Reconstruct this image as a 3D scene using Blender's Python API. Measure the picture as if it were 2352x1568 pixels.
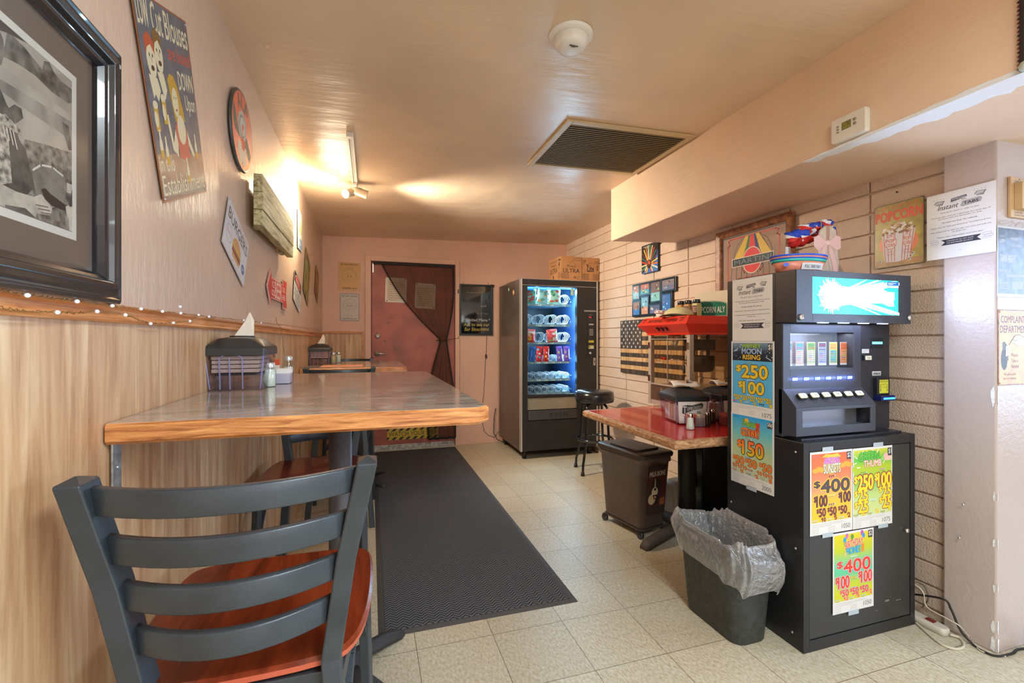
import bpy, bmesh, math, random
from mathutils import Vector, Matrix, noise
PI = math.pi
sc = bpy.context.scene
COL = sc.collection
for _o in list(bpy.data.objects): bpy.data.objects.remove(_o)

# ---------------------------------------------------------------- camera
CAM_H, YAW, FPX, V0 = 1.2, math.radians(17.3), 1043.4, 781.0
cd = bpy.data.cameras.new('camera'); cam = bpy.data.objects.new('camera', cd); COL.objects.link(cam)
cd.sensor_width = 36.0; cd.lens = 36.0*FPX/2352; cd.shift_y = (V0-784)/2352; cd.clip_start = 0.02
cam.location = (0, 0, CAM_H); cam.rotation_euler = (PI/2, 0, -YAW)
sc.camera = cam
# ---------------------------------------------------------------- world, exposure
w = bpy.data.worlds.new('world'); sc.world = w; w.use_nodes = True
w.node_tree.nodes['Background'].inputs[0].default_value = (.75, .85, 1, 1)
w.node_tree.nodes['Background'].inputs[1].default_value = .6
vs = sc.view_settings
vs.view_transform = 'Standard'; vs.look = 'None'; vs.gamma = 1; vs.use_curve_mapping = False; vs.exposure = 0.50

def area(name, loc, rot, sx, sy, power, color, spread=180):
    l = bpy.data.lights.new(name, 'AREA'); l.shape = 'RECTANGLE'; l.size = sx; l.size_y = sy
    l.energy = power; l.color = color; l.spread = math.radians(spread)
    o = bpy.data.objects.new(name, l); COL.objects.link(o); o.location = loc; o.rotation_euler = rot
    return o
# ceiling fixture of the bar room behind the camera, daylight from its east window, two added fill panels, the track spots
area('ceiling_light_main', (.75, -.55, 2.27), (0, 0, 0), .35, 1.2, 48, (.82, .95, 1))
area('fill_panel_rear', (1.6, -2.6, 2.27), (0, 0, 0), 1.2, 1.2, 52, (.84, .96, 1))  # added panel, soft fill from behind the camera
area('window_daylight_east', (5.4, -.9, 1.35), (0, math.radians(90), 0), 1.5, 2.6, 85, (.50, .70, 1))
area('fill_panel_south', (1.6, -3.9, 1.5), (math.radians(-90), 0, PI), 3.2, 1.4, 32, (.86, .94, 1))  # added panel with no window behind it, throws light to the far end

# ---------------------------------------------------------------- helpers
def lin(c):
    return tuple((x/12.92 if x <= .04045 else ((x+.055)/1.055)**2.4) for x in [v/255 for v in c])
def pt(u, v, X=None, Y=None, Z=None):
    'the point of a real plane that lies at a pixel of the 2352 x 1568 photograph'
    s, c = math.sin(YAW), math.cos(YAW); a = (u-1176)/FPX; b = -(v-V0)/FPX
    d = Vector((s+a*c, c-a*s, b))
    t = X/d.x if X is not None else (Y/d.y if Y is not None else (Z-CAM_H)/d.z)
    return Vector((0, 0, CAM_H))+d*t

MATS = {}
def nt(m): return m.node_tree.nodes, m.node_tree.links
def mat(name, rgb, rough=.5, metal=0, spec=.5, emit=None, estr=0, bump=0, bscale=50, bstretch=(1, 1, 1), var=0, vscale=6, coat=0, trans=0, alpha=1, vstretch=(1, 1, 1), sheen=0):
    if name in MATS: return MATS[name]
    m = bpy.data.materials.new(name); m.use_nodes = True; n, l = nt(m); b = n['Principled BSDF']
    b.inputs['Base Color'].default_value = (*lin(rgb), 1); b.inputs['Roughness'].default_value = rough
    b.inputs['Metallic'].default_value = metal; b.inputs['Specular IOR Level'].default_value = spec
    b.inputs['Coat Weight'].default_value = coat; b.inputs['Transmission Weight'].default_value = trans
    b.inputs['Alpha'].default_value = alpha
    if emit: b.inputs['Emission Color'].default_value = (*lin(emit), 1); b.inputs['Emission Strength'].default_value = estr
    if bump or var:
        tc = n.new('ShaderNodeTexCoord')
        def noi(sc_, st, det=5):
            mp = n.new('ShaderNodeMapping'); mp.inputs['Scale'].default_value = st; l.new(tc.outputs['Object'], mp.inputs[0])
            q = n.new('ShaderNodeTexNoise'); q.inputs['Scale'].default_value = sc_; q.inputs['Detail'].default_value = det
            l.new(mp.outputs[0], q.inputs['Vector']); return q
        if bump:
            q = noi(bscale, bstretch); bp = n.new('ShaderNodeBump'); bp.inputs['Strength'].default_value = bump; bp.inputs['Distance'].default_value = .01
            l.new(q.outputs['Fac'], bp.inputs['Height']); l.new(bp.outputs[0], b.inputs['Normal'])
        if var:
            q = noi(vscale, vstretch); r = n.new('ShaderNodeValToRGB'); c0 = lin([max(0, x*(1-var)) for x in rgb]); c1 = lin([min(255, x*(1+var*.6)) for x in rgb])
            r.color_ramp.elements[0].position = .3; r.color_ramp.elements[1].position = .7
            r.color_ramp.elements[0].color = (*c0, 1); r.color_ramp.elements[1].color = (*c1, 1)
            l.new(q.outputs['Fac'], r.inputs[0]); l.new(r.outputs[0], b.inputs['Base Color'])
    MATS[name] = m; return m
def ink(rgb, rough=.45):
    return mat('ink_%d_%d_%d_%d' % (*[int(x) for x in rgb], int(rough*100)), rgb, rough)
def gradient(name, stops, lo, hi, axis='Y', rough=.4):
    m = bpy.data.materials.new(name); m.use_nodes = True; n, l = nt(m); b = n['Principled BSDF']; b.inputs['Roughness'].default_value = rough
    tc = n.new('ShaderNodeTexCoord'); sx = n.new('ShaderNodeSeparateXYZ'); l.new(tc.outputs['Object'], sx.inputs[0])
    mr = n.new('ShaderNodeMapRange'); mr.inputs[1].default_value = lo; mr.inputs[2].default_value = hi; l.new(sx.outputs[axis], mr.inputs[0])
    r = n.new('ShaderNodeValToRGB'); l.new(mr.outputs[0], r.inputs[0]); e = r.color_ramp.elements
    while len(e) < len(stops): e.new(.5)
    for k, (p, c) in enumerate(stops): e[k].position = p; e[k].color = (*lin(c), 1)
    l.new(r.outputs[0], b.inputs['Base Color']); return m
def clear(name, tint, gloss=.12, rough=.02, thru=1.0, edge=.7):
    'thin clear pane: see-through with a glossy reflection'
    m = bpy.data.materials.new(name); m.use_nodes = True; n, l = nt(m); n.remove(n['Principled BSDF'])
    t = n.new('ShaderNodeBsdfTransparent'); t.inputs[0].default_value = (*[x*thru for x in lin(tint)], 1)
    g = n.new('ShaderNodeBsdfGlossy'); g.inputs['Roughness'].default_value = rough
    f = n.new('ShaderNodeLayerWeight'); f.inputs[0].default_value = .5
    pw = n.new('ShaderNodeMath'); pw.operation = 'POWER'; pw.inputs[1].default_value = 4; l.new(f.outputs['Facing'], pw.inputs[0])
    mul = n.new('ShaderNodeMath'); mul.operation = 'MULTIPLY_ADD'; mul.inputs[1].default_value = edge; mul.inputs[2].default_value = gloss; mul.use_clamp = True
    l.new(pw.outputs[0], mul.inputs[0]); mx = n.new('ShaderNodeMixShader'); l.new(mul.outputs[0], mx.inputs[0])
    l.new(t.outputs[0], mx.inputs[1]); l.new(g.outputs[0], mx.inputs[2]); l.new(mx.outputs[0], n['Material Output'].inputs[0]); return m

class MB:
    def __init__(s): s.v = []; s.f = []; s.m = []; s.s = []
    def add(s, vs, fs, m=0, sm=False, M=None):
        o = len(s.v)
        s.v += [tuple(M @ Vector(p)) for p in vs] if M is not None else [tuple(p) for p in vs]
        for f in fs: s.f.append([i+o for i in f]); s.m.append(m); s.s.append(sm)
        return s
    def box(s, x0, y0, z0, x1, y1, z1, m=0, M=None):
        v = [(x, y, z) for z in (z0, z1) for x, y in ((x0, y0), (x1, y0), (x1, y1), (x0, y1))]
        return s.add(v, [(3, 2, 1, 0), (4, 5, 6, 7), (0, 1, 5, 4), (1, 2, 6, 5), (2, 3, 7, 6), (3, 0, 4, 7)], m, False, M)
    def bar(s, p, q, w, h, m=0, up=(0, 0, 1)):
        p, q = Vector(p), Vector(q); d = (q-p); L = d.length; z = d/L; u = Vector(up)
        x = u.cross(z)
        if x.length < 1e-4: x = Vector((1, 0, 0)).cross(z)
        x.normalize(); y = z.cross(x); M = Matrix((x, y, z)).transposed().to_4x4(); M.translation = p
        return s.box(-w/2, -h/2, 0, w/2, h/2, L, m, M)
    def cyl(s, p, q, r0, r1=None, n=16, m=0, sm=True):
        return s.tube([p, q], [r0, r0 if r1 is None else r1], n, m, sm)
    def tube(s, pts, r, n=8, m=0, sm=True, cap=True, closed=False):
        P = [Vector(p) for p in pts]; N = len(P); R = r if isinstance(r, (list, tuple)) else [r]*N
        vs = []; fs = []; t = (P[1]-P[0]).normalized(); a = t.cross(Vector((0, 0, 1)))
        if a.length < 1e-3: a = t.cross(Vector((1, 0, 0)))
        a.normalize()
        for i in range(N):
            if closed: t = (P[(i+1) % N]-P[i-1]).normalized()
            else: t = (P[min(i+1, N-1)]-P[max(i-1, 0)]).normalized()
            a = (a-t*a.dot(t)).normalized(); b = t.cross(a)
            for k in range(n):
                g = 2*PI*k/n; vs.append(P[i]+(a*math.cos(g)+b*math.sin(g))*R[i])
        for i in range(N if closed else N-1):
            j = (i+1) % N
            for k in range(n): fs.append((i*n+k, i*n+(k+1) % n, j*n+(k+1) % n, j*n+k))
        s.add(vs, fs, m, sm)
        if cap and not closed:
            o = len(s.v)-len(vs); s.f += [[o+k for k in reversed(range(n))], [o+(N-1)*n+k for k in range(n)]]; s.m += [m, m]; s.s += [False, False]
        return s
    def lathe(s, prof, n=24, m=0, M=None, sm=True, capb=True, capt=True):
        return s.loft([[(r*math.cos(2*PI*k/n), r*math.sin(2*PI*k/n), z) for k in range(n)] for r, z in prof], m, capb, capt, sm, M)
    def loft(s, secs, m=0, capb=True, capt=True, sm=False, M=None):
        n = len(secs[0]); vs = [p for q in secs for p in q]; fs = []
        for i in range(len(secs)-1):
            for k in range(n): fs.append((i*n+k, i*n+(k+1) % n, (i+1)*n+(k+1) % n, (i+1)*n+k))
        s.add(vs, fs, m, sm, M); o = len(s.v)-len(vs)
        if capb: s.f.append([o+k for k in reversed(range(n))]); s.m.append(m); s.s.append(False)
        if capt: s.f.append([o+(len(secs)-1)*n+k for k in range(n)]); s.m.append(m); s.s.append(False)
        return s
    def extr(s, pts, z0, z1, m=0, M=None, sm=False):
        return s.loft([[(x, y, z0) for x, y in pts], [(x, y, z1) for x, y in pts]], m, True, True, sm, M)
    def grid(s, fn, nu, nv, m=0, sm=True, M=None):
        vs = [fn(i/nu, j/nv) for j in range(nv+1) for i in range(nu+1)]
        fs = [(j*(nu+1)+i, j*(nu+1)+i+1, (j+1)*(nu+1)+i+1, (j+1)*(nu+1)+i) for j in range(nv) for i in range(nu)]
        return s.add(vs, fs, m, sm, M)
def rr(w, d, r, n=5, cx=0, cy=0):
    out = []
    for sx, sy, a0 in ((1, 1, 0), (-1, 1, PI/2), (-1, -1, PI), (1, -1, 1.5*PI)):
        for k in range(n+1):
            a = a0+PI/2*k/n; out.append((cx+sx*(w/2-r)+r*math.cos(a), cy+sy*(d/2-r)+r*math.sin(a)))
    return out
def sec(pts, z): return [(x, y, z) for x, y in pts]
def obj(name, mb, mats, parent=None, bevel=0, seg=2, solid=0, sub=0):
    me = bpy.data.meshes.new(name); me.from_pydata(mb.v, [], mb.f)
    if not isinstance(mats, (list, tuple)): mats = [mats]
    for m in mats: me.materials.append(m)
    me.polygons.foreach_set('material_index', mb.m); me.polygons.foreach_set('use_smooth', mb.s); me.update()
    o = bpy.data.objects.new(name, me); COL.objects.link(o)
    if parent: o.parent = parent
    if solid: q = o.modifiers.new('solid', 'SOLIDIFY'); q.thickness = solid
    if sub: q = o.modifiers.new('sub', 'SUBSURF'); q.levels = sub; q.render_levels = sub
    if bevel:
        q = o.modifiers.new('bevel', 'BEVEL'); q.width = bevel; q.segments = seg; q.limit_method = 'ANGLE'; q.angle_limit = math.radians(40)
        q.harden_normals = False
    return o
def tag(o, label, cat, group=None, kind=None):
    if label: o['label'] = label
    if cat: o['category'] = cat
    if group: o['group'] = group
    if kind: o['kind'] = kind
    return o
def thing(name, label, cat, loc=(0, 0, 0), rz=0, group=None, M=None):
    o = bpy.data.objects.new(name, None); COL.objects.link(o); o.empty_display_size = .05
    if M is not None: o.matrix_world = M
    else: o.location = loc; o.rotation_euler = (0, 0, rz)
    return tag(o, label, cat, group)
def struct(name, mb, mats, parent=None, bevel=0):
    o = obj(name, mb, mats, parent, bevel)
    if not parent: o['kind'] = 'structure'
    return o
def copy_tree(o, parent=None):
    c = o.copy(); COL.objects.link(c); c.parent = parent
    for ch in o.children: copy_tree(ch, c)
    return c
def frame(org, ex, roll=0, ey=(0, 0, 1)):
    ex = Vector(ex).normalized(); ey = Vector(ey); ey = (ey-ex*ey.dot(ex)).normalized(); n = ex.cross(ey)
    M = Matrix((ex, ey, n)).transposed().to_4x4(); M.translation = Vector(org)
    return M @ Matrix.Rotation(roll, 4, 'Z')
LEFT, BACK, RIGHT = (0, 1, 0), (1, 0, 0), (0, -1, 0)    # picture-right directions of the wall faces

_TX = {}
def text_geo(s, bold, shear):
    k = (s, bold, shear)
    if k in _TX: return _TX[k]
    c = bpy.data.curves.new('t', 'FONT'); c.body = s; c.offset = bold; c.shear = shear; c.resolution_u = 4 if s.isdigit() else 2; c.align_x = 'LEFT'
    o = bpy.data.objects.new('t', c); COL.objects.link(o); dg = bpy.context.evaluated_depsgraph_get()
    me = bpy.data.meshes.new_from_object(o.evaluated_get(dg)); V = [tuple(v.co)[:2] for v in me.vertices]; F = [tuple(p.vertices) for p in me.polygons]
    bpy.data.objects.remove(o); bpy.data.curves.remove(c); bpy.data.meshes.remove(me)
    _TX[k] = (V, F); return _TX[k]
class Sheet:
    'layered print on a flat face: local x right, y up, z out of the surface'
    def __init__(s, parent, z=.0006, dz=.0002): s.p = parent; s.z0 = z; s.z = z; s.B = []; s.dz = .00009 if dz > 0 else 0; s.a = MB(); s.t = MB(); s.am = []; s.tm = []; s.bend = None
    def lev(s, x0, y0, x1, y1):
        'print layer: one above whatever it overlaps'
        k = 0; e = 1e-5
        for a, b, c, d, q in s.B:
            if q >= k and a < x1-e and c > x0+e and b < y1-e and d > y0+e: k = q+1
        s.B.append((x0, y0, x1, y1, k)); s.z = s.z0+(k+1)*s.dz
    def _mi(s, L, c):
        m = c if isinstance(c, bpy.types.Material) else ink(c)
        if m not in L: L.append(m)
        return L.index(m)
    def poly(s, pts, c, text=False):
        s.lev(min(p[0] for p in pts), min(p[1] for p in pts), max(p[0] for p in pts), max(p[1] for p in pts)); mb, L = (s.t, s.tm) if text else (s.a, s.am)
        mb.add([(x, y, s.z) for x, y in pts], [tuple(range(len(pts)))], s._mi(L, c)); return s
    def rect(s, x0, y0, x1, y1, c, text=False): return s.poly([(x0, y0), (x1, y0), (x1, y1), (x0, y1)], c, text)
    def ell(s, cx, cy, rx, ry, c, n=20, text=False): return s.poly([(cx+rx*math.cos(2*PI*k/n), cy+ry*math.sin(2*PI*k/n)) for k in range(n)], c, text)
    def line(s, pts, w, c, closed=False, text=False):
        s.lev(min(p[0] for p in pts)-w, min(p[1] for p in pts)-w, max(p[0] for p in pts)+w, max(p[1] for p in pts)+w); mb, L = (s.t, s.tm) if text else (s.a, s.am); mi = s._mi(L, c); P = [Vector(p) for p in pts]
        if closed: P.append(P[0])
        for a, b in zip(P, P[1:]):
            d = b-a
            if d.length < 1e-6: continue
            d.normalize(); nrm = Vector((-d.y, d.x))*w/2; e = d*w*.4
            q = [a-nrm-e, b-nrm+e, b+nrm+e, a+nrm-e]; mb.add([(p.x, p.y, s.z) for p in q], [(0, 1, 2, 3)], mi)
        return s
    def frame(s, x0, y0, x1, y1, w, c): return s.line([(x0, y0), (x1, y0), (x1, y1), (x0, y1)], w, c, True)
    def text(s, t, x0, y0, x1, y1, c, bold=0, shear=0, out=None, ow=.03, fit=True, rot=0, arc=0, out2=None, ow2=.06):
        V, F = text_geo(t, 0, shear); h = y1-y0
        if not V: return s
        bx0, bx1 = min(p[0] for p in V), max(p[0] for p in V); by0, by1 = min(p[1] for p in V), max(p[1] for p in V)
        sx = (x1-x0)/max(1e-6, bx1-bx0); sy = h/max(1e-6, by1-by0)
        if not fit: sx = sy = min(sx, sy)
        cx, cy = (x0+x1)/2, (y0+y1)/2; mx, my = (bx0+bx1)/2, (by0+by1)/2; cr, sr = math.cos(rot), math.sin(rot)
        for col, b in ([(out2, ow2)] if out2 else [])+([(out, ow)] if out else [])+[(c, 0)]:
            s.lev(x0-h*.02, y0-h*.02, x1+h*.02, y1+h*.02); mi = s._mi(s.tm, col); r_ = (max(0, bold)*.55+b*1.15)*h; n_ = 1 if r_ < h*.008 else (4 if r_ < h*.03 else 8)
            for k in range(n_):
                a_ = 2*PI*k/n_+PI/4; ddx, ddy = (r_*math.cos(a_), r_*math.sin(a_)) if n_ > 1 else (0, 0); out_ = []
                for p in V:
                    x, y = (p[0]-mx)*sx, (p[1]-my)*sy
                    if arc: y += arc*(1-(2*x/(x1-x0))**2)
                    out_.append((cx+x*cr-y*sr+ddx, cy+x*sr+y*cr+ddy, s.z+k*7e-6))
                s.t.add(out_, F, mi)
            if n_ == 8: s.t.add([(p[0]-ddx, p[1]-ddy, p[2]+7e-6) for p in out_], F, mi)
        return s
    def lines(s, x0, y0, x1, n, dy, c, w=.0008, seed=0, cen=False):
        'illegible fine print'
        r = random.Random(seed)
        for k in range(n):
            L = (x1-x0)*(r.uniform(.75, 1) if k < n-1 else .5); a = (x0+x1)/2-L/2 if cen else x0
            s.line([(a, y0-k*dy), (a+L, y0-k*dy)], w, c)
        return s
    def done(s, an='printed_picture', tn='lettering'):
        for mb, L, nm in ((s.a, s.am, an), (s.t, s.tm, tn)):
            if mb.v: obj(nm, mb, L, s.p)
# ---------------------------------------------------------------- the room
XL, XR, YB, YS, XE = -.484, 2.315, 5.166, -4.0, 5.6
XB, ZB = 1.778, 1.965            # soffit face and underside
XP, YP = 2.285, 1.107            # pier corner
def ceil_z(x): return 2.30+.028*(x-XL)

def paint(name, rgb, rough, bump, scale, stretch, mott=.05, patch=0):
    m = bpy.data.materials.new(name); m.use_nodes = True; n, l = nt(m); b = n['Principled BSDF']; b.inputs['Roughness'].default_value = rough
    tc = n.new('ShaderNodeTexCoord')
    def noi(sc_, st, det=4, rg=.5):
        mp = n.new('ShaderNodeMapping'); mp.inputs['Scale'].default_value = st; l.new(tc.outputs['Object'], mp.inputs[0])
        q = n.new('ShaderNodeTexNoise'); q.inputs['Scale'].default_value = sc_; q.inputs['Detail'].default_value = det; q.inputs['Roughness'].default_value = rg; l.new(mp.outputs[0], q.inputs['Vector']); return q
    q = noi(1.3, (1, 1, 1)); r = n.new('ShaderNodeValToRGB'); e = r.color_ramp.elements; e[0].position = .3; e[1].position = .72
    e[0].color = (*lin([x*(1-mott) for x in rgb]), 1); e[1].color = (*lin([min(255, x*(1+mott)) for x in rgb]), 1)
    l.new(q.outputs['Fac'], r.inputs[0]); src = r.outputs[0]
    q3 = noi(17, (1, 1, 1), 6, .6); r3 = n.new('ShaderNodeValToRGB'); r3.color_ramp.elements[0].position = .70; r3.color_ramp.elements[1].position = .76
    mx = n.new('ShaderNodeMix'); mx.data_type = 'RGBA'; l.new(r3.outputs[0], mx.inputs[0]); l.new(src, mx.inputs[6]); mx.inputs[7].default_value = (*lin([min(255, x*1.12) for x in rgb]), 1)
    l.new(q3.outputs['Fac'], r3.inputs[0]); l.new(mx.outputs[2], b.inputs['Base Color'])
    h1 = noi(scale, stretch, 5, .6); h2 = noi(2.2, (1, 1, 1), 2); ad = n.new('ShaderNodeMath'); ad.operation = 'MULTIPLY_ADD'; ad.inputs[1].default_value = 3.0
    l.new(h2.outputs['Fac'], ad.inputs[0]); l.new(h1.outputs['Fac'], ad.inputs[2])
    bp = n.new('ShaderNodeBump'); bp.inputs['Strength'].default_value = bump; bp.inputs['Distance'].default_value = .008
    l.new(ad.outputs[0], bp.inputs['Height']); l.new(bp.outputs[0], b.inputs['Normal']); return m
PINK = (210, 183, 162)
M_WALL = paint('wall_paint', PINK, .27, .26, 42, (1, 1, .35))
M_BACK = paint('back_wall_paint', (222, 180, 158), .5, .25, 30, (1, 1, .4))
M_CEIL = paint('ceiling_paint', (228, 202, 172), .32, .55, 9, (.25, 1.2, 1), .06)
M_SOFF = paint('soffit_paint', (232, 202, 174), .5, .3, 20, (1, .3, 1))
M_BLOCK = paint('block_paint', (230, 204, 182), .5, 1.0, 150, (1, 1, 1), .04)
M_PIER = paint('pier_paint', (194, 179, 172), .3, .25, 60, (1, 1, 1), .03)
M_TRIMP = paint('door_trim_paint', (226, 184, 160), .45, .2, 30, (1, 1, .4))

def wood(name, c0, c1, c2, scale, stretch, rough=.4, bump=.1, coat=0, dist=6):
    m = bpy.data.materials.new(name); m.use_nodes = True; n, l = nt(m); b = n['Principled BSDF']; b.inputs['Roughness'].default_value = rough; b.inputs['Coat Weight'].default_value = coat
    tc = n.new('ShaderNodeTexCoord'); mp = n.new('ShaderNodeMapping'); mp.inputs['Scale'].default_value = stretch; l.new(tc.outputs['Object'], mp.inputs[0])
    q = n.new('ShaderNodeTexNoise'); q.inputs['Scale'].default_value = scale; q.inputs['Detail'].default_value = dist; q.inputs['Roughness'].default_value = .62; q.inputs['Distortion'].default_value = .6
    l.new(mp.outputs[0], q.inputs['Vector']); r = n.new('ShaderNodeValToRGB'); e = r.color_ramp.elements; e.new(.5)
    for k, (p, c) in enumerate(((.32, c0), (.5, c1), (.66, c2))): e[k].position = p; e[k].color = (*lin(c), 1)
    l.new(q.outputs['Fac'], r.inputs[0]); l.new(r.outputs[0], b.inputs['Base Color'])
    bp = n.new('ShaderNodeBump'); bp.inputs['Strength'].default_value = bump; bp.inputs['Distance'].default_value = .002; l.new(q.outputs['Fac'], bp.inputs['Height']); l.new(bp.outputs[0], b.inputs['Normal'])
    return m
def panelling(axis):
    'printed plywood: vertical boards of changing tone with fine grain'
    m = wood('wall_panelling_'+axis.lower(), (184, 142, 104), (210, 173, 133), (226, 198, 160), 5, (7, 7, .55), .42, .05)
    n, l = nt(m); b = n['Principled BSDF']; tc = n.new('ShaderNodeTexCoord'); sx = n.new('ShaderNodeSeparateXYZ'); l.new(tc.outputs['Object'], sx.inputs[0])
    q = n.new('ShaderNodeTexNoise'); q.noise_dimensions = '1D'; q.inputs['Scale'].default_value = 1
    sn = n.new('ShaderNodeMath'); sn.operation = 'SNAP'; sn.inputs[1].default_value = .062; l.new(sx.outputs[axis], sn.inputs[0])
    mu = n.new('ShaderNodeMath'); mu.operation = 'MULTIPLY'; mu.inputs[1].default_value = 37; l.new(sn.outputs[0], mu.inputs[0]); l.new(mu.outputs[0], q.inputs['W'])
    r = n.new('ShaderNodeValToRGB'); e = r.color_ramp.elements; e[0].position = .35; e[1].position = .65; e[0].color = (.74, .60, .52, 1); e[1].color = (1, 1, 1, 1); l.new(q.outputs['Fac'], r.inputs[0])
    # a knot/streak layer
    src = b.inputs['Base Color'].links[0].from_socket
    mx = n.new('ShaderNodeMix'); mx.data_type = 'RGBA'; mx.blend_type = 'MULTIPLY'; mx.inputs[0].default_value = .75; l.new(src, mx.inputs[6]); l.new(r.outputs[0], mx.inputs[7]); l.new(mx.outputs[2], b.inputs['Base Color'])
    return m
M_PANL, M_PANB = panelling('Y'), panelling('X')
M_OAK_Y = wood('oak_rail_y', (176, 104, 52), (206, 138, 82), (224, 164, 110), 6, (12, .7, 12), .38, .06)
M_OAK_X = wood('oak_rail_x', (176, 104, 52), (206, 138, 82), (224, 164, 110), 6, (.7, 12, 12), .38, .06)

def floor_mat():
    m = bpy.data.materials.new('vinyl_tile_floor'); m.use_nodes = True; n, l = nt(m); b = n['Principled BSDF']; b.inputs['Roughness'].default_value = .42
    tc = n.new('ShaderNodeTexCoord'); mp = n.new('ShaderNodeMapping'); mp.inputs['Location'].default_value = (-TX0, -TY0, 0); l.new(tc.outputs['Object'], mp.inputs[0])
    br = n.new('ShaderNodeTexBrick'); br.offset = 0; br.inputs['Scale'].default_value = 1/TS; br.inputs['Brick Width'].default_value = 1; br.inputs['Row Height'].default_value = 1
    br.inputs['Mortar Size'].default_value = .0045; br.inputs['Mortar Smooth'].default_value = .3; br.inputs['Bias'].default_value = 0; br.inputs['Color1'].default_value = (.9, .9, .9, 1); br.inputs['Color2'].default_value = (1, 1, 1, 1); br.inputs['Mortar'].default_value = (.25, .2, .16, 1)
    l.new(mp.outputs[0], br.inputs['Vector'])
    m2 = n.new('ShaderNodeMapping'); m2.inputs['Scale'].default_value = (1, .55, 1); m2.inputs['Rotation'].default_value = (0, 0, .5); l.new(tc.outputs['Object'], m2.inputs[0])
    q = n.new('ShaderNodeTexNoise'); q.inputs['Scale'].default_value = 105; q.inputs['Detail'].default_value = 6; q.inputs['Roughness'].default_value = .7; l.new(m2.outputs[0], q.inputs['Vector'])
    r = n.new('ShaderNodeValToRGB'); e = r.color_ramp.elements; e.new(.5)
    for k, (p, c) in enumerate(((.3, (172, 160, 132)), (.45, (202, 194, 170)), (.62, (222, 219, 203)))): e[k].position = p; e[k].color = (*lin(c), 1)
    l.new(q.outputs['Fac'], r.inputs[0])
    q2 = n.new('ShaderNodeTexNoise'); q2.inputs['Scale'].default_value = 1.6; q2.inputs['Detail'].default_value = 4; l.new(tc.outputs['Object'], q2.inputs['Vector'])
    r2 = n.new('ShaderNodeValToRGB'); r2.color_ramp.elements[0].position = .3; r2.color_ramp.elements[1].position = .7; r2.color_ramp.elements[0].color = (.86, .80, .72, 1); l.new(q2.outputs['Fac'], r2.inputs[0])
    src = r.outputs[0]
    for s2 in (r2.outputs[0], br.outputs['Color']):
        mx = n.new('ShaderNodeMix'); mx.data_type = 'RGBA'; mx.blend_type = 'MULTIPLY'; mx.inputs[0].default_value = 1; l.new(src, mx.inputs[6]); l.new(s2, mx.inputs[7]); src = mx.outputs[2]
    l.new(src, b.inputs['Base Color'])
    bp = n.new('ShaderNodeBump'); bp.inputs['Strength'].default_value = .15; bp.inputs['Distance'].default_value = .001; l.new(q.outputs['Fac'], bp.inputs['Height']); l.new(bp.outputs[0], b.inputs['Normal']); return m
TS = .305; _c = pt(1435, 1397, Z=0); TX0, TY0 = _c.x, _c.y
mb = MB(); mb.box(XL-.1, YS-.1, -.1, XE+.1, YB+.1, 0); struct('floor', mb, floor_mat())
# sloping ceiling
mb = MB(); P = [(XL-.1, YS-.1), (XB+.05, YS-.1), (XB+.05, YB+.1), (XL-.1, YB+.1)]
def ceil_slab(mb, x0, y0, x1, y1):
    mb.loft([[(x0, y0, ceil_z(x0)), (x1, y0, ceil_z(x1)), (x1, y1, ceil_z(x1)), (x0, y1, ceil_z(x0))], [(x, y, 2.7) for x, y in ((x0, y0), (x1, y0), (x1, y1), (x0, y1))]])
# grille opening left in the slab
g0, g1, g2, g3 = [pt(u, v, Z=2.352) for u, v in ((1288, 274), (1604, 304), (1472, 396), (1210, 380))]
GX0, GX1, GY0, GY1 = (g0.x+g3.x)/2, (g1.x+g2.x)/2, (g0.y+g1.y)/2, (g2.y+g3.y)/2
GX1 = min(GX1, XB-.02)
ceil_slab(mb, XL-.1, YS-.1, XE+.1, YB+.1)
struct('ceiling', mb, M_CEIL)
mb = MB(); mb.box(XL-.12, YS-.1, 0, XL, YB+.1, 2.6); struct('wall_left', mb, M_WALL)
mb = MB(); mb.box(XL-.1, YB, 0, XR+.1, YB+.12, 2.6); struct('wall_back', mb, M_BACK)
mb = MB(); mb.box(XL-.1, YS-.12, 0, XE+.1, YS, 2.6); struct('wall_south', mb, M_WALL)
mb = MB(); mb.box(XE, YS-.1, 0, XE+.12, YP+.2, 2.6); struct('wall_east', mb, M_WALL)
# block wall: slump blocks in a stack bond with raked joints
mb = MB(); mb.box(XR+.012, YP+.02, 0, XR+.15, YB+.1, 2.6); r = random.Random(4)
CH = .0985; z0 = pt(2135, 1344, X=XR).z % CH - CH; y0 = 3.79-.44*6
z = z0
while z < 2.6:
    y = y0-.44; k = 0
    while y < YB:
        a, b_, c0, c1 = max(y+.004, YP+.03), min(y+.436, YB), z+.004, z+CH-.004
        if b_-a > .02: mb.box(XR+r.uniform(-.002, .002), a, max(c0, 0), XR+.02, b_, c1)
        y += .44
    z += CH
struct('wall_right', mb, M_BLOCK, bevel=.004)
# pier and the wall that carries on to the right
mb = MB(); mb.box(XP, YP, 0, XE+.1, YP+.17, 2.6); struct('wall_pier', mb, M_PIER, bevel=.006)
# soffit; the end is slightly skewed
mb = MB(); ye0, ye1 = pt(1403, 558, Z=ZB), pt(1546, 558, Z=ZB)
pts = [(XB, YS), (3.3, YS), (3.3, YP+.1), (XR+.1, YP+.1), (XR+.1, ye1.y-.03), (XB, XB*ye0.y/ye0.x)]
mb.extr(pts, ZB, 2.55); struct('wall_soffit', mb, M_SOFF, bevel=.006)
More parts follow.
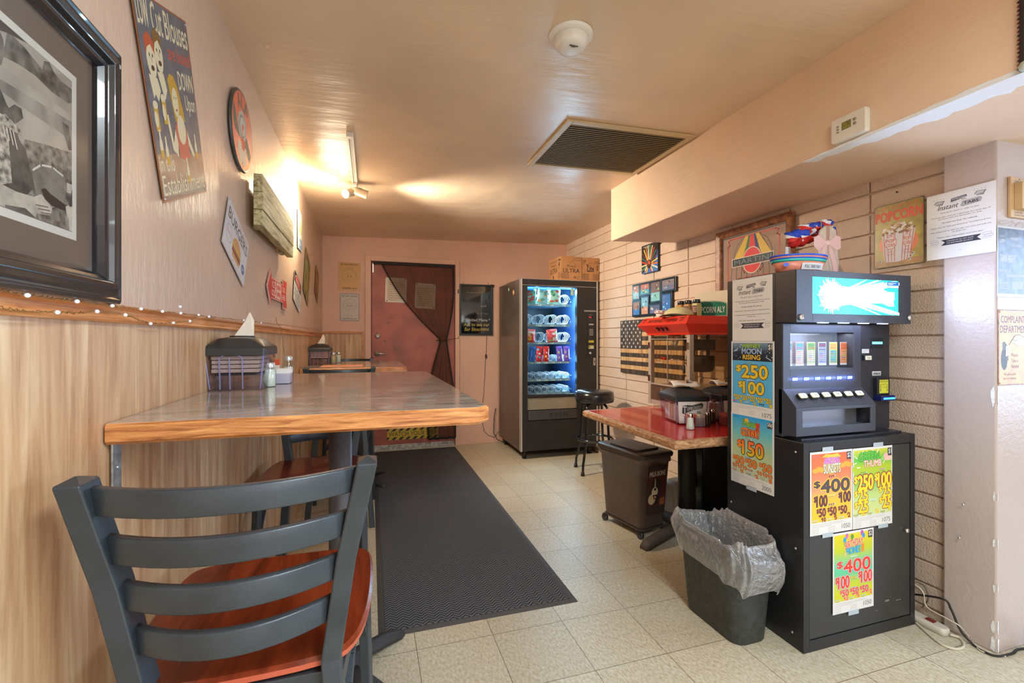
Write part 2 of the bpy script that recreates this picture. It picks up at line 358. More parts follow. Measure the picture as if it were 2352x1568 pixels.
# flaking white plaster along the soffit's lower edge
r = random.Random(9); mb = MB(); e0 = pt(1845, 372, X=XB).y; n = 90; top = []; bot = []
for i in range(n+1):
    y = e0-(e0+.9)*i/n; t = i/n; hh = .012+.030*min(1, t*4)+r.uniform(-.006, .006); ww = .035+.065*min(1, t*5)+r.uniform(-.014, .014)
    if i == 0: hh = ww = .004
    top.append((XB-.0015, y, ZB+max(.003, hh*.35))); bot.append((XB+ww, y, ZB-.0015))
for i in range(n):
    mb.add([top[i], top[i+1], (XB-.0015, top[i+1][1], ZB-.0015), (XB-.0015, top[i][1], ZB-.0015)], [(0, 1, 2, 3)])
    mb.add([(XB-.0015, top[i][1], ZB-.0015), (XB-.0015, top[i+1][1], ZB-.0015), bot[i+1], bot[i]], [(0, 1, 2, 3)])
struct('trim_1', mb, mat('bare_plaster', (236, 238, 240), .55, bump=.6, bscale=60, bstretch=(1, .25, 1)))
# panelling and rails
mb = MB(); mb.box(XL, YS, 0, XL+.006, YB, 1.236); struct('wall_left_panelling', mb, M_PANL)
mb = MB(); mb.box(XL, YB-.006, 0, -.075, YB, 1.272); struct('wall_back_panelling', mb, M_PANB)
prof = [(0, 1.234), (.014, 1.234), (.018, 1.240), (.010, 1.248), (.012, 1.258), (.020, 1.264), (.020, 1.268), (0, 1.268)]
mb = MB(); mb.loft([[(XL+x, y, z) for x, z in prof] for y in (YB, YS)]); struct('trim_2', mb, M_OAK_Y)
mb = MB(); mb.box(XL, YB-.02, 1.27, -.07, YB, 1.292); mb.box(-.09, YB-.016, 0, -.068, YB, 1.272); struct('trim_3', mb, M_OAK_X, bevel=.003)
# door with its painted casing
DX0, DX1, DZ = .004, .925, 2.06
mb = MB()
mb.box(-.055, YB-.02, 0, DX0, YB, 2.115); mb.box(DX1, YB-.02, 0, .972, YB, 2.115); mb.box(DX0, YB-.02, DZ, DX1, YB, 2.115)
struct('trim_4', mb, M_TRIMP, bevel=.003)
M_DOOR = mat('door_red_brown', (172, 92, 72), .42, bump=.12, bscale=14, var=.14, vscale=5)
d = struct('door_1', MB().box(DX0+.012, YB-.008, .045, DX1-.012, YB+.002, DZ-.012), M_DOOR)
mb = MB(); mb.box(DX0, YB-.018, 0, DX0+.012, YB, DZ); mb.box(DX1-.012, YB-.018, 0, DX1, YB, DZ); mb.box(DX0, YB-.018, DZ-.012, DX1, YB, DZ)
obj('jamb', mb, mat('jamb_brown', (120, 52, 40), .5), d)
M_STEEL = mat('brushed_steel', (206, 206, 204), .3, .65); M_CHROME = mat('chrome', (225, 225, 228), .12, 1); M_DKMET = mat('dark_metal', (52, 50, 48), .4, .6)
mb = MB(); mb.box(DX0+.012, YB-.03, 0, DX1-.012, YB-.006, .03); mb.box(DX0+.012, YB-.016, .03, DX1-.012, YB-.007, .052); obj('threshold', mb, mat('worn_aluminium', (176, 170, 160), .38, .8, var=.3, vscale=30), d, .002)
MY = Matrix.Rotation(PI/2, 4, 'X')
def on_y(x, y, z): m = MY.copy(); m.translation = Vector((x, y, z)); return m     # local z points to -Y
p = pt(867, 771, Y=YB)
mb = MB(); mb.lathe([(.032, 0), (.032, .006), (.026, .012), (.02, .02), (.0, .021)], 24, 0, on_y(p.x, YB-.008, p.z)); mb.box(p.x-.001, YB-.030, p.z-.006, p.x+.001, YB-.027, p.z+.006, 1); obj('deadbolt', mb, [M_STEEL, M_DKMET], d)
p = pt(866, 812, Y=YB)
mb = MB(); mb.lathe([(.03, 0), (.03, .008), (.014, .012), (.012, .04), (0, .041)], 24, 0, on_y(p.x, YB-.008, p.z)); mb.tube([(p.x, YB-.043, p.z), (p.x+.03, YB-.048, p.z+.001), (p.x+.095, YB-.046, p.z-.004)], [.011, .010, .008], 10); obj('door_handle', mb, M_STEEL, d)
# double door closer bracket at the hinge corner
obj('closer_bracket', MB().box(DX0+.014, YB-.03, 1.93, DX0+.03, YB-.008, 2.03), M_STEEL, d, .002)
# scuffs and paint chips on the door
r = random.Random(3); s = Sheet(d, .0, .0)
mb = MB()
for (u, v, w_, h_) in ((892, 741, 7, 3), (884, 783, 5, 3), (909, 803, 8, 4), (947, 783, 3, 2), (884, 985, 12, 2)):
    c = pt(u, v, Y=YB-.0085); q = [(c.x+(w_*.0033)*math.cos(a)*r.uniform(.5, 1.2), YB-.0087, c.z+(h_*.0035)*math.sin(a)*r.uniform(.5, 1.2)) for a in [k*PI/5 for k in range(10)]]; mb.add(q, [tuple(range(10))])
obj('paint_scuff', mb, mat('chipped_paint', (132, 104, 92), .6), d)
# ceiling return-air grille
M_GRILLE = mat('grille_beige', (206, 184, 142), .45); M_DARK = mat('dark_void', (26, 22, 18), .9)
gz = ceil_z((GX0+GX1)/2)
t = thing('ceiling_vent', 'beige metal return air grille set in the ceiling beside the soffit', 'ceiling vent', ((GX0+GX1)/2, (GY0+GY1)/2, gz-.002))
W_, L_ = (GX1-GX0), abs(GY1-GY0); t.rotation_euler = (0, -math.atan(.028), 0)
mb = MB()
for a in ((-W_/2, -L_/2, -W_/2+.035, L_/2), (W_/2-.035, -L_/2, W_/2, L_/2), (-W_/2+.035, -L_/2, W_/2-.035, -L_/2+.035), (-W_/2+.035, L_/2-.035, W_/2-.035, L_/2)): mb.box(a[0], a[1], -.012, a[2], a[3], .0)
obj('frame', mb, M_GRILLE, t, .002)
obj('backing', MB().box(-W_/2+.03, -L_/2+.03, -.003, W_/2-.03, L_/2-.03, -.0005), M_DARK, t)
mb = MB(); k = -L_/2+.045
while k < L_/2-.04:
    mb.loft([[(x, k-.0012, -.0085), (x, k+.0012, -.0085), (x, k+.0022, -.0115), (x, k-.0006, -.0115)] for x in (-W_/2+.035, W_/2-.035)]); k += (L_-.085)/25
obj('louvre_slats', mb, mat('slat_shaded_beige', (150, 128, 88), .5), t)  # grille beige darkened to put the slat faces in shade
for x in (-W_*.36, -W_*.1, W_*.12): obj('screw', MB().lathe([(.004, -.0125), (.004, -.0135), (0, -.014)], 8, 0, Matrix.Translation((x, L_/2-.018, 0))), M_STEEL, t)
# smoke detector
c = pt(1311, 82, Z=2.33); cz = ceil_z(c.x)
t = thing('smoke_detector', 'round white smoke detector on the ceiling', 'smoke detector', (c.x, c.y, cz-.001))
M_WPL = mat('white_plastic', (232, 228, 222), .4); FL = Matrix.Rotation(PI, 4, 'X')
obj('mounting_ring', MB().lathe([(.082, 0), (.082, .006), (.076, .012), (.064, .014)], 40, 0, FL), M_WPL, t)
obj('cover', MB().lathe([(.060, .012), (.062, .018), (.060, .036), (.05, .05), (.036, .054), (0, .055)], 40, 0, FL), M_WPL, t)
mb = MB()
for k in range(-3, 4): mb.box(k*.005-.001, -.028, -.0565, k*.005+.001, -.028+.006+.002*(3-abs(k)), -.0535)
obj('sounder_slots', mb, M_DARK, t)
# thermostat and taped strip on the soffit face
c0, c1 = pt(1919, 285, X=XB), pt(2000, 250, X=XB)
M = frame(((XB), (c0.y+c1.y)/2, (pt(1960, 290, X=XB)).z), RIGHT)
t = thing('thermostat', 'white wall thermostat with a small green display on the soffit', 'thermostat', M=M)
tw = abs(c0.y-c1.y); th = .092
obj('housing', MB().extr(rr(tw, th, .008), 0, .026), mat('thermostat_white', (226, 220, 208), .4), t, .004)
s = Sheet(t, .0262); s.rect(-.022, -.008, .012, .02, (142, 138, 62)); s.frame(-.022, -.008, .012, .02, .0015, (60, 60, 40)); s.text('70', -.004, .002, .009, .016, (50, 50, 30)); s.text('HEAT', -.020, .004, -.008, .009, (60, 60, 36))
s.done('display', 'display_figures')
M_GRUB = mat('grey_rubber', (150, 140, 120), .6)
for k in range(3): obj('button', MB().extr(rr(.009, .006, .002, 3, -.038, .012-.011*k), .026, .0275), M_GRUB, t)
for k in range(2): obj('button', MB().lathe([(.006, .026), (.0055, .0285), (0, .0287)], 14, 0, Matrix.Translation((.028, .014-.016*k, 0))), M_GRUB, t)
a, b_ = pt(1915, 340, X=XB), pt(2010, 302, X=XB)
t = thing('label_strip', 'clear label strip with black capitals under the thermostat', 'label', M=frame((XB-.0005, (a.y+b_.y)/2, (a.z+b_.z)/2), RIGHT, .0))
wl = abs(a.y-b_.y); obj('tape', MB().box(-wl/2, -.008, 0, wl/2, .008, .0006), mat('white_tape', (226, 206, 188), .25), t)
s = Sheet(t); s.text('SWAMP/WALL KEEP OFF IF A/C IS ON', -wl*.47, -.004, wl*.47, .004, (70, 56, 50)); s.done()
# ---------------------------------------------------------------- high tables by the left wall
M_LAM = mat('marbled_laminate', (150, 140, 128), .13, spec=.6, coat=.3)
def lam():
    n, l = nt(M_LAM); b = n['Principled BSDF']; tc = n.new('ShaderNodeTexCoord'); mp = n.new('ShaderNodeMapping'); mp.inputs['Scale'].default_value = (1, 2.4, 1); mp.inputs['Rotation'].default_value = (0, 0, .35); l.new(tc.outputs['Object'], mp.inputs[0])
    q = n.new('ShaderNodeTexNoise'); q.inputs['Scale'].default_value = 7; q.inputs['Detail'].default_value = 7; q.inputs['Roughness'].default_value = .68; q.inputs['Distortion'].default_value = 1.2; l.new(mp.outputs[0], q.inputs['Vector'])
    r = n.new('ShaderNodeValToRGB'); e = r.color_ramp.elements
    while len(e) < 5: e.new(.5)
    for k, (p, c) in enumerate(((.3, (112, 122, 112)), (.42, (158, 158, 146)), (.52, (196, 166, 150)), (.6, (188, 188, 180)), (.75, (220, 216, 208)))): e[k].position = p; e[k].color = (*lin(c), 1)
    l.new(q.outputs['Fac'], r.inputs[0]); l.new(r.outputs[0], b.inputs['Base Color'])
lam()
M_EDGE = wood('oak_table_edge', (134, 74, 38), (200, 132, 76), (226, 166, 104), 9, (1.0, 1.0, 14), .32, .15, .2)
M_CAST = mat('cast_iron_black', (58, 58, 60), .5, .1, bump=.3, bscale=220)
M_COLM = mat('column_grey', (84, 84, 88), .42, .1, bump=.15, bscale=200, var=.1)
M_GALV = mat('galvanised', (186, 192, 196), .38, .8, var=.2, vscale=60)
def high_table(label, y0, y1, x1, top, base_y=None, cut=.03):
    cy = (y0+y1)/2; by = cy if base_y is None else base_y
    t = thing('high_table', label, 'table', (-.10, cy, 0), 0, 'high tables along the panelled wall')
    a0, a1, b0, b1 = XL+.010+.10, x1+.10, y0-cy, y1-cy
    def outl(i): return [(a0, b0+i), (a1-cut-i*.4, b0+i), (a1-i, b0+cut+i*.4), (a1-i, b1-cut-i*.4), (a1-cut-i*.4, b1-i), (a0, b1-i)]
    mb = MB(); th = .040
    mb.loft([sec(outl(.006), top-th), sec(outl(.0), top-th+.006), sec(outl(0), top-.006), sec(outl(.005), top-.0005)], 0, True, True)
    obj('wooden_edge', mb, M_EDGE, t)
    mb = MB(); mb.loft([sec(outl(.008), top-.001), sec(outl(.008), top)], 0, True, True); obj('table_top', mb, M_LAM, t)
    by -= cy
    mb = MB(); mb.cyl((0, by, .06), (0, by, top-th-.01), .038, n=28); obj('column', mb, M_COLM, t)
    mb = MB(); mb.lathe([(.07, .05), (.07, .075), (.045, .095), (.04, .11)], 24, 0, Matrix.Translation((0, by, 0)))
    for a in (PI/4, 3*PI/4, 5*PI/4, 7*PI/4):
        a += .0; c, s_ = math.cos(a), math.sin(a); secs = []
        for r_, w_, z0_, z1_ in ((.03, .07, .045, .085), (.12, .06, .04, .075), (.22, .052, .018, .055), (.285, .05, .0, .032), (.31, .04, .0, .018)):
            secs.append([(r_*c-k*w_/2*s_, by+r_*s_+k*w_/2*c, z) for k, z in ((-1, z0_), (1, z0_), (1, z1_*.8), (.5, z1_), (-.5, z1_), (-1, z1_*.8))])
        mb.loft(secs, 0, True, True, True)
    obj('cross_base', mb, M_CAST, t)
    mb = MB(); mb.box(-.15, by-.02, top-th-.01, .15, by+.02, top-th); mb.box(-.02, by-.15, top-th-.01, .02, by+.15, top-th); obj('spider_plate', mb, M_CAST, t)
    mb = MB(); y_ = b0+.02; mb.box(a0+.0, y_, top-th-.003, a0+.07, y_+.032, top-th); mb.box(a0, y_, top-th-.115, a0+.004, y_+.032, top-th)
    mb.lathe([(.005, 0), (.003, .003), (0, .0035)], 10, 0, Matrix.Translation((a0+.004, y_+.016, top-th-.05)) @ Matrix.Rotation(PI/2, 4, 'Y'))
    mb.lathe([(.005, 0), (.003, .003), (0, .0035)], 10, 0, Matrix.Translation((a0+.004, y_+.016, top-th-.09)) @ Matrix.Rotation(PI/2, 4, 'Y'))
    obj('wall_bracket', mb, M_GALV, t, .001)
    return t
T1, T2 = 1.043, 1.0
high_table('nearest high table with marbled top and oak edge against the panelled wall', 1.036, 2.337, .273, T1)
high_table('farther high table with an orange placemat, near the red door', 3.47, 4.62, .262, T2)

# ---------------------------------------------------------------- ladder-back stools
M_BLK = mat('chair_black_metal', (62, 70, 78), .34, .25, bump=.05, bscale=200, var=.12, vscale=12)
M_SEAT = wood('mahogany_seat', (92, 32, 14), (128, 50, 24), (148, 62, 32), 4, (5, .8, 5), .26, .05, .4)
M_SEATE = mat('seat_edge', (190, 92, 66), .35)
def ladder_chair(label):
    t = thing('ladder_back_stool', label, 'bar stool', group='ladder-back stools at the high tables')
    ST, BT = .643, 1.005
    # seat
    def so(i):
        P = [(-.14+i, -.205+i), (.14-i, -.205+i), (.185-i, -.165+i), (.208-i, -.06), (.215-i, .08), (.212-i, .19), (.19-i, .232-i), (.10, .242-i), (-.10, .242-i), (-.19+i, .232-i), (-.212+i, .19), (-.215+i, .08), (-.208+i, -.06), (-.185+i, -.165+i)]
        for _ in range(2): P = [q for a, b in zip(P, P[1:]+P[:1]) for q in ((a[0]*.75+b[0]*.25, a[1]*.75+b[1]*.25), (a[0]*.25+b[0]*.75, a[1]*.25+b[1]*.75))]
        return P
    mb = MB(); mb.loft([sec(so(.012), ST-.024), sec(so(.001), ST-.016), sec(so(0), ST-.006)], 1, True, False, False); mb.loft([sec(so(0), ST-.006), sec(so(.006), ST)], 0, False, False)
    # dished top
    P0 = so(.006); rings = [[(x*k, y*k+.02*(1-k), ST-.010*(1-k**2)**1.2) for x, y in P0] for k in (1, .85, .7, .5, .3, .1)]; mb.loft(rings, 0, False, True, True)
    obj('seat', mb, [M_SEAT, M_SEATE], t, 0)
    H = .016
    for sx in (-1, 1):
        # back post: from the splayed rear foot up through the seat to the top
        pts = [(.196, -.275, 0, .033), (.150, -.205, ST-.10, .033), (.142, -.190, ST+.0, .033), (.168, -.214, .825, .033), (.203, -.238, BT-.012, .033)]
        mb = MB(); secs = []
        for x, y, z, w_ in pts: secs.append([(sx*x+a*w_/2, y+b_*w_*.78, z) for a, b_ in ((-1, -1), (1, -1), (1, 1), (-1, 1))])
        x, y, z, w_ = pts[-1]; secs.append([(sx*x+a*.002, y+b_*.002, BT-.004) for a, b_ in ((-1, -1), (1, -1), (1, 1), (-1, 1))])
        mb.loft(secs); obj('back_leg', mb, M_BLK, t, .003)
        mb = MB(); mb.bar((sx*.190, .205, ST-.026), (sx*.205, .245, 0), .026, .026); obj('front_leg', mb, M_BLK, t, .003)
        # side apron with its sweeping brace
        mb = MB(); mb.bar((sx*.152, -.2, ST-.045), (sx*.19, .205, ST-.045), .02, .035)
        arc = [(sx*(.160+.03*k/10), -.205+.41*k/10, ST-.06-.16*abs(2*k/10-1)**2.2) for k in range(11)]
        for a, b_ in zip(arc, arc[1:]): mb.bar(a, b_, .018, .010)
        obj('side_brace', mb, M_BLK, t, .002)
        for z, nm in ((.20, 'stretcher'),): obj(nm, MB().bar((sx*.182, -.252, z), (sx*.2, .232, z), .018, .022), M_BLK, t, .002)
    obj('front_footrest', MB().bar((-.2, .236, .24), (.2, .236, .24), .024, .03), M_BLK, t, .002)
    obj('rear_stretcher', MB().bar((-.18, -.245, .24), (.18, -.245, .24), .018, .024), M_BLK, t, .002)
    obj('front_seat_rail', MB().bar((-.19, .2, ST-.042), (.19, .2, ST-.042), .02, .034), M_BLK, t, .002); obj('rear_seat_rail', MB().bar((-.14, -.19, ST-.042), (.14, -.19, ST-.042), .02, .034), M_BLK, t, .002)
    for z in (.963, .886, .810, .733):
        f = (z-.643)/(.99-.643); hw = .142+(.203-.142)*(z-.643)/.35-.012; yb = -.190-.048*(z-.643)/.35
        secs = []
        for k in range(15):
            u_ = -1+2*k/14; x = u_*hw; y = yb-.058*(1-u_*u_)
            secs.append([(x, y-.008, z-.021), (x, y+.008, z-.021), (x, y+.008, z+.021), (x, y-.008, z+.021)])
        mb = MB(); mb.loft(secs, 0, True, True, True); o = obj('back_slat', mb, M_BLK, t, .003)
        for p_ in o.data.polygons: p_.use_smooth = True
    return t
def glue(o, loc, rz, label=None, sz=1):
    o.location = loc; o.rotation_euler = (0, 0, rz); o.scale = (1, 1, sz)
    if label: o['label'] = label
    return o
c1 = glue(ladder_chair('nearest black ladder-back stool with a red-brown wooden seat, in the foreground'), (-.208, 1.062, 0), 0)
ch = [glue(copy_tree(c1), (-.222, 2.155, 0), PI, 'black ladder-back stool tucked under the far end of the nearest high table'),
      glue(copy_tree(c1), (-.185, 3.34, 0), 0, 'black ladder-back stool on the near side of the farther high table', 1.03),
      glue(copy_tree(c1), (-.19, 4.55, 0), PI, 'black ladder-back stool at the door end of the farther high table', 1.03)]

# ---------------------------------------------------------------- on the high tables
M_SMOKE = clear('smoky_clear_plastic', (226, 226, 240), .06, .05)
M_LID = mat('lid_black', (50, 52, 54), .32, bump=.08, bscale=300)
M_PAPER = mat('kraft_napkin', (214, 190, 166), .8, bump=.3, bscale=30); M_NAP = mat('napkin_cream', (232, 222, 208), .8, bump=.15, bscale=40)
M_RIB = mat('lilac_plastic_edge', (150, 152, 200), .2, alpha=.55)
def dispenser(label, loc, rz, sc_=1, sign=False, loose=False):
    W_, D_, Hh = .165*sc_, .19*sc_, .175*sc_
    t = thing('napkin_dispenser', label, 'napkin dispenser', loc, rz, 'napkin dispensers on the tables')
    bt, tp = rr(W_*.90, D_*.90, .008, 3), rr(W_, D_, .008, 3); hb = Hh*.66
    mb = MB(); mb.loft([sec(bt, .002), sec(tp, hb)], 0, True, False, True); obj('clear_body', mb, M_SMOKE, t)
    mb = MB()
    for x in (-.04*sc_, -.013*sc_, .022*sc_):
        for sg in (-1,): mb.bar((x, sg*D_*.455, .005), (x, sg*D_*.505, hb*.9), .0035, .003)
    mb.tube([(-.04*sc_+.062*sc_*k/8, -D_*.505, hb*.9+.01*sc_*math.sin(PI*k/8)) for k in range(9)], .0016, 6)
    for x in (-1, 1): mb.bar((x*W_*.42, -D_*.44, .005), (x*W_*.49, -D_*.49, hb), .005, .003)
    obj('moulded_rib', mb, M_RIB, t)
    mb = MB(); k0 = .03*sc_ if not loose else .01*sc_; k = k0; rn = random.Random(7)
    if loose:
        for j in range(5): mb.box(-W_*.36, -D_*.40+j*D_*.165, .008, W_*.36, -D_*.40+(j+.9)*D_*.165, hb*(.75+.12*(j % 2)), j % 2)
    else:
        z = hb*.48
        while z < hb*.96: mb.box(-W_*.40+rn.uniform(-.002, .002), -D_*.42, z, W_*.40+rn.uniform(-.002, .002), D_*.40, z+.0115*sc_, 0); z += .0135*sc_
        mb.box(-W_*.36, -D_*.38, hb*.40, W_*.36, D_*.38, hb*.46, 1)
    obj('napkin_stack', mb, [M_PAPER, M_NAP if loose else M_LID], t, .002)
    mb = MB(); o1, o2, o3, o4 = rr(W_*1.06, D_*1.04, .008, 4), rr(W_*1.02, D_*1.0, .008, 4), rr(W_*.74, D_*.70, .03, 4), rr(W_*.4, D_*.36, .03, 4)
    mb.loft([sec(o1, hb-.006), sec(o1, hb+.016*sc_), sec(o2, hb+.022*sc_)], 0, True, False); mb.loft([sec(o2, hb+.022*sc_), sec(o3, hb+.046*sc_), sec(o4, hb+.052*sc_)], 0, False, True, True)
    obj('lid', mb, M_LID, t, .001)
    mb = MB(); mb.tube([(.035*sc_*math.cos(a), .012*sc_*math.sin(a), hb+.054*sc_) for a in [2*PI*k/16 for k in range(16)]], .0025, 6, closed=True); obj('slot_rim', mb, M_LID, t)
    zt = hb+.052*sc_; mb = MB()
    if loose:
        mb.grid(lambda u, v: (-.07*sc_+.14*sc_*u, -.045*sc_+.08*sc_*v, zt+.012*sc_+.016*sc_*math.sin(PI*v)+.006*math.sin(6*u+2*v)), 8, 6)
        mb.grid(lambda u, v: (-.05*sc_+.12*sc_*u, -.01*sc_+.06*sc_*v, zt+.03*sc_+.008*math.sin(PI*u*1.4)*(1-v)), 6, 4)
    else:
        for sg, lean in ((0, .0), (1, .006)):
            mb.add([(-.028*sc_, -.006+lean, zt-.006), (.034*sc_, -.006+lean, zt-.002), (.033*sc_, .002+lean, zt+.055*sc_), (.020*sc_, .004+lean*2, zt+.082*sc_), (.006*sc_, .002+lean, zt+.05*sc_)], [(0, 1, 2, 3, 4)])
    obj('napkin_tip', mb, M_NAP, t, solid=.0008)
    if sign:
        M = t
        s = Sheet(t); s.done()
        e = bpy.data.objects.new('brand_card', None)
        mbp = MB(); mbp.extr([(-W_*.40, .008), (W_*.40, .008), (W_*.43, hb*.95), (-W_*.43, hb*.95)], 0, .0008)
        card = obj('name_card', mbp, mat('card_white', (232, 228, 224), .3), t); card.matrix_local = frame((0, -D_*.505-.001, 0), (1, 0, 0))
        s = Sheet(card, .001); q = W_*.5
        s.poly([(-q*.62, hb*.48), (-q*.60, hb*.78), (-q*.30, hb*.82), (q*.0, hb*.80), (q*.55, hb*.90), (q*.66, hb*.84), (q*.62, hb*.68), (q*.1, hb*.60), (-q*.35, hb*.50), (-q*.42, hb*.42)], (64, 62, 64))
        s.text('T', -q*.58, hb*.46, -q*.34, hb*.76, (214, 210, 206), .03); s.text('UMBLEWEED', -q*.32, hb*.60, q*.58, hb*.76, (214, 210, 206), .02, rot=.10)
        s.text('INN', q*.28, hb*.44, q*.5, hb*.56, (50, 48, 50), .04); s.line([(-q*.6, hb*.38), (q*.2, hb*.36)], .0006, (120, 110, 110)); s.done()
        bpy.data.objects.remove(e)
    return t
M_GLASSJ = clear('shaker_glass', (236, 244, 240), .08, .03); M_SALT = mat('salt', (244, 242, 238), .9); M_PEP = mat('pepper', (70, 54, 42), .95, var=.4, vscale=900)
def shaker(label, loc, fill, sc_=1, waist=False, group='glass shakers', nm='salt_shaker', level=.64, cap=None):
    t = thing(nm, label, nm.replace('_', ' '), loc, 0, group)
    n_ = 8
    if waist: pr = [(.017, 0), (.020, .004), (.019, .02), (.0155, .036), (.016, .048), (.012, .056), (.011, .060)]
    else: pr = [(.015, 0), (.0175, .003), (.0175, .045), (.0135, .053), (.0130, .058)]
    pr = [(a*sc_, b_*sc_) for a, b_ in pr]
    obj('glass', MB().lathe(pr, n_ if waist else 16, 0, None, True, True, False), M_GLASSJ, t)
    lv = level*.09*sc_; ip = [(a*.9, max(b_, .0015)) for a, b_ in pr if b_ < lv*.95]; ip.append((ip[-1][0], lv*.95))
    obj('contents', MB().lathe(ip, n_ if waist else 16), fill, t)
    zc = pr[-1][1]; obj('cap', MB().lathe([(.0135*sc_, zc-.002), (.014*sc_, zc), (.0142*sc_, zc+.012*sc_), (.0125*sc_, zc+.015*sc_), (.006*sc_, zc+.018*sc_ if waist else zc+.0155*sc_), (0, zc+.0185*sc_ if waist else zc+.016*sc_)], 20), cap or M_STEEL, t)
    return t
def caddy(label, loc, rz, cols, sc_=1):
    t = thing('sweetener_caddy', label, 'sweetener caddy', loc, rz, 'sweetener caddies')
    W_, D_, Hh = .062*sc_, .085*sc_, .045*sc_
    mb = MB(); P = [rr(W_, D_, .006, 2)]; mb.loft([sec(P[0], .001), sec(rr(W_*1.05, D_*1.03, .006, 2), Hh)], 0, True, False, False); obj('clear_tray', mb, M_SMOKE, t)
    rn = random.Random(len(label)); n_ = 11
    for k in range(n_):
        y = -D_*.42+D_*.84*k/(n_-1); c = cols[k*len(cols)//n_]; hh = .058*sc_+rn.uniform(-.003, .004)*sc_; dx = rn.uniform(-.002, .002)
        mb = MB(); mb.box(-W_*.42+dx, y-.0014, .003, W_*.42+dx, y+.0014, hh, 0, Matrix.Translation((0, 0, 0)) @ Matrix.Rotation(rn.uniform(-.03, .03), 4, 'X'))
        obj('sweetener_packet', mb, mat('packet_%d_%d_%d' % c, c, .5), t)
    return t
c = (pt(462, 899, Z=T1)+pt(604, 893, Z=T1))/2
dispenser('large clear napkin dispenser with black lid on the nearest high table', (-.402, 1.595+.094, T1), 0, 1.0)
p = pt(617, 889, Z=T1); shaker('salt shaker with a steel cap beside the large napkin dispenser, nearest', (p.x, p.y+.017, T1), M_SALT, 1.12, nm='salt_shaker', level=.62)
p = pt(652, 884, Z=T1); caddy('small clear caddy of white sugar packets beside the salt shaker on the nearest high table', (p.x-.012, p.y+.075, T1), .0, [(240, 236, 232), (238, 232, 228), (236, 220, 216)], .86)
p = pt(650, 868, Z=T1); shaker('half-hidden shaker behind the sugar caddy on the nearest high table', (p.x+.004, p.y+.10, T1), M_SALT, 1.2, level=.4)
p = pt(633, 870, Z=T1); t = thing('sweetener_packet', 'folded orange and white packet leaning behind the salt shaker', 'sweetener packet', (p.x-.01, p.y+.08, T1), -.2)
obj('paper', MB().box(-.012, -.001, 0, .012, .001, .075, 0).box(-.0122, -.0014, .052, .0122, .0014, .0755, 1), [mat('packet_white', (238, 232, 226), .5), mat('packet_orange', (224, 92, 60), .5)], t)
# table card on the caddy's face
p = pt(705, 836, Z=T2); q = pt(755, 836, Z=T2)
dispenser('smaller napkin dispenser on the farther high table near the corner', (-.395, 4.05, T2), 0, 1.0)
p = pt(767, 835, Z=T2); shaker('left one of two shakers beside the smaller napkin dispenser, farther high table', (p.x, p.y-.07, T2), mat('salt_tan', (216, 190, 150), .9), 1.35, level=.6)
p = pt(773, 833, Z=T2); shaker('right one of two shakers on the farther high table, mostly hidden behind its neighbour', (p.x+.015, p.y+.02, T2), M_SALT, 1.3, level=.6)
a, b_ = pt(718, 843, Z=T2), pt(805, 833, Z=T2)
t = obj('placemat', MB().box(-.36, 3.62, T2, -.06, 3.93, T2+.0012), mat('orange_paper', (240, 172, 140), .7)); tag(t, 'orange paper placemat on the farther high table', 'placemat')

# ---------------------------------------------------------------- string lights along the chair rail
def on_left(u, v, off=.022): return pt(u, v, X=XL+off)
t = thing('string_lights', 'copper wire fairy lights draped along the chair rail of the left wall', 'string lights', on_left(300, 706))
O = t.location
M_COP = mat('copper_wire', (196, 152, 96), .35, .8); M_BULB = mat('bulb_white', (226, 232, 244), .15, emit=(220, 230, 255), estr=.25)
def smooth_path(P, n=10, jit=.0015, seed=1):
    rn = random.Random(seed); out = []
    for a, b_ in zip(P, P[1:]):
        for k in range(n): out.append(a.lerp(b_, k/n)+Vector((0, rn.uniform(-jit, jit), rn.uniform(-jit, jit))))
    return out+[P[-1]]
up = [on_left(u, v, .024) for u, v in ((-60, 662), (0, 667), (62, 678), (118, 686), (177, 692), (258, 702), (322, 709), (372, 716), (415, 719), (458, 725), (520, 731), (590, 739), (640, 745), (700, 752), (736, 758))]
lo = [on_left(u, v, .026) for u, v in ((-60, 705), (0, 708), (60, 716), (132, 717), (180, 719), (223, 715), (288, 722), (318, 735), (346, 743), (398, 741), (436, 737), (456, 724))]
dr = [on_left(u, v, .024) for u, v in ((634, 728), (636, 742), (645, 752), (649, 780), (652, 812))]
mb = MB()
for k, P in enumerate((up, lo, dr)):
    Q = smooth_path([x-O for x in P], 12, .0018, k); mb.tube(Q, .0009, 5)
    Q2 = smooth_path([x-O+Vector((.001, 0, .0012)) for x in P], 12, .0022, k+9); mb.tube(Q2, .0007, 4)
obj('wire', mb, M_COP, t)
for k, (u, v) in enumerate(((63, 678), (177, 692), (258, 702), (132, 717), (223, 715), (288, 723), (346, 743), (398, 741), (436, 737), (324, 709), (373, 715), (415, 719), (414, 704), (456, 723), (480, 727), (560, 735), (600, 741), (255, 666))):
    p = on_left(u, v, .028)-O; obj('bulb', MB().lathe([(0, -.0032), (.0028, -.0018), (.0034, 0), (.0028, .0018), (0, .0032)], 10, 0, Matrix.Translation(p) @ Matrix.Rotation(PI/2, 4, 'X') @ Matrix.Scale(1.35, 4, (0, 0, 1))), M_BULB, t)
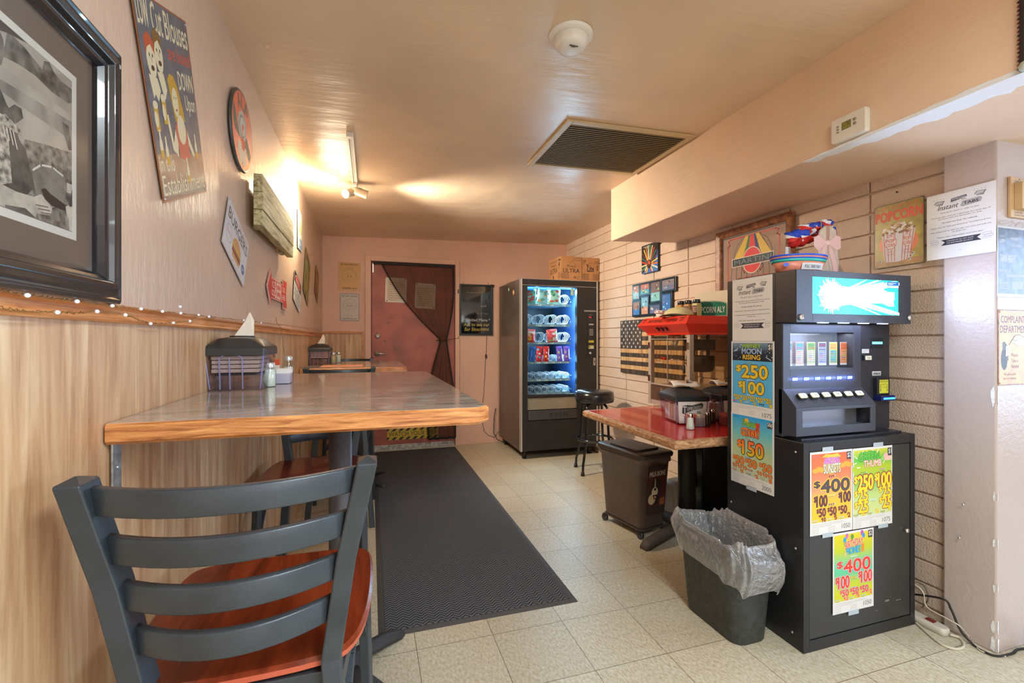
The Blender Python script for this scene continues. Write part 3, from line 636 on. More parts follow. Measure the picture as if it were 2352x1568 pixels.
# ---------------------------------------------------------------- signs and the framed print on the left wall
def panel(name, label, cat, M, w_, h_, th, m, round_=.0, bevel=0, group=None, screws=True):
    t = thing(name, label, cat, M=M, group=group)
    P = rr(w_, h_, round_, 4) if round_ else [(-w_/2, -h_/2), (w_/2, -h_/2), (w_/2, h_/2), (-w_/2, h_/2)]
    obj('panel', MB().extr(P, 0, th), m, t, bevel)
    if screws:
        for sx, sy in screws if screws is not True else ((-1, 1), (1, 1), (-1, -1), (1, -1)):
            obj('nail', MB().lathe([(.0035, th), (.003, th+.002), (0, th+.0025)], 8, 0, Matrix.Translation((sx*(w_/2-.009), sy*(h_/2-.009), 0))), M_STEEL, t)
    return t
def left_M(y, z, roll=0, off=.006): return frame((XL+off, y, z), LEFT, roll)
TIN = .0012
# big framed photograph
M_FRBLK = mat('frame_black_gloss', (34, 34, 38), .22, coat=.5); M_MATB = mat('mount_board', (112, 98, 86), .8)
yr, zt, zb = 1.045, 1.740, 1.268; FW = .58
t = thing('framed_photograph', 'large framed black and white photograph in a glossy black moulding', 'framed picture', M=frame((XL+.001, yr-FW/2, (zt+zb)/2), LEFT))
hw, hh = FW/2, (zt-zb)/2
prf = [(0, 0), (0, .030), (.006, .034), (.012, .030), (.018, .033), (.026, .040), (.036, .038), (.040, .028), (.046, .026), (.052, .018), (.052, 0)]
mb = MB(); secs = []
for sx, sy in ((-1, -1), (1, -1), (1, 1), (-1, 1), (-1, -1)): secs.append([(sx*(hw-d_), sy*(hh-d_), z) for d_, z in prf])
mb.loft(secs, 0, False, False); obj('moulding', mb, M_FRBLK, t, .0015)
mb = MB(); mb.box(-hw+.02, -hh+.02, .002, hw-.02, hh-.02, .010); obj('mount_board', mb, M_MATB, t)
s = Sheet(t, .0102, .0002); iw, ih = hw-.052-.045, hh-.052-.047
s.rect(-iw, -ih, iw, ih, (214, 212, 202)); s.rect(-iw+.012, -ih+.012, iw-.012, ih-.012, mat('sepia_sky', (168, 160, 146), .5, var=.16, vscale=9))
def blob(s, cx, cy, rx, ry, c, seed, n=18, j=.25):
    rn = random.Random(seed); s.poly([(cx+rx*math.cos(2*PI*k/n)*rn.uniform(1-j, 1+j), cy+ry*math.sin(2*PI*k/n)*rn.uniform(1-j, 1+j)) for k in range(n)], c)
def PP(*q):
    out = []
    for u, v in q: p_ = pt(u, v, X=XL+.013); out.append((min(max(p_.y-(yr-FW/2), -iw+.013), iw-.013), min(max(p_.z-(zt+zb)/2, -ih+.013), ih-.013)))
    return out
def sep(nm, v, var=.3, sc_=18, st=(1, 1, 1)): return mat('sepia_'+nm, (v, v*.955, v*.88), .5, var=var, vscale=sc_, vstretch=st)
s.poly(PP((-200, -300), (210, 150), (210, 160), (120, 160), (-200, 10)), sep('cloud', 176, .18, 16))
s.poly(PP((20, 70), (60, 110), (100, 160), (104, 140), (116, 138), (126, 165), (145, 188), (170, 208), (200, 240), (200, 262), (160, 238), (120, 210), (85, 175), (50, 150), (10, 130)), sep('treeline', 104, .5, 60))
s.poly(PP((-200, 60), (0, 150), (60, 190), (200, 290), (205, 580), (-200, 420)), sep('field', 172, .12, 22, (1, .5, 3)))
s.poly(PP((0, 180), (60, 215), (200, 305), (200, 345), (60, 250), (0, 205)), sep('field_band', 146, .25, 26, (1, .4, 3)))
s.poly(PP((60, 320), (100, 330), (200, 372), (200, 560), (120, 500), (60, 440), (40, 380)), sep('scrub', 104, .95, 75))
s.poly(PP((145, 280), (160, 290), (166, 330), (175, 350), (160, 345), (150, 310)), sep('treeline', 104, .5, 60)); s.poly(PP((20, 250), (36, 240), (52, 250), (56, 272), (40, 284), (20, 276)), sep('bush', 90, .5, 60))
s.poly(PP((-60, 170), (0, 196), (18, 240), (32, 262), (46, 320), (62, 345), (74, 400), (82, 430), (60, 452), (-60, 440)), sep('jacket', 78, .55, 45)); s.poly(PP((-60, 245), (0, 262), (20, 290), (30, 420), (0, 425), (-60, 400)), sep('shirt', 160, .6, 42, (3, 3, .6)))
for k in range(4): s.line(PP((4+9*k, 262+12*k), (14+9*k, 312+10*k)), .0022, (200, 192, 178))
s.poly(PP((0, 262), (14, 262), (50, 300), (52, 312), (30, 300), (0, 282)), sep('shirt', 160, .6, 42, (3, 3, .6)))
s.poly(PP((80, 384), (96, 380), (120, 382), (142, 398), (152, 424), (152, 470), (110, 480), (84, 440), (76, 400)), sep('boulder', 128, .25, 40)); s.line(PP((78, 390), (96, 379), (122, 384), (146, 404)), .003, (212, 206, 194))
s.poly(PP((-60, 412), (0, 420), (40, 440), (80, 452), (96, 446), (112, 462), (122, 478), (118, 500), (96, 505), (60, 520), (-60, 500)), sep('hand', 190, .22, 34)); s.poly(PP((14, 470), (60, 478), (84, 500), (80, 520), (14, 500)), sep('cuff_shade', 96, .5, 40))
for k in range(3): s.line(PP((84+6*k, 470+9*k), (112+4*k, 476+8*k)), .0016, (110, 100, 88))
s.poly(PP((96, 434), (106, 432), (116, 444), (172, 484), (170, 493), (150, 484), (120, 472), (104, 456)), (46, 40, 36))
s.poly(PP((152, 474), (205, 486), (205, 580), (158, 560)), sep('stone', 196, .15, 30)); s.poly(PP((156, 420), (170, 426), (168, 446), (156, 442)), sep('stone', 196, .15, 30)); s.poly(PP((166, 440), (205, 452), (205, 492), (160, 474)), sep('dark_brush', 66, .5, 60)); s.poly(PP((86, 490), (158, 500), (160, 556), (84, 520)), sep('scrub', 104, .95, 75))
s.poly(PP((-60, 16), (0, 38), (30, 66), (66, 90), (50, 92), (20, 76), (-60, 50)), (74, 64, 56)); s.poly(PP((-60, 50), (0, 66), (10, 90), (14, 120), (6, 150), (-60, 140)), sep('face_shade', 104, .5, 40))
s.done('photograph')
obj('glass', MB().box(-hw+.048, -hh+.048, .0165, hw-.048, hh-.048, .0175), clear('picture_glass', (250, 250, 250), .0, .01), t)
for x, y in ((hw-.018, hh-.03), (hw-.03, -hh+.034)): obj('felt_dot', MB().lathe([(.005, 0), (.004, .003), (0, .004)], 12, 0, Matrix.Translation((x, y, .034))), mat('clear_dot', (180, 186, 190), .2), t)

CREAM = (214, 204, 170)
# tall tin sign
M = left_M(1.366, 1.795, .384)
t = panel('tin_sign', 'tall tilted blue tin sign about low cut blouses, with beer drinkers drawn on it', 'sign', M, .325, .44, TIN, mat('tin_rust_edge', (150, 88, 54), .35), .004)
s = Sheet(t, TIN+.0002); s.rect(-.158, -.216, .158, .216, mat('tin_blue', (96, 104, 116), .22, var=.14, vscale=18)); s.rect(-.158, -.216, .158, -.11, mat('tin_mauve', (156, 128, 112), .2, var=.12, vscale=14))
s.poly([(-.158, -.205), (.158, -.216), (.158, -.19), (-.158, -.18)], (150, 134, 116))
s.text('LOW', -.150, .155, -.090, .212, CREAM, .03); s.text('Cut', -.075, .150, -.015, .214, CREAM, .02); s.text('Blouses', .0, .150, .150, .210, CREAM, .02)
s.text('are looked', .0, .108, .15, .140, (190, 82, 58), .05); s.text('DOWN', .045, .045, .15, .088, CREAM, .03); s.text('Upon', .075, -.015, .15, .035, CREAM, .02)
s.text('in this', -.150, -.150, -.060, -.112, CREAM, .03); s.text('Establishment', -.150, -.205, .150, -.158, CREAM, .01)
# two laughing heads, a woman with a beer, bottles
for cx, cy, hair, hw_ in ((-.108, .092, (186, 84, 52), .026), (-.062, .108, (126, 92, 48), .024)):
    s.ell(cx, cy, hw_*.95, .040, CREAM); s.poly([(cx-hw_, cy+.005), (cx-hw_*1.05, cy+.04), (cx-.004, cy+.055), (cx+hw_, cy+.036), (cx+hw_*.9, cy+.012), (cx+.004, cy+.03), (cx-hw_*.6, cy+.022)], hair)
    s.ell(cx-.008, cy+.008, .0025, .004, (50, 40, 34)); s.ell(cx+.009, cy+.008, .0025, .004, (50, 40, 34)); s.ell(cx+.002, cy-.018, .009, .006, (90, 60, 46)); s.line([(cx, cy+.004), (cx+.004, cy-.006)], .0014, (70, 56, 46))
s.poly([(-.135, .06), (-.09, .055), (-.08, .03), (-.10, .005), (-.112, .02), (-.125, .01)], CREAM); s.poly([(-.085, .07), (-.05, .07), (-.04, .035), (-.058, .012), (-.07, .03)], CREAM)
s.poly([(-.03, .06), (-.012, .075), (.012, .072), (.03, .05), (.05, .0), (.055, -.03), (.03, -.04), (-.01, -.035), (-.02, .0)], (190, 150, 48)); s.ell(.004, .012, .019, .034, CREAM); s.ell(.006, -.006, .005, .003, (170, 50, 46)); s.ell(-.003, .022, .002, .003, (50, 40, 34)); s.ell(.011, .022, .002, .003, (50, 40, 34))
s.poly([(-.02, -.045), (.0, -.03), (.025, -.03), (.055, -.045), (.062, -.12), (.02, -.125), (-.012, -.12)], (192, 100, 78)); s.ell(.022, -.052, .028, .036, CREAM)
s.poly([(-.022, -.05), (-.05, -.095), (-.025, -.12), (-.015, -.085)], CREAM); s.poly([(-.055, -.02), (-.07, -.02), (-.055, -.10), (-.04, -.11)], CREAM); s.poly([(.058, -.05), (.075, -.08), (.10, -.115), (.085, -.12), (.06, -.09)], CREAM)
for x, y in ((-.125, -.03), (-.075, -.012)): s.poly([(x-.011, y-.03), (x+.011, y-.03), (x+.013, y+.022), (x-.013, y+.022)], (194, 154, 50)); s.ell(x, y+.027, .014, .009, CREAM); s.ell(x-.004, y-.004, .010, .018, CREAM)
for x, y in ((-.125, -.085), (-.095, -.10), (.03, -.15), (.115, -.09)): s.poly([(x-.004, y+.03), (x+.004, y+.03), (x+.005, y+.01), (x+.009, y), (x+.009, y-.034), (x-.009, y-.034), (x-.009, y), (x-.005, y+.01)], CREAM); s.rect(x-.009, y-.034, x+.009, y-.016, (194, 154, 50))
s.done()
# round red sign
t = thing('round_tin_sign', 'round red tin sign with grey lettering high on the left wall', 'sign', M=left_M(1.975, 2.0, 0))
obj('panel', MB().lathe([(.150, 0), (.152, .004), (.147, .009), (.140, .0085)], 48), mat('tin_dark_rim', (70, 70, 68), .3), t)
s = Sheet(t, .0088); s.ell(0, 0, .142, .142, mat('tin_red', (226, 100, 72), .25, var=.08), 48)
G = (104, 108, 98)
for ch_, x, y, r_ in (('A', -.055, .098, .5), ('L', -.002, .112, 0), ('F', .05, .10, -.45)): s.text(ch_, x-.021, y-.028, x+.021, y+.022, G, .05, rot=r_)
s.poly([(-.132, .06), (-.105, .05), (-.07, .0), (-.03, -.035), (-.10, -.03), (-.125, .0)], G); s.poly([(.01, -.03), (.10, -.085), (.122, -.05), (.06, .0)], G)
s.ell(-.005, .018, .058, .056, (190, 190, 178), 30); s.ell(-.005, .018, .044, .042, (130, 134, 124), 26); s.ell(-.003, .018, .036, .034, (200, 200, 190), 26); s.ell(.004, .010, .016, .020, (214, 96, 74)); s.ell(.01, .004, .007, .012, (220, 214, 200))
s.poly([(-.06, -.05), (.05, -.05), (.055, -.10), (.02, -.13), (-.03, -.13), (-.07, -.09)], (226, 206, 178)); s.poly([(-.02, -.02), (.04, -.03), (.02, -.07), (-.01, -.065)], (222, 90, 70))
for y in (.120, -.122): s.ell(.0 if y < 0 else .03, y*.98, .004, .004, (120, 60, 44))
s.done()
# rotated burger sign
t = panel('tin_sign', 'tilted white tin sign with a burger drawn on it, under the round red sign', 'sign', left_M(1.925, 1.56, -.43), .30, .20, TIN, mat('tin_white', (206, 204, 206), .16), .004)
s = Sheet(t, TIN+.0002); s.poly([(-.146, .095), (.146, .095), (.146, -.095), (-.146, -.095)], (204, 200, 200)); s.text('BURGERS', -.13, .028, .135, .072, (96, 90, 88), .03)
s.text('FRESH AND HOT', .0, .078, .13, .088, (212, 110, 96)); s.ell(-.092, -.022, .036, .034, (150, 162, 190), 24); s.ell(-.092, -.022, .033, .031, (206, 202, 202), 24); s.text('Stop In', -.118, -.03, -.066, -.012, (214, 104, 92))
s.poly([(-.04+.055*math.cos(a)+.05, -.025+.042*math.sin(a)) for a in [PI*k/12 for k in range(13)]], (200, 146, 88)); s.rect(-.045, -.036, .066, -.026, (96, 140, 60)); s.rect(-.042, -.046, .063, -.036, (196, 70, 40)); s.rect(-.045, -.054, .066, -.045, (96, 60, 38)); s.rect(-.05, -.03, .07, -.026, (226, 190, 70)); s.poly([(-.042, -.054), (.062, -.054), (.052, -.072), (-.032, -.072)], (200, 146, 88))
s.ell(.108, -.045, .022, .02, (84, 100, 150)); s.text('EAT', .094, -.052, .122, -.038, (214, 214, 220), .03)
for k in range(5): s.text('.', -.12+.05*k, -.088, -.115+.05*k, -.083, (214, 110, 96), .1)
s.done()
# plank sign
WY0, WY1, WZ0, WZ1 = 2.065, 2.835, 1.668, 1.876
t = thing('plank_sign', 'weathered wooden plank board hung off the left wall, lit by the spotlight', 'wooden sign', M=frame((XL+.012, (WY0+WY1)/2, (WZ0+WZ1)/2), LEFT))
M_PLANK = wood('weathered_plank', (120, 108, 70), (176, 164, 118), (206, 198, 156), 7, (.8, 9, 9), .6, .5)
for z0_, z1_, d_ in ((-.113, -.045, 0), (-.043, .033, .003), (.035, .113, .001)): obj('plank', MB().box(-.385, z0_*.92, .02, .385, z1_*.92, .052+d_), M_PLANK, t, .002)
obj('batten', MB().box(-.30, -.10, 0, -.26, .10, .02), M_PLANK, t, .002); obj('batten', MB().box(.24, -.108, 0, .30, .10, .02), M_PLANK, t, .002)
# blue bordered sign
t = panel('tin_sign', 'narrow pale blue bordered tin sign right behind the plank board', 'sign', left_M(3.52, 1.975, 0), .205, .275, TIN, mat('tin_paleblue', (150, 176, 190), .3), .004)
s = Sheet(t, TIN+.0002); s.rect(-.086, -.05, .086, .122, (214, 196, 170)); s.poly([(-.06, -.02), (-.02, .06), (.02, .02), (.05, .08), (.07, -.02)], (150, 168, 110)); s.ell(0, .05, .03, .03, (206, 150, 130)); s.rect(-.086, -.122, .086, -.06, (112, 142, 164)); s.text('COLD DRINKS', -.07, -.105, .07, -.08, (190, 206, 214), .02); s.done()
# rotated scrap-metal looking sign
t = panel('tin_sign', 'tall tilted green and brown distressed tin sign, second from the corner', 'sign', left_M(3.895, 1.70, -.41), .287, .386, TIN, mat('tin_olive', (132, 112, 78), .5, var=.5, vscale=14), .004)
s = Sheet(t, TIN+.0002); rn = random.Random(5)
s.rect(-.11, -.15, .11, .10, mat('tin_mossy', (120, 122, 70), .5, var=.55, vscale=20)); blob(s, -.04, .07, .05, .05, (116, 150, 104), 4); blob(s, .03, -.02, .05, .08, (150, 122, 76), 6); blob(s, -.02, -.10, .06, .04, (160, 136, 60), 7); s.text('ROUTE', -.09, .13, .09, .165, (90, 60, 44), .03)
s.done()
t = panel('tin_sign', 'small tilted ochre tin sign nearest the room corner', 'sign', left_M(4.60, 1.725, -.36), .245, .295, TIN, mat('tin_ochre', (164, 122, 66), .5, var=.3, vscale=18), .004)
s = Sheet(t, TIN+.0002); blob(s, 0, .02, .07, .07, (120, 94, 74), 8); blob(s, .0, .03, .035, .035, (176, 140, 90), 9); s.text('BEER', -.08, -.12, .08, -.08, (90, 66, 50), .03); s.done()
# red arrow sign
t = thing('arrow_sign', 'red arrow-shaped sign pointing left that advertises beer', 'sign', M=left_M(2.70, 1.462, 0))
A_ = [(-.27, .0), (-.185, .093), (-.185, .052), (.15, .052), (.15, .085), (.262, .085), (.235, .0), (.262, -.085), (.15, -.085), (.15, -.052), (-.185, -.052), (-.185, -.093)]
obj('panel', MB().extr(A_, 0, .006), mat('arrow_rim', (216, 170, 160), .3), t)
s = Sheet(t, .0062); s.poly([(x*.965, y*.90) for x, y in A_], (206, 62, 48)); W = (226, 196, 186)
s.text('ICE', -.165, .006, -.105, .036, W, .04); s.text('COLD', -.175, -.036, -.10, -.006, W, .04); s.text('BEER', -.09, -.042, .095, .042, W, .05); s.text('SOLD', .115, .008, .20, .036, W, .04); s.text('HERE', .115, -.036, .20, -.008, W, .04); s.done()
# danger sign
t = panel('tin_sign', 'white tilted warning sign with a red oval right of the arrow sign', 'sign', left_M(3.40, 1.53, -.28), .30, .215, TIN, mat('tin_white', (206, 204, 206), .16), .004)
s = Sheet(t, TIN+.0002); s.rect(-.146, -.103, .146, .103, (206, 208, 204)); s.rect(-.146, .025, .146, .103, (48, 42, 40)); s.ell(0, .064, .115, .031, (214, 196, 186), 28); s.ell(0, .064, .108, .026, (196, 44, 50), 28); s.text('DANGER', -.07, .052, .07, .076, (226, 206, 200), .03)
s.text('NO STUPID', -.12, -.03, .12, .005, (84, 86, 80), .03); s.text('PEOPLE BEYOND', -.12, -.062, .12, -.038, (84, 86, 80), .03); s.text('THIS POINT', -.10, -.095, .10, -.070, (84, 86, 80), .03); s.done()
# outlet plate low on the wall, seen between the stools
p = pt(712, 1175, X=XL+.007)
t = panel('outlet_plate', 'white outlet plate low on the panelled left wall', 'electrical outlet', frame((XL+.007, 3.1, .32), LEFT), .07, .115, .005, M_WPL, .006, .002, screws=False)
s = Sheet(t, .0052)
for y in (-.02, .02): s.ell(0, y, .016, .015, (214, 210, 204)); s.rect(-.007, y-.004, -.005, y+.006, (60, 56, 52)); s.rect(.005, y-.004, .007, y+.006, (60, 56, 52))
s.done('sockets')

# ---------------------------------------------------------------- back wall
def back_M(x, z, roll=0, off=.001): return frame((x, YB-off, z), BACK, roll)
def face(s, cx, cy, k, c, seed, crown=False):
    'simple line-drawn head with curly hair'
    rn = random.Random(seed)
    for q in range(11):
        a = PI*(-.28)+PI*1.56*q/10; x, y = cx+k*.62*math.cos(a), cy+k*.12+k*.66*math.sin(a)
        s.line([(x+k*.20*math.cos(b_), y+k*.18*math.sin(b_)) for b_ in [a-1.7+3.4*j/7 for j in range(8)]], .0013, c)
    s.line([(cx+k*.36*math.cos(a), cy+k*.48*math.sin(a)) for a in [PI*(.95+1.1*j/14) for j in range(15)]], .0014, c)
    s.line([(cx-k*.38, cy+k*.25), (cx-k*.1, cy+k*.38), (cx+k*.12, cy+k*.30), (cx+k*.38, cy+k*.12)], .0014, c)
    for sx in (-1, 1): s.ell(cx+sx*k*.16, cy+k*.02, k*.055, k*.06, c); s.line([(cx+sx*k*.08, cy+k*.12), (cx+sx*k*.17, cy+k*.16), (cx+sx*k*.26, cy+k*.12)], .0012, c)
    s.line([(cx, cy), (cx+k*.03, cy-k*.12), (cx-k*.02, cy-k*.13)], .001, c); s.line([(cx-k*.10, cy-k*.24), (cx, cy-k*.28), (cx+k*.10, cy-k*.24)], .0014, c)
    if crown: s.line([(cx-k*.30, cy+k*.86), (cx-k*.34, cy+k*1.12), (cx-k*.18, cy+k*.98), (cx-k*.08, cy+k*1.16), (cx+k*.04, cy+k*.98), (cx+k*.16, cy+k*1.14), (cx+k*.22, cy+k*.97), (cx+k*.38, cy+k*1.1), (cx+k*.32, cy+k*.84)], .0013, c)
t = panel('tin_sign', 'mustard yellow tin sign with a line-drawn crowned woman, left of the door', 'sign', back_M(-.217, 1.883), .226, .298, TIN, mat('tin_mustard', (206, 156, 84), .4), .003)
s = Sheet(t, TIN+.0002); K = (74, 58, 40); s.text('BEFORE MARRIAGE', -.085, .118, .085, .136, K, .04); s.text('AFTER MARRIAGE', -.07, -.136, .08, -.118, K, .04, rot=PI); face(s, .0, -.005, .095, K, 1, True); s.done('line_drawing')
t = panel('tin_sign', 'white tin sign with a dark border and a line-drawn face, below the mustard sign', 'sign', back_M(-.213, 1.552), .196, .292, TIN, mat('tin_dkborder', (84, 92, 104), .3), .01)
s = Sheet(t, TIN+.0002); s.poly(rr(.186, .282, .008, 3), (198, 190, 182)); K = (78, 68, 62); s.text('BEFORE 6 BEERS', -.078, .113, .078, .127, K, .04); s.text('AFTER 6 BEERS', -.07, -.130, .07, -.116, K, .04, rot=PI); face(s, .0, .015, .085, K, 2); s.line([(-.04, -.09), (-.03, -.082), (-.02, -.094), (-.008, -.084), (.004, -.094), (.016, -.086), (.03, -.094)], .0015, K); s.done('line_drawing')
# sheets in plastic sleeves on the door
M_SLEEVE = mat('plastic_sleeve', (222, 214, 200), .18, bump=.9, bscale=34, spec=.7)
for lab, a, b_, seed in (('plastic-sleeved notice pinned on the door, partly under the curtain edge', pt(885, 637, Y=YB-.01), pt(934, 695, Y=YB-.01), 1), ('plastic-sleeved typed notice on the right half of the door behind the sheer curtain', pt(953, 650, Y=YB-.01), pt(1000, 709, Y=YB-.01), 2)):
    w_, h_ = b_.x-a.x, a.z-b_.z
    t = thing('door_notice', lab, 'notice', M=frame(((a.x+b_.x)/2, YB-.010, (a.z+b_.z)/2), BACK, -.02*seed), group='sleeved notices on the door')
    obj('sleeve', MB().extr(rr(w_, h_, .012, 3), 0, .0012), M_SLEEVE, t); s = Sheet(t, .0014); s.rect(-w_*.42, -h_*.42, w_*.42, h_*.42, mat('notice_paper', (212, 196, 172), .35, bump=.6, bscale=30))
    s.lines(-w_*.36, h_*.30, w_*.34, 9, .024, (120, 104, 88), .0035, seed); s.done('typed_page')
    for sx, sy in ((1, 1), (-1, 1) if seed == 2 else (-1, -1), (1, -1)): obj('push_pin', MB().lathe([(.006, .001), (.006, .005), (0, .006)], 10, 0, Matrix.Translation((sx*w_*.42, sy*h_*.45, 0))), M_DKMET, t)
# WATCH YOUR STEP strip on the door
a, b_ = pt(889, 983, Y=YB-.01), pt(1012, 1008, Y=YB-.01)
cz = .165; w_, h_ = .56, .125; cx = a.x+w_/2
t = thing('floor_warning_strip', 'yellow and black hazard strip low on the door that says watch your step', 'warning sign', M=frame((cx, YB-.0088, cz), BACK))
obj('strip', MB().extr([(-w_/2, -h_/2), (w_/2, -h_/2), (w_/2, h_/2), (-w_/2, h_/2)], 0, .001), mat('hazard_yellow', (206, 172, 40), .5), t)
s = Sheet(t, .0012); K = (50, 46, 40)
for y0_, y1_ in ((h_/2-.030, h_/2), (-h_/2, -h_/2+.030)):
    x = -w_/2-.03
    while x < w_/2-.02:
        q = [(x, y0_), (x+.035, y0_), (x+.035+.030, y1_), (x+.030, y1_)]; q = [(min(max(px_, -w_/2), w_/2), py_) for px_, py_ in q]; s.poly(q, K); x += .075
s.text('WATCH YOUR STEP', -w_/2+.02, -.024, w_/2-.02, .024, K, .01); s.done('hazard_stripes')
# sheer curtain gathered to the right
M_SHEER = bpy.data.materials.new('sheer_black'); M_SHEER.use_nodes = True; n, l = nt(M_SHEER); n.remove(n['Principled BSDF'])
tr = n.new('ShaderNodeBsdfTransparent'); tr.inputs[0].default_value = (.80, .74, .70, 1); df = n.new('ShaderNodeBsdfDiffuse'); df.inputs[0].default_value = (*lin((86, 76, 66)), 1); mx = n.new('ShaderNodeMixShader')
lw = n.new('ShaderNodeLayerWeight'); lw.inputs[0].default_value = .35; mr = n.new('ShaderNodeMapRange'); mr.inputs[3].default_value = .30; mr.inputs[4].default_value = .95; l.new(lw.outputs['Facing'], mr.inputs[0]); l.new(mr.outputs[0], mx.inputs[0])
l.new(tr.outputs[0], mx.inputs[1]); l.new(df.outputs[0], mx.inputs[2]); l.new(mx.outputs[0], n['Material Output'].inputs[0])
M_BORD = mat('curtain_border', (30, 28, 26), .7)
t = thing('sheer_curtain', 'sheer black curtain tied back to the right across the red-brown door', 'curtain', (.46, YB-.035, 0))
def cpt(u, v):
    # v=0 top, v<.55 upper half down to the tie, above .55 lower half; u from left edge to right edge
    gx, gz_ = .785, 1.20
    if v < .55:
        k = v/.55; zt_ = 2.035-.0*u; xl = .10+.0*k; xt = .115+(.895-.115)*u
        xb = gx-.028+.06*u; e = k**1.0; lx = xt+(xb-xt)*(e if u < .98 else e)
        # sag of the free edge
        lx += (1-u)*.03*math.sin(PI*k)*-2.3; z = zt_+(gz_-zt_)*k
        x = lx+u*(.10)*math.sin(PI*k)*.35; fold = .010*math.sin(u*26)*(1-.45*k)+.0045*math.sin(u*61+3*k)
    else:
        k = (v-.55)/.45; z = gz_+(.10-gz_)*k; x0_ = gx-.028+(-.15*math.sin(PI*min(1, k*1.15)*.62)-.0*k); x1_ = gx+.032+.10*min(1, k*1.6)
        x = x0_+(x1_-x0_)*u; fold = .016*math.sin(u*20+1)*min(1, k*4)+.004
    return (x-.46, -.012-fold*.9, z)
obj('sheer_fabric', MB().grid(cpt, 90, 60), M_SHEER, t)
for u_, nm in ((0.0, 'border'), (1.0, 'border')):
    pts = [Vector(cpt(u_, k/50)) for k in range(51)]; mb = MB(); mb.loft([[(p_.x-.008, p_.y-.004, p_.z), (p_.x+.008, p_.y-.004, p_.z), (p_.x+.008, p_.y-.001, p_.z), (p_.x-.008, p_.y-.001, p_.z)] for p_ in pts], 0, True, True, True); obj(nm, mb, M_BORD, t)
pts = [Vector(cpt(k/30, 1.0)) for k in range(31)]; mb = MB(); mb.loft([[(p_.x, p_.y-.004, p_.z-.012), (p_.x, p_.y-.004, p_.z+.012), (p_.x, p_.y-.001, p_.z+.012), (p_.x, p_.y-.001, p_.z-.012)] for p_ in pts], 0, True, True, True); obj('hem', mb, M_BORD, t)
obj('header_band', MB().box(-.43, -.022, 2.022, .445, -.008, 2.052), M_BORD, t, .002)
mb = MB(); mb.tube([(.297+.052*math.cos(a), -.014+.020*math.sin(a), 1.20) for a in [2*PI*k/14 for k in range(14)]], .004, 6, closed=True); mb.tube([(.34, -.015, 1.20), (.42, .0, 1.21), (.497, .018, 1.225)], .002, 5); obj('tie_cord', mb, M_BORD, t)
obj('hook', MB().tube([(.497, .02, 1.215), (.497, .012, 1.215), (.50, .008, 1.235), (.50, .014, 1.25)], .0018, 6), M_DKMET, t)
# chalkboard sign with its cord
a, b_ = pt(1055, 652, Y=YB), pt(1131, 770, Y=YB)
w_, h_ = b_.x-a.x, a.z-b_.z
t = thing('chalkboard_sign', 'black framed lit chalkboard with handwritten limited menu notes, left of the snack machine', 'chalkboard', M=frame(((a.x+b_.x)/2, YB-.002, (a.z+b_.z)/2), BACK))
mb = MB(); q = .020
for r_ in ((-w_/2, h_/2-q, w_/2, h_/2), (-w_/2, -h_/2, w_/2, -h_/2+q), (-w_/2, -h_/2+q, -w_/2+q, h_/2-q), (w_/2-q, -h_/2+q, w_/2, h_/2-q)): mb.box(r_[0], r_[1], 0, r_[2], r_[3], .022)
obj('frame', mb, mat('anodised_black', (48, 54, 54), .3, .4), t, .003)
obj('corner_cap', MB().box(w_/2-.03, h_/2-.026, .0, w_/2+.012, h_/2+.004, .026), mat('corner_black', (24, 24, 24), .4), t, .002)
obj('acrylic_board', MB().box(-w_/2+.015, -h_/2+.015, 0, w_/2-.015, h_/2-.015, .012), mat('acrylic_black', (20, 24, 26), .05, spec=.9), t)
s = Sheet(t, .0122); CW, CY = (206, 208, 204), (206, 180, 70)
s.text('* Limited Menu *', -w_*.40, -h_*.225, w_*.42, -h_*.165, CW, bold=-.014); s.text('Ask to see our', -w_*.38, -h_*.32, w_*.40, -h_*.255, CY, bold=-.012, shear=.2); s.text('Bar Bites', -w_*.35, -h_*.415, w_*.1, -h_*.345, CY, bold=-.012, shear=.1); s.text('menu', w_*.12, -h_*.41, w_*.38, -h_*.36, CY, bold=-.012, shear=.1)
s.text('sold', w_*.12, h_*.06, w_*.30, h_*.10, (150, 150, 146)); s.text('Fish & Chips', -.0, -h_*.10, w_*.36, -h_*.05, (120, 116, 90)); s.line([(-w_*.3, h_*.34), (w_*.2, h_*.335)], .004, (150, 130, 50)); s.done('chalk_marks', 'chalk_writing')
mb = MB()
for x in (-w_*.4, w_*.36): mb.tube([(x, h_/2, .01), (x+.006, h_/2+.012, .006), (x+.002, h_/2+.03, .002)], .0015, 5)
obj('hanging_hook', mb, M_DKMET, t)
r = random.Random(2); P = [pt(u, v, Y=YB-.006) for u, v in ((1118, 771), (1117, 800), (1115, 830), (1113, 870), (1111, 905), (1108, 930), (1107, 965), (1112, 990), (1122, 1000), (1135, 1004), (1146, 990))]
t = thing('extension_cord', 'thin dark cord with an inline switch running down from the chalkboard', 'cord', (P[0].x, YB-.006, P[0].z)); O = P[0]
obj('cord', MB().tube(smooth_path([p_-O for p_ in P], 5, .0014, 4), .0022, 6), mat('cord_brown', (58, 40, 34), .6), t)
p = pt(1116, 818, Y=YB-.008)-O; obj('inline_switch', MB().extr(rr(.018, .045, .006), 0, .012, 0, Matrix.Translation((p.x, -.001, p.z)) @ Matrix.Rotation(PI/2, 4, 'X')), mat('switch_dark', (44, 34, 30), .5), t, .002)
# small wall bits right of the door: doorbell button and a low white gadget
t = obj('door_button', MB().box(.952, YB-.024, 1.735, .964, YB-.020, 1.78), M_DKMET, None, .001); tag(t, 'small dark door chime button on the casing right of the curtain', 'button')

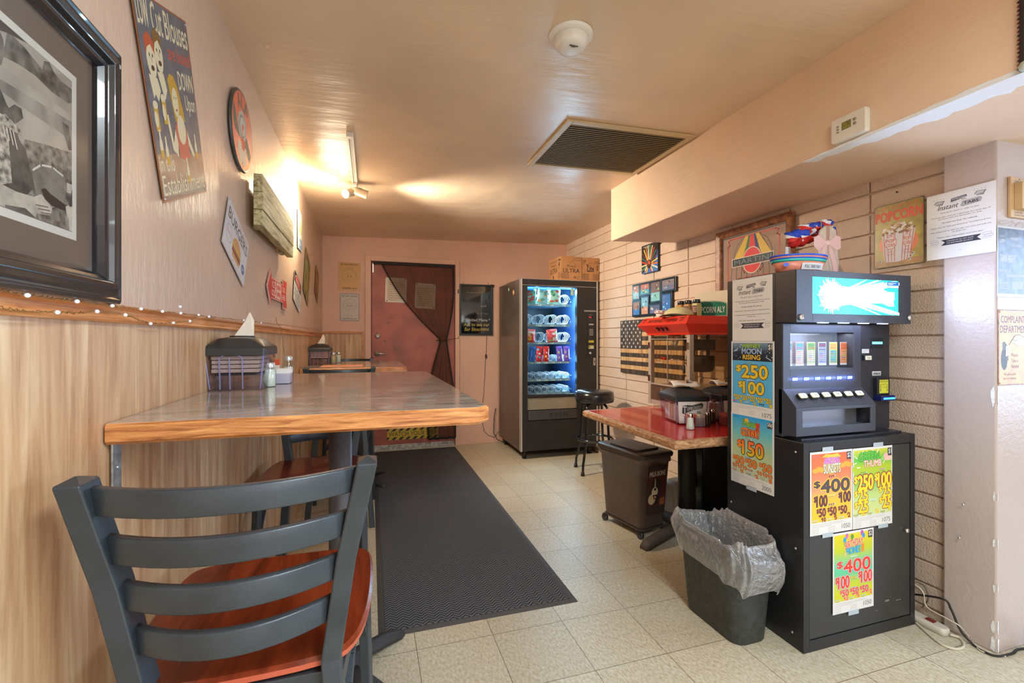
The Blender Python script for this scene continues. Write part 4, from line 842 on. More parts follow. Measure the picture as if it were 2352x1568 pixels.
# ---------------------------------------------------------------- floor mat
m = bpy.data.materials.new('ribbed_herringbone'); m.use_nodes = True; n, l = nt(m); b = n['Principled BSDF']; b.inputs['Roughness'].default_value = .92
tc = n.new('ShaderNodeTexCoord'); sx = n.new('ShaderNodeSeparateXYZ'); l.new(tc.outputs['Object'], sx.inputs[0])
def mth(op, a, b_=None, c_=None):
    q = n.new('ShaderNodeMath'); q.operation = op
    for k, v in enumerate((a, b_, c_)):
        if v is None: continue
        if isinstance(v, (int, float)): q.inputs[k].default_value = v
        else: l.new(v, q.inputs[k])
    return q.outputs[0]
tri = mth('ABSOLUTE', mth('SUBTRACT', mth('FRACT', mth('MULTIPLY', sx.outputs['X'], 1/.052)), .5)); ph = mth('FRACT', mth('ADD', mth('MULTIPLY', sx.outputs['Y'], 1/.018), mth('MULTIPLY', tri, 2.6)))
rib = mth('PINGPONG', ph, .5); nz = n.new('ShaderNodeTexNoise'); nz.inputs['Scale'].default_value = 350; l.new(tc.outputs['Object'], nz.inputs['Vector']); rib2 = mth('ADD', mth('MULTIPLY', rib, 1.6), mth('MULTIPLY', nz.outputs['Fac'], .55))
rp = n.new('ShaderNodeValToRGB'); e = rp.color_ramp.elements; e[0].position = .42; e[1].position = .95; e[0].color = (*lin((36, 36, 38)), 1); e[1].color = (*lin((108, 110, 116)), 1); l.new(rib2, rp.inputs[0]); l.new(rp.outputs[0], b.inputs['Base Color'])
bp = n.new('ShaderNodeBump'); bp.inputs['Strength'].default_value = .8; bp.inputs['Distance'].default_value = .004; l.new(rib2, bp.inputs['Height']); l.new(bp.outputs[0], b.inputs['Normal'])
mx0, mx1, my0, my1 = .030, .910, 1.90, 5.08
t = thing('floor_mat', 'long dark grey herringbone runner mat leading to the red-brown door', 'mat', ((mx0+mx1)/2, (my0+my1)/2, 0)); hx, hy = (mx1-mx0)/2, (my1-my0)/2
mb = MB(); mb.loft([sec([(-hx, -hy), (hx, -hy), (hx, hy), (-hx, hy)], .0005), sec([(-hx+.02, -hy+.02), (hx-.02, -hy+.02), (hx-.02, hy-.02), (-hx+.02, hy-.02)], .006)], 0, True, True); obj('rubber_border', mb, mat('rubber_grey', (78, 76, 76), .7, bump=.2, bscale=60), t)
obj('carpet_pile', MB().box(-hx+.028, -hy+.028, .004, hx-.028, hy-.028, .009), m, t)

# ---------------------------------------------------------------- track light
M_TRK = mat('track_white', (226, 220, 210), .35)
a, b_ = pt(808, 318, Z=2.285), pt(822, 462, Z=2.285)
y0_, y1_ = a.y, 3.42; tx = -.105; cz = ceil_z(tx)
t = thing('track_light', 'white ceiling track with lamp heads, one of them glaring, by the left wall', 'track light', (tx, (y0_+y1_)/2, cz))
L2 = (y1_-y0_)/2
mb = MB(); mb.box(-.018, -L2, -.020, .018, L2, 0); mb.box(-.009, -L2+.02, -.0215, -.002, L2-.06, -.0195, 1); mb.box(.003, -L2+.02, -.0215, .0045, L2-.06, -.0195, 1); obj('track', mb, [M_TRK, mat('track_slot', (110, 104, 84), .5)], t, .001)
obj('end_feed', MB().box(-.019, -L2-.02, -.024, .019, -L2+.015, 0), M_TRK, t, .002)
obj('adapter', MB().box(-.015, L2-.10, -.040, .015, L2-.02, -.02), M_TRK, t, .003)
M_HEAD = mat('lamp_head', (206, 190, 168), .3, .3); M_LAMP = mat('lamp_glow', (255, 240, 200), .3, emit=(255, 232, 190), estr=60)
def head(loc, d, on=True):
    d = Vector(d).normalized(); q = d.to_track_quat('Z', 'Y').to_matrix().to_4x4(); q.translation = Vector(loc)
    obj('lamp_head', MB().lathe([(.0, -.055), (.022, -.055), (.027, -.045), (.030, .03), (.032, .035), (.027, .035), (.024, .012)], 24, 0, q, True, True, False), M_HEAD, t)
    obj('lamp', MB().lathe([(.024, .012), (.018, .02), (0, .023)], 20, 0, q), M_LAMP if on else M_WPL, t)
    obj('yoke', MB().tube([(loc[0]*.5, loc[1]-.01, -.038), (loc[0], loc[1], loc[2]+.03)], .005, 8), M_TRK, t)
head((-.045, L2-.02, -.075), (-.50, -.78, -.36)); head((.05, L2-.03, -.070), (.95, .1, -.25))
def spot(name, loc, d, power, size, blend, color, rad=.02):
    q = bpy.data.lights.new(name, 'SPOT'); q.energy = power; q.spot_size = math.radians(size); q.spot_blend = blend; q.color = color; q.shadow_soft_size = rad
    o = bpy.data.objects.new(name, q); COL.objects.link(o); o.location = loc; o.rotation_euler = Vector(d).to_track_quat('-Z', 'Y').to_euler(); return o
base = Vector((tx, (y0_+y1_)/2, cz))
spot('spot_left', base+Vector((-.085, L2-.05, -.10)), (-.80, -.32, -.30), 55, 110, .8, (1, .80, .50))
spot('spot_up', base+Vector((-.07, L2-.03, -.085)), (-1, -.1, .12), 12, 120, .6, (1, .80, .48))
spot('spot_right', base+Vector((.10, L2-.02, -.13)), (.85, .10, -.34), 150, 112, 1, (1, .86, .68), .05)
q = bpy.data.lights.new('fill_point', 'POINT'); q.energy = 5; q.color = (1, .84, .62); q.shadow_soft_size = .10  # added point light that lifts the ceiling and far wall
o = bpy.data.objects.new('fill_point', q); COL.objects.link(o); o.location = base+Vector((-.12, L2+.0, -.22))
# ---------------------------------------------------------------- snack machine
VX0, VX1, VY0, VY1, VZ0, VZ1 = 1.432, 2.285, 4.30, 5.10, .085, 1.818
M_VBODY = mat('machine_black', (44, 42, 42), .38, .1, bump=.04, bscale=150, var=.15, vscale=3); M_VSIDE = mat('machine_side_brown', (92, 80, 74), .30, .2, var=.2, vscale=2.5, bump=.03, bscale=8)
M_VDARK = mat('machine_interior', (20, 26, 32), .4); M_TRIMSV = mat('trim_silver', (206, 206, 204), .3, .7)
V = thing('vending_machine', 'black snack vending machine with a lit blue glass front in the far right corner', 'vending machine', ((VX0+VX1)/2, VY0, 0)); ox, oy = (VX0+VX1)/2, VY0
def VB(mb, x0, y0, z0, x1, y1, z1, m=0): return mb.box(x0-ox, y0-oy, z0, x1-ox, y1-oy, z1, m)
gx0, gx1, gz0, gz1 = 1.503, 2.045, .648, 1.742     # window
mb = MB()
VB(mb, VX0, VY0+.05, VZ0, VX0+.03, VY1, VZ1, 1); VB(mb, VX1-.03, VY0+.05, VZ0, VX1, VY1, VZ1, 1); VB(mb, VX0+.03, VY1-.03, VZ0, VX1-.03, VY1, VZ1); VB(mb, VX0+.03, VY0+.05, VZ1-.04, VX1-.03, VY1-.03, VZ1); VB(mb, VX0+.03, VY0+.05, VZ0, VX1-.03, VY1-.03, gz0-.02)
VB(mb, gx1+.055, VY0+.05, gz0-.02, VX1-.03, VY1-.03, VZ1-.04)
obj('cabinet', mb, [M_VBODY, M_VSIDE], V, .003)
mb = MB(); VB(mb, VX0+.012, VY0, VZ0, gx0, VY0+.048, VZ1); VB(mb, gx1, VY0, .385, VX1-.012, VY0+.048, VZ1); VB(mb, gx0, VY0, gz1, gx1, VY0+.048, VZ1); VB(mb, gx0, VY0, .620, gx1, VY0+.048, gz0); VB(mb, gx0, VY0+.006, VZ0, VX1-.012, VY0+.048, .385); VB(mb, gx0, VY0+.03, .385, gx1, VY0+.048, .62)
obj('door', mb, M_VBODY, V, .002)
mb = MB(); VB(mb, VX0, VY0-.004, VZ0, VX0+.014, VY0+.05, VZ1); VB(mb, VX1-.014, VY0-.004, VZ0, VX1, VY0+.05, VZ1); VB(mb, VX0, VY0-.004, VZ1-.004, VX1, VY0+.05, VZ1); VB(mb, VX0+.014, VY0-.003, 1.752, VX1-.014, VY0+.0, 1.756)
obj('edge_trim', mb, M_TRIMSV, V, .001)
mb = MB(); VB(mb, gx0+.004, VY0+.012, .496, gx1+.02, VY0+.034, .615); obj('fascia_plate', mb, mat('fascia_steel', (176, 168, 150), .36, .6, var=.06), V, .002)
mb = MB(); VB(mb, gx0+.006, VY0+.004, .392, gx1+.035, VY0+.03, .488); fl = obj('delivery_flap', mb, mat('flap_grey', (66, 64, 66), .4), V, .004)
def vface(x, z, y=VY0): return frame((x-ox, y-oy, z), BACK)
def vpart(name, w_, h_, th, m, x, z, y=VY0-.0, bevel=0, par=None, r_=0):
    P = rr(w_, h_, r_, 3) if r_ else [(-w_/2, -h_/2), (w_/2, -h_/2), (w_/2, h_/2), (-w_/2, h_/2)]
    o = obj(name, MB().extr(P, 0, th), m, par or V, bevel); o.matrix_local = vface(x, z, y); return o
e = vpart('push_label', .3, .07, .0005, mat('flap_grey', (66, 64, 66), .4), 1.83, .438, VY0+.0035); s = Sheet(e, .0006); s.text('P U S H', -.08, -.022, .10, .022, (28, 26, 26), .02); s.done()
# interior: back, shelves, light
mb = MB(); VB(mb, VX0+.031, VY1-.035, gz0-.018, gx1+.055, VY1-.031, VZ1-.042); VB(mb, VX0+.0305, VY0+.05, gz0-.018, VX0+.034, VY1-.04, VZ1-.042); VB(mb, gx1+.050, VY0+.05, gz0-.018, gx1+.0545, VY1-.04, VZ1-.042, 1); VB(mb, VX0+.034, VY0+.05, gz0-.02, gx1+.05, VY1-.04, gz0-.0165)
obj('interior_liner', mb, [M_VDARK, mat('liner_blue', (96, 130, 190), .3)], V)
mb = MB(); VB(mb, gx1+.012, VY0+.052, gz0, gx1+.026, VY0+.058, gz1); VB(mb, gx0, VY0+.052, gz1-.012, gx1, VY0+.060, gz1-.004); obj('light_strip', mb, mat('cool_led', (120, 190, 255), .4, emit=(70, 150, 255), estr=5), V)
area('machine_light', (1.775, VY0+.09, gz1-.03), (math.radians(-25), 0, 0), .5, .05, 13.0, (.45, .80, 1)); area('machine_side_light', (gx1+.02, VY0+.12, 1.2), (0, math.radians(90), 0), .9, .05, 13, (.42, .74, 1))
obj('glass_pane', MB().add([(gx0-ox, .02, gz0), (gx1-ox, .02, gz0), (gx1-ox, .02, gz1), (gx0-ox, .02, gz1)], [(0, 1, 2, 3)]), clear('machine_glass', (240, 248, 250), .0, .02), V)
M_COIL = mat('coil_steel', (226, 236, 240), .35, .3); M_SHELF = mat('shelf_steel', (140, 176, 196), .35, .3); M_TAGW = mat('price_tag', (214, 226, 206), .5)
shz = [1.572, 1.362, 1.180, .980, .800, .660]
def coil(x, z, rad, n_turn, L):
    P = [(x-ox+rad*math.cos(a), .075+L*(a/(2*PI*n_turn)), z+rad*math.sin(a)) for a in [2*PI*n_turn*k/(n_turn*14) for k in range(n_turn*14+1)]]
    obj('spiral_coil', MB().tube(P, .0030, 5), M_COIL, V)
slots = {}
for i, z in enumerate(shz):
    sh = obj('shelf', VB(VB(MB(), gx0-.03, VY0+.085, z-.004, gx1-.045, VY1-.06, z), gx0-.03, VY0+.068, z-.022, gx1-.045, VY0+.072, z+.004), M_SHELF, V)
    n_ = 4 if i < 3 else 7; rad = .050 if i < 3 else .031; w_ = (gx1-.05-(gx0-.055))/n_; slots[i] = []
    for k in range(n_):
        x = gx0-.055+w_*(k+.5)
        if i == 3 and k == 0: x += .01
        slots[i].append((x, z)); coil(x+(.018 if i < 3 else 0), z+rad+.002, rad, 4 if i < 3 else 6, .16 if i < 3 else .22)
        mb = MB(); VB(mb, x-.012, VY0+.0655, z-.019, x-.004, VY0+.068, z-.008); VB(mb, x+.006, VY0+.0655, z-.019, x+.022, VY0+.068, z-.008); obj('price_tag', mb, M_TAGW, sh)
    if i > 2:
        for k in range(n_+1): x = gx0-.055+w_*k; obj('lane_divider', VB(MB(), x-.0008, VY0+.08, z, x+.0008, VY1-.1, z+.035), M_SHELF, sh)
    obj('shelf_clip', MB().cyl((gx1-.035-ox, .072, z+.03), (gx1-.035-ox, .085, z+.03), .006, n=8), M_STEEL, sh)
# snacks
def foil(c, c2, c3): return [mat('foil_%d%d%d' % c, c, .25, .2, bump=.5, bscale=40), mat('foil_%d%d%d' % c2, c2, .3), mat('foil_%d%d%d' % c3, c3, .3)]
def snack(name, label, cat, x, z, w_, h_, cols, group, tilt=0, txt=None, seed=1):
    t = thing(name, label, cat, (x, VY0+.066, z), 0, group); t.rotation_euler = (math.radians(-4), math.radians(tilt), 0)
    def f(u, v):
        e = math.sin(PI*u)**.6*math.sin(PI*min(1, max(0, v)))**.5; return ((u-.5)*w_*(1-.06*math.sin(PI*v)), -.022*e*(w_/.1), v*h_)
    def g(u, v):
        p = f(1-u, v); return (p[0], -p[1]*.6+.001, p[2])
    obj('wrapper', MB().grid(f, 10, 12).grid(g, 10, 12), cols[0], t)
    rn = random.Random(seed); mb = MB()
    for k in range(9 if w_ > .09 else 4):
        u, v = rn.uniform(.18, .82), rn.uniform(.15, .8); du, dv = rn.uniform(.07, .2), rn.uniform(.04, .10); q = [Vector(f(min(.97, max(.03, u+du*math.cos(a))), min(.96, max(.04, v+dv*math.sin(a)))))+Vector((0, -.0016, 0)) for a in [2*PI*j/9 for j in range(9)]]; mb.add(q, [tuple(range(9))], 0 if rn.random() < .6 else 1)
    obj('printed_picture', mb, [cols[1], cols[2]], t)
    if txt:
        V_, F_ = text_geo(txt, .04, .1); xs = [p[0] for p in V_]; ys = [p[1] for p in V_]; mb = MB()
        mb.add([Vector(f(.12+.76*(p[0]-min(xs))/(max(xs)-min(xs)), .66+.16*(p[1]-min(ys))/(max(ys)-min(ys))))+Vector((0, -.003, 0)) for p in V_], F_); obj('lettering', mb, mat('snack_white', (236, 240, 236), .4), t)
    return t
S0 = slots[0]; G0 = 'snack bags on the top rack'
snack('snack_bag', 'teal and green snack bag cut off by the window edge, top rack', 'snack bag', S0[0][0]+.035, S0[0][1], .125, .165, foil((120, 196, 190), (206, 70, 70), (70, 150, 80)), G0, 5, None, 1)
snack('snack_bag', 'pale blue snack bag with orange corners, second on the top rack', 'snack bag', S0[1][0]+.028, S0[1][1], .125, .172, foil((150, 206, 210), (222, 146, 60), (90, 150, 150)), G0, 7, None, 2)
snack('snack_bag', 'mint snack bag with a red and green print, third on the top rack', 'snack bag', S0[2][0]+.032, S0[2][1], .135, .178, foil((170, 216, 200), (196, 90, 70), (60, 140, 90)), G0, 2, None, 3)
G1 = 'red snack bags on the third rack'
snack('snack_bag', 'red and yellow snack bag at the left edge of the third rack', 'snack bag', slots[2][0][0]+.028, slots[2][0][1], .12, .135, foil((214, 76, 80), (226, 190, 70), (232, 214, 208)), G1, 4, 'CHEEZE', 4)
snack('snack_bag', 'red snack bag with a green patch, folded at the top, third rack', 'snack bag', slots[2][2][0]+.012, slots[2][2][1], .12, .135, foil((212, 86, 90), (110, 180, 100), (226, 210, 204)), G1, -5, None, 5)
G2 = 'candy bars on the fourth rack'
for k, (lab, cols, tx_, tl) in enumerate((('blue candy packet, leftmost on the fourth rack', foil((50, 120, 220), (60, 150, 240), (40, 90, 190)), None, 6), ('red candy packet right beside the blue one, fourth rack', foil((200, 50, 56), (226, 206, 204), (90, 170, 220)), None, 5), ('red candy packet with an empty coil to its right, fourth rack', foil((204, 46, 50), (226, 206, 204), (236, 200, 90)), None, 3), ('purple candy packet next to the empty coil, fourth rack', foil((130, 96, 206), (180, 200, 120), (150, 130, 214)), None, -3), ('purple candy packet at the right end of the fourth rack', foil((140, 100, 210), (186, 190, 130), (160, 130, 220)), None, -1))):
    x, z = slots[3][(1, 2, 3, 5, 6)[k]]; snack('candy_packet', lab, 'candy', x+.004, z, .066, .158, cols, G2, tl, tx_, 10+k)
# right-hand control column
cxp = 2.19
vpart('coin_plate', .135, .008*2, .004, mat('plate_grey', (150, 150, 148), .3, .5), cxp+.005, 1.505, r_=.001)
pnl = vpart('control_panel', .095, .475, .003, mat('panel_black', (30, 30, 32), .3), cxp+.018, 1.25, r_=.004)
s = Sheet(pnl, .0032); s.frame(-.035, .15, .035, .225, .0014, (86, 86, 86)); s.text('SNACKS', -.026, .208, .016, .219, (130, 130, 130)); s.rect(-.03, .18, .03, .20, (20, 16, 18)); s.text('- -', -.022, .185, -.004, .195, mat('red_led', (255, 40, 40), .4, emit=(255, 30, 36), estr=5), .03)
s.lines(-.03, .17, .03, 2, .010, (90, 90, 90), .0016, 3, True); s.rect(-.027, .108, .027, .122, (186, 180, 170)); s.lines(-.022, .118, .02, 2, .006, (120, 80, 76), .0016, 5)
s.rect(-.03, -.075, .03, -.052, (204, 186, 48)); s.lines(-.026, -.058, .026, 2, .009, (120, 108, 40), .0014, 6); s.rect(-.03, -.135, .03, -.105, (204, 186, 48)); s.rect(-.03, -.139, .03, -.131, (206, 214, 204)); s.rect(-.006, -.128, .022, -.110, (190, 204, 206)); s.poly([(-.024, -.128), (-.016, -.128), (-.016, -.112), (-.024, -.112)], (90, 80, 30)); s.done('panel_labels')
for r_ in range(5):
    for c_ in range(3): o = obj('keypad_key', MB().box(-.0048, -.004, 0, .0048, .004, .003), mat('key_grey', (176, 172, 164), .4), pnl, .0008); o.location = (-.015+.0155*c_, .062-.0145*r_, .003)
o = obj('key_lock', MB().lathe([(.013, 0), (.013, .006), (.009, .009), (0, .009)], 20), M_STEEL, pnl); o.location = (-.012, -.185, .003)
o = vpart('coin_return', .028, .082, .006, mat('return_steel', (176, 172, 164), .3, .8), 2.245, .975, bevel=.002, r_=.006)
obj('return_slot', MB().box(-.003, -.008, .006, .003, .012, .008), M_DARK, o)
e = vpart('notice_strip', .03, .07, .0006, mat('pale_green_label', (180, 206, 150), .5), gx1-.045, 1.70, VY0+.019)
M_STK = [mat('sticker_white', (200, 196, 170), .5), mat('sticker_green', (60, 120, 80), .5), mat('sticker_orange', (214, 130, 50), .5)]
for y, z, m_ in ((VY0+.42, 1.748, 1), (VY0+.25, 1.700, 2)):
    mb = MB(); q = Matrix.Translation((VX0-ox-.0005, y-oy, z)) @ Matrix.Rotation(-PI/2, 4, 'Y'); mb.lathe([(.030, 0), (.030, .0006), (0, .0008)], 20, m_, q); mb.lathe([(.018, .0008), (.018, .0010), (0, .0011)], 16, 0, q); obj('round_sticker', mb, M_STK, V)
for x, y in ((VX0+.06, VY0+.075), (VX1-.06, VY0+.075), (VX0+.06, VY1-.08), (VX1-.06, VY1-.08)): obj('leg', MB().cyl((x-ox, y-oy, 0), (x-ox, y-oy, VZ0+.001), .022, .030, 14), M_DKMET, V)
# power cord behind the machine
P = [Vector(p_) for p_ in ((VX0-.03, YB-.02, .40), (VX0-.05, YB-.03, .30), (VX0-.06, YB-.05, .12), (VX0-.03, YB-.10, .05), (VX0+.04, YB-.16, .02), (VX0+.10, YB-.2, .012))]
t = thing('extension_cord', 'black power cord looping to the floor behind the vending machine', 'cord', tuple(P[-1])); obj('cord', MB().tube(smooth_path([p_-P[-1] for p_ in P], 6, .001, 2), .0045, 8), mat('cord_black', (28, 26, 26), .5), t)
# bits lying on top of the machine
c = VZ1
t = thing('cardboard_scrap', 'dark crumpled bag lying on top of the vending machine at its left back edge', 'bag', (VX0+.10, VY0+.50, c)); rn = random.Random(4)
obj('crumpled_bag', MB().grid(lambda u, v: ((u-.5)*.16, (v-.5)*.42, .034*math.sin(PI*u)**.5*math.sin(PI*v)**.5*(.8+.4*math.sin(9*v+5*u)) + .0008), 10, 14), mat('bag_dark', (66, 58, 50), .4, bump=.5, bscale=30), t, solid=.001)
M_CARD = mat('corrugated_card', (186, 134, 88), .8, bump=.08, bscale=60, var=.06); M_CARDS = mat('card_seam', (160, 112, 72), .8)
def carton(label, x, y, w_, d_, h_, rz=0):
    t = thing('beer_carton', label, 'cardboard box', (x, y, c), rz, 'cartons on the vending machine')
    obj('box', MB().box(-w_/2, -d_/2, 0, w_/2, d_/2, h_), M_CARD, t, .003); obj('lid_seam', MB().box(-w_/2, -.0015, h_, w_/2, .0015, h_+.0006), M_CARDS, t)
    return t
def side(t, org, ex, w_, h_):
    e = obj('printed_side', MB().box(-w_/2, -h_/2, 0, w_/2, h_/2, .0004), M_CARD, t); e.matrix_local = frame(org, ex); return Sheet(e, .0006)
IK = (48, 44, 46)
bw, bd, bh = .262, .335, .25; bw = .235; x = 1.872+bw/2; y = VY0+.012+bd/2
t = carton('cardboard beer carton printed ULTRA, left one on the vending machine', x, y, bw, bd, bh, 0)
s = side(t, (0, -bd/2-.0006, bh/2), BACK, bw-.004, bh-.004)
s.line([(-.04, .03), (-.01, .062), (.0, .078), (.03, .058), (.045, .035)], .003, (130, 90, 56)); s.frame(.02, .085, .10, .11, .003, (70, 60, 56)); s.lines(.03, .1, .09, 2, .007, (110, 90, 70), .002, 2)
s.text('Michelob', -.06, .012, .055, .036, (80, 66, 56), .0, .4); s.text('ULTRA', -.095, -.045, .09, -.002, IK, .02); s.frame(-.115, -.10, -.035, -.055, .003, IK)
for k in range(14): s.line([(-.108+.0048*k, -.094), (-.108+.0048*k, -.062)], .0012+.001*(k % 3 == 0), (90, 76, 66))
s.text('4', .022, -.104, .046, -.078, IK, .04); s.lines(.05, -.082, .11, 3, .010, (110, 84, 60), .003, 4); s.done()
s = side(t, (-bw/2-.0006, 0, bh/2), RIGHT, bd-.004, bh-.004)
s.text('SLIM MINI DRAFT', -.13, .075, .07, .10, (110, 84, 60)); s.text('Michelob', -.11, .035, .03, .065, (80, 66, 56), 0, .4); s.text('ULTRA', -.13, -.035, .07, .02, IK, .02); s.text('4', .10, .02, .135, .07, IK, .04); s.rect(.10, .085, .155, .098, IK); s.lines(.09, .008, .155, 4, .011, (130, 96, 66), .003, 6); s.frame(.09, -.10, .15, -.04, .003, IK)
for k in range(9): s.line([(.097+.0058*k, -.094), (.097+.0058*k, -.046)], .002, (100, 80, 66))
s.rect(-.045, -.12, -.025, -.055, IK); s.done()
t = carton('cardboard beer carton printed Lite, right one against the block wall', 2.211, VY0+.012+.15, .196, .3, .248, 0)
t2 = t; s = side(t, (0, -.1506, .124), BACK, .192, .244); s.p.scale.x = .8; s.p.scale.y = 1
s.text('24', -.11, .07, -.075, .098, IK, .03); s.lines(-.11, .062, -.075, 3, .007, (96, 76, 60), .002, 1); s.line([(-.04, .05), (-.02, .066), (.0, .07), (.03, .062), (.045, .045)], .004, (140, 98, 62)); s.text('Miller', -.065, .03, -.03, .052, IK, .02, .2, rot=-.3); s.text('Lite', -.05, -.025, .045, .04, IK, .05); s.text('LN', .082, .02, .105, .045, IK, .03); s.text('NR', .082, -.012, .105, .012, IK, .03); s.text('BOTTLES', .055, .062, .11, .088, (80, 66, 56))
for x_ in (-.112, .03):
    s.frame(x_, -.105, x_+.08, -.05, .0035, IK)
    for k in range(10): s.line([(x_+.012+.0062*k, -.097), (x_+.012+.0062*k, -.058)], .0022, (96, 80, 70))
s.done()

# ---------------------------------------------------------------- bar stool
SX, SY = 1.965, 3.76
t = thing('round_bar_stool', 'black round padded stool with a ring footrest in front of the vending machine', 'bar stool', (SX, SY, 0))
M_VINYL = mat('black_vinyl', (34, 34, 38), .22, bump=.08, bscale=40, coat=.2); M_TUBE = mat('black_gloss_tube', (22, 22, 24), .14, coat=.5)
obj('cushion', MB().lathe([(.150, .632), (.172, .640), (.178, .665), (.176, .700), (.170, .722), (.150, .738), (.08, .744), (0, .745)], 48), M_VINYL, t)
obj('piping', MB().tube([(.1775*math.cos(a), .1775*math.sin(a), .667) for a in [2*PI*k/40 for k in range(40)]], .003, 6, closed=True).tube([(.170*math.cos(a), .170*math.sin(a), .724) for a in [2*PI*k/40 for k in range(40)]], .003, 6, closed=True), M_VINYL, t)
obj('swivel_plate', MB().lathe([(.10, .612), (.10, .632), (0, .633)], 24), M_TUBE, t)
for k in range(4):
    a = math.radians(32+90*k); c_, s_ = math.cos(a), math.sin(a); P = [(.02, .625), (.07, .625), (.105, .618), (.128, .595), (.135, .55), (.142, .40), (.150, .28), (.178, .15), (.196, .09), (.200, .03), (.202, .012)]
    obj('leg', MB().tube([(r_*c_, r_*s_, z) for r_, z in P], .0115, 12), M_TUBE, t); obj('rubber_foot', MB().lathe([(.018, 0), (.018, .006), (.0135, .035), (0, .036)], 14, 0, Matrix.Translation((.202*c_, .202*s_, 0))), M_DKMET, t)
    obj('bolt', MB().lathe([(.005, 0), (.004, .003), (0, .004)], 8, 0, Matrix.Translation((.161*c_, .161*s_, .30)) @ Matrix.Rotation(a, 4, 'Z') @ Matrix.Rotation(PI/2, 4, 'Y')), M_STEEL, t)
obj('footrest_ring', MB().tube([(.163*math.cos(a), .163*math.sin(a), .30) for a in [2*PI*k/44 for k in range(44)]], .0115, 10, closed=True), mat('dark_chrome', (90, 92, 98), .12, .9), t)

# ---------------------------------------------------------------- things on the block wall
def right_M(y, z, roll=0, off=.004): return frame((XR-off, y, z), RIGHT, roll)
# wooden flag
fy0, fy1, fz0, fz1 = 3.86, 2.95, .893, 1.385
t = thing('wooden_flag', 'rustic burnt wood flag with white stars on a dark field, hung behind the popcorn machine', 'wall art', M=right_M((fy0+fy1)/2, (fz0+fz1)/2)); w_, h_ = fy0-fy1, fz1-fz0
M_WL = wood('flag_light', (150, 104, 62), (206, 162, 108), (222, 188, 140), 5, (9, .8, 9), .7, .3); M_WD = wood('flag_burnt', (26, 22, 20), (62, 48, 38), (120, 92, 66), 7, (9, .8, 9), .7, .3)
for k in range(13):
    z1_ = h_/2-h_*k/13; z0_ = z1_-h_/13+.0008; d_ = k % 2 == 1
    x0_ = -w_/2+(.36 if k < 7 else 0)
    obj('stripe_slat', MB().box(x0_, z0_, 0, w_/2, z1_, .016), M_WL if k % 2 else M_WD, t, .001)
obj('star_field', MB().box(-w_/2, h_/2-h_*7/13, 0, -w_/2+.36, h_/2, .0165), M_WD, t)
s = Sheet(t, .0168)
def star(s, cx, cy, r_, c): s.poly([(cx+(r_ if k % 2 == 0 else r_*.42)*math.sin(PI*k/5), cy+(r_ if k % 2 == 0 else r_*.42)*math.cos(PI*k/5)) for k in range(10)], c)
for i in range(8):
    for j in range(5 if i % 2 == 0 else 5): star(s, -w_/2+.025+.068*j+(.034 if i % 2 else 0), h_/2-.018-.0325*i, .015, (206, 208, 204))
s.rect(.12, -.13, .20, -.118, (206, 196, 170)); s.done('stars')
# collage frame
cy0, cy1, cz0, cz1 = 3.652, 3.03, 1.412, 1.705
t = thing('collage_frame', 'black multi-photo collage frame with eight small snapshots on the block wall', 'picture frame', M=right_M((cy0+cy1)/2, (cz0+cz1)/2)); w_, h_ = cy0-cy1, cz1-cz0
def snap(x0_, y0_, x1_, y1_, cols, seed):
    M_B = mat('collage_black', (22, 30, 34), .3)
    obj('frame', MB().box(x0_, y0_, 0, x1_, y1_, .020), M_B, t, .002); rn = random.Random(seed)
    s = Sheet(t, .0202); b_ = .017; s.rect(x0_+b_, y0_+b_, x1_-b_, y1_-b_, cols[0])
    s.rect(x0_+b_, y0_+b_, x1_-b_, y0_+b_+(y1_-y0_-2*b_)*.45, cols[1])
    for k in range(7):
        cx, cy = rn.uniform(x0_+b_+.014, x1_-b_-.014), rn.uniform(y0_+b_+.014, y1_-b_-.014); r_ = rn.uniform(.005, .012); s.ell(cx, cy, r_, r_*rn.uniform(.7, 1.1), cols[2+k % (len(cols)-2)], 9)
    s.done('snapshot')
u0 = -w_/2; SK = (196, 132, 100)
snap(u0+.005, .0, u0+.125, .147, ((176, 130, 96), (150, 196, 206), (206, 90, 110), (220, 230, 230), (120, 180, 150)), 1); snap(u0, -.147, u0+.135, -.0, ((150, 110, 90), (60, 120, 190), SK, (40, 60, 60), (206, 60, 60)), 2)
snap(u0+.125, .03, u0+.28, .147, ((190, 110, 80), (90, 170, 190), (60, 80, 90), (170, 214, 220), (220, 190, 60)), 3); snap(u0+.135, -.147, u0+.265, .03, ((120, 180, 210), (206, 150, 116), SK, (100, 60, 50), (220, 226, 230)), 4)
snap(u0+.28, -.045, u0+.435, .147, ((120, 90, 80), (130, 190, 190), (60, 50, 50), (220, 224, 226), (150, 200, 120)), 5); snap(u0+.265, -.147, u0+.435, -.045, ((80, 90, 130), (110, 110, 150), (190, 160, 150), (210, 216, 224), (90, 80, 100)), 6)
snap(u0+.435, .03, u0+.622, .147, ((130, 116, 124), (96, 110, 140), (190, 170, 170), (60, 50, 60), (170, 90, 90)), 7); snap(u0+.435, -.147, u0+.575, .03, ((60, 110, 180), (50, 110, 190), (190, 120, 90), (150, 200, 220), (206, 210, 214)), 8)
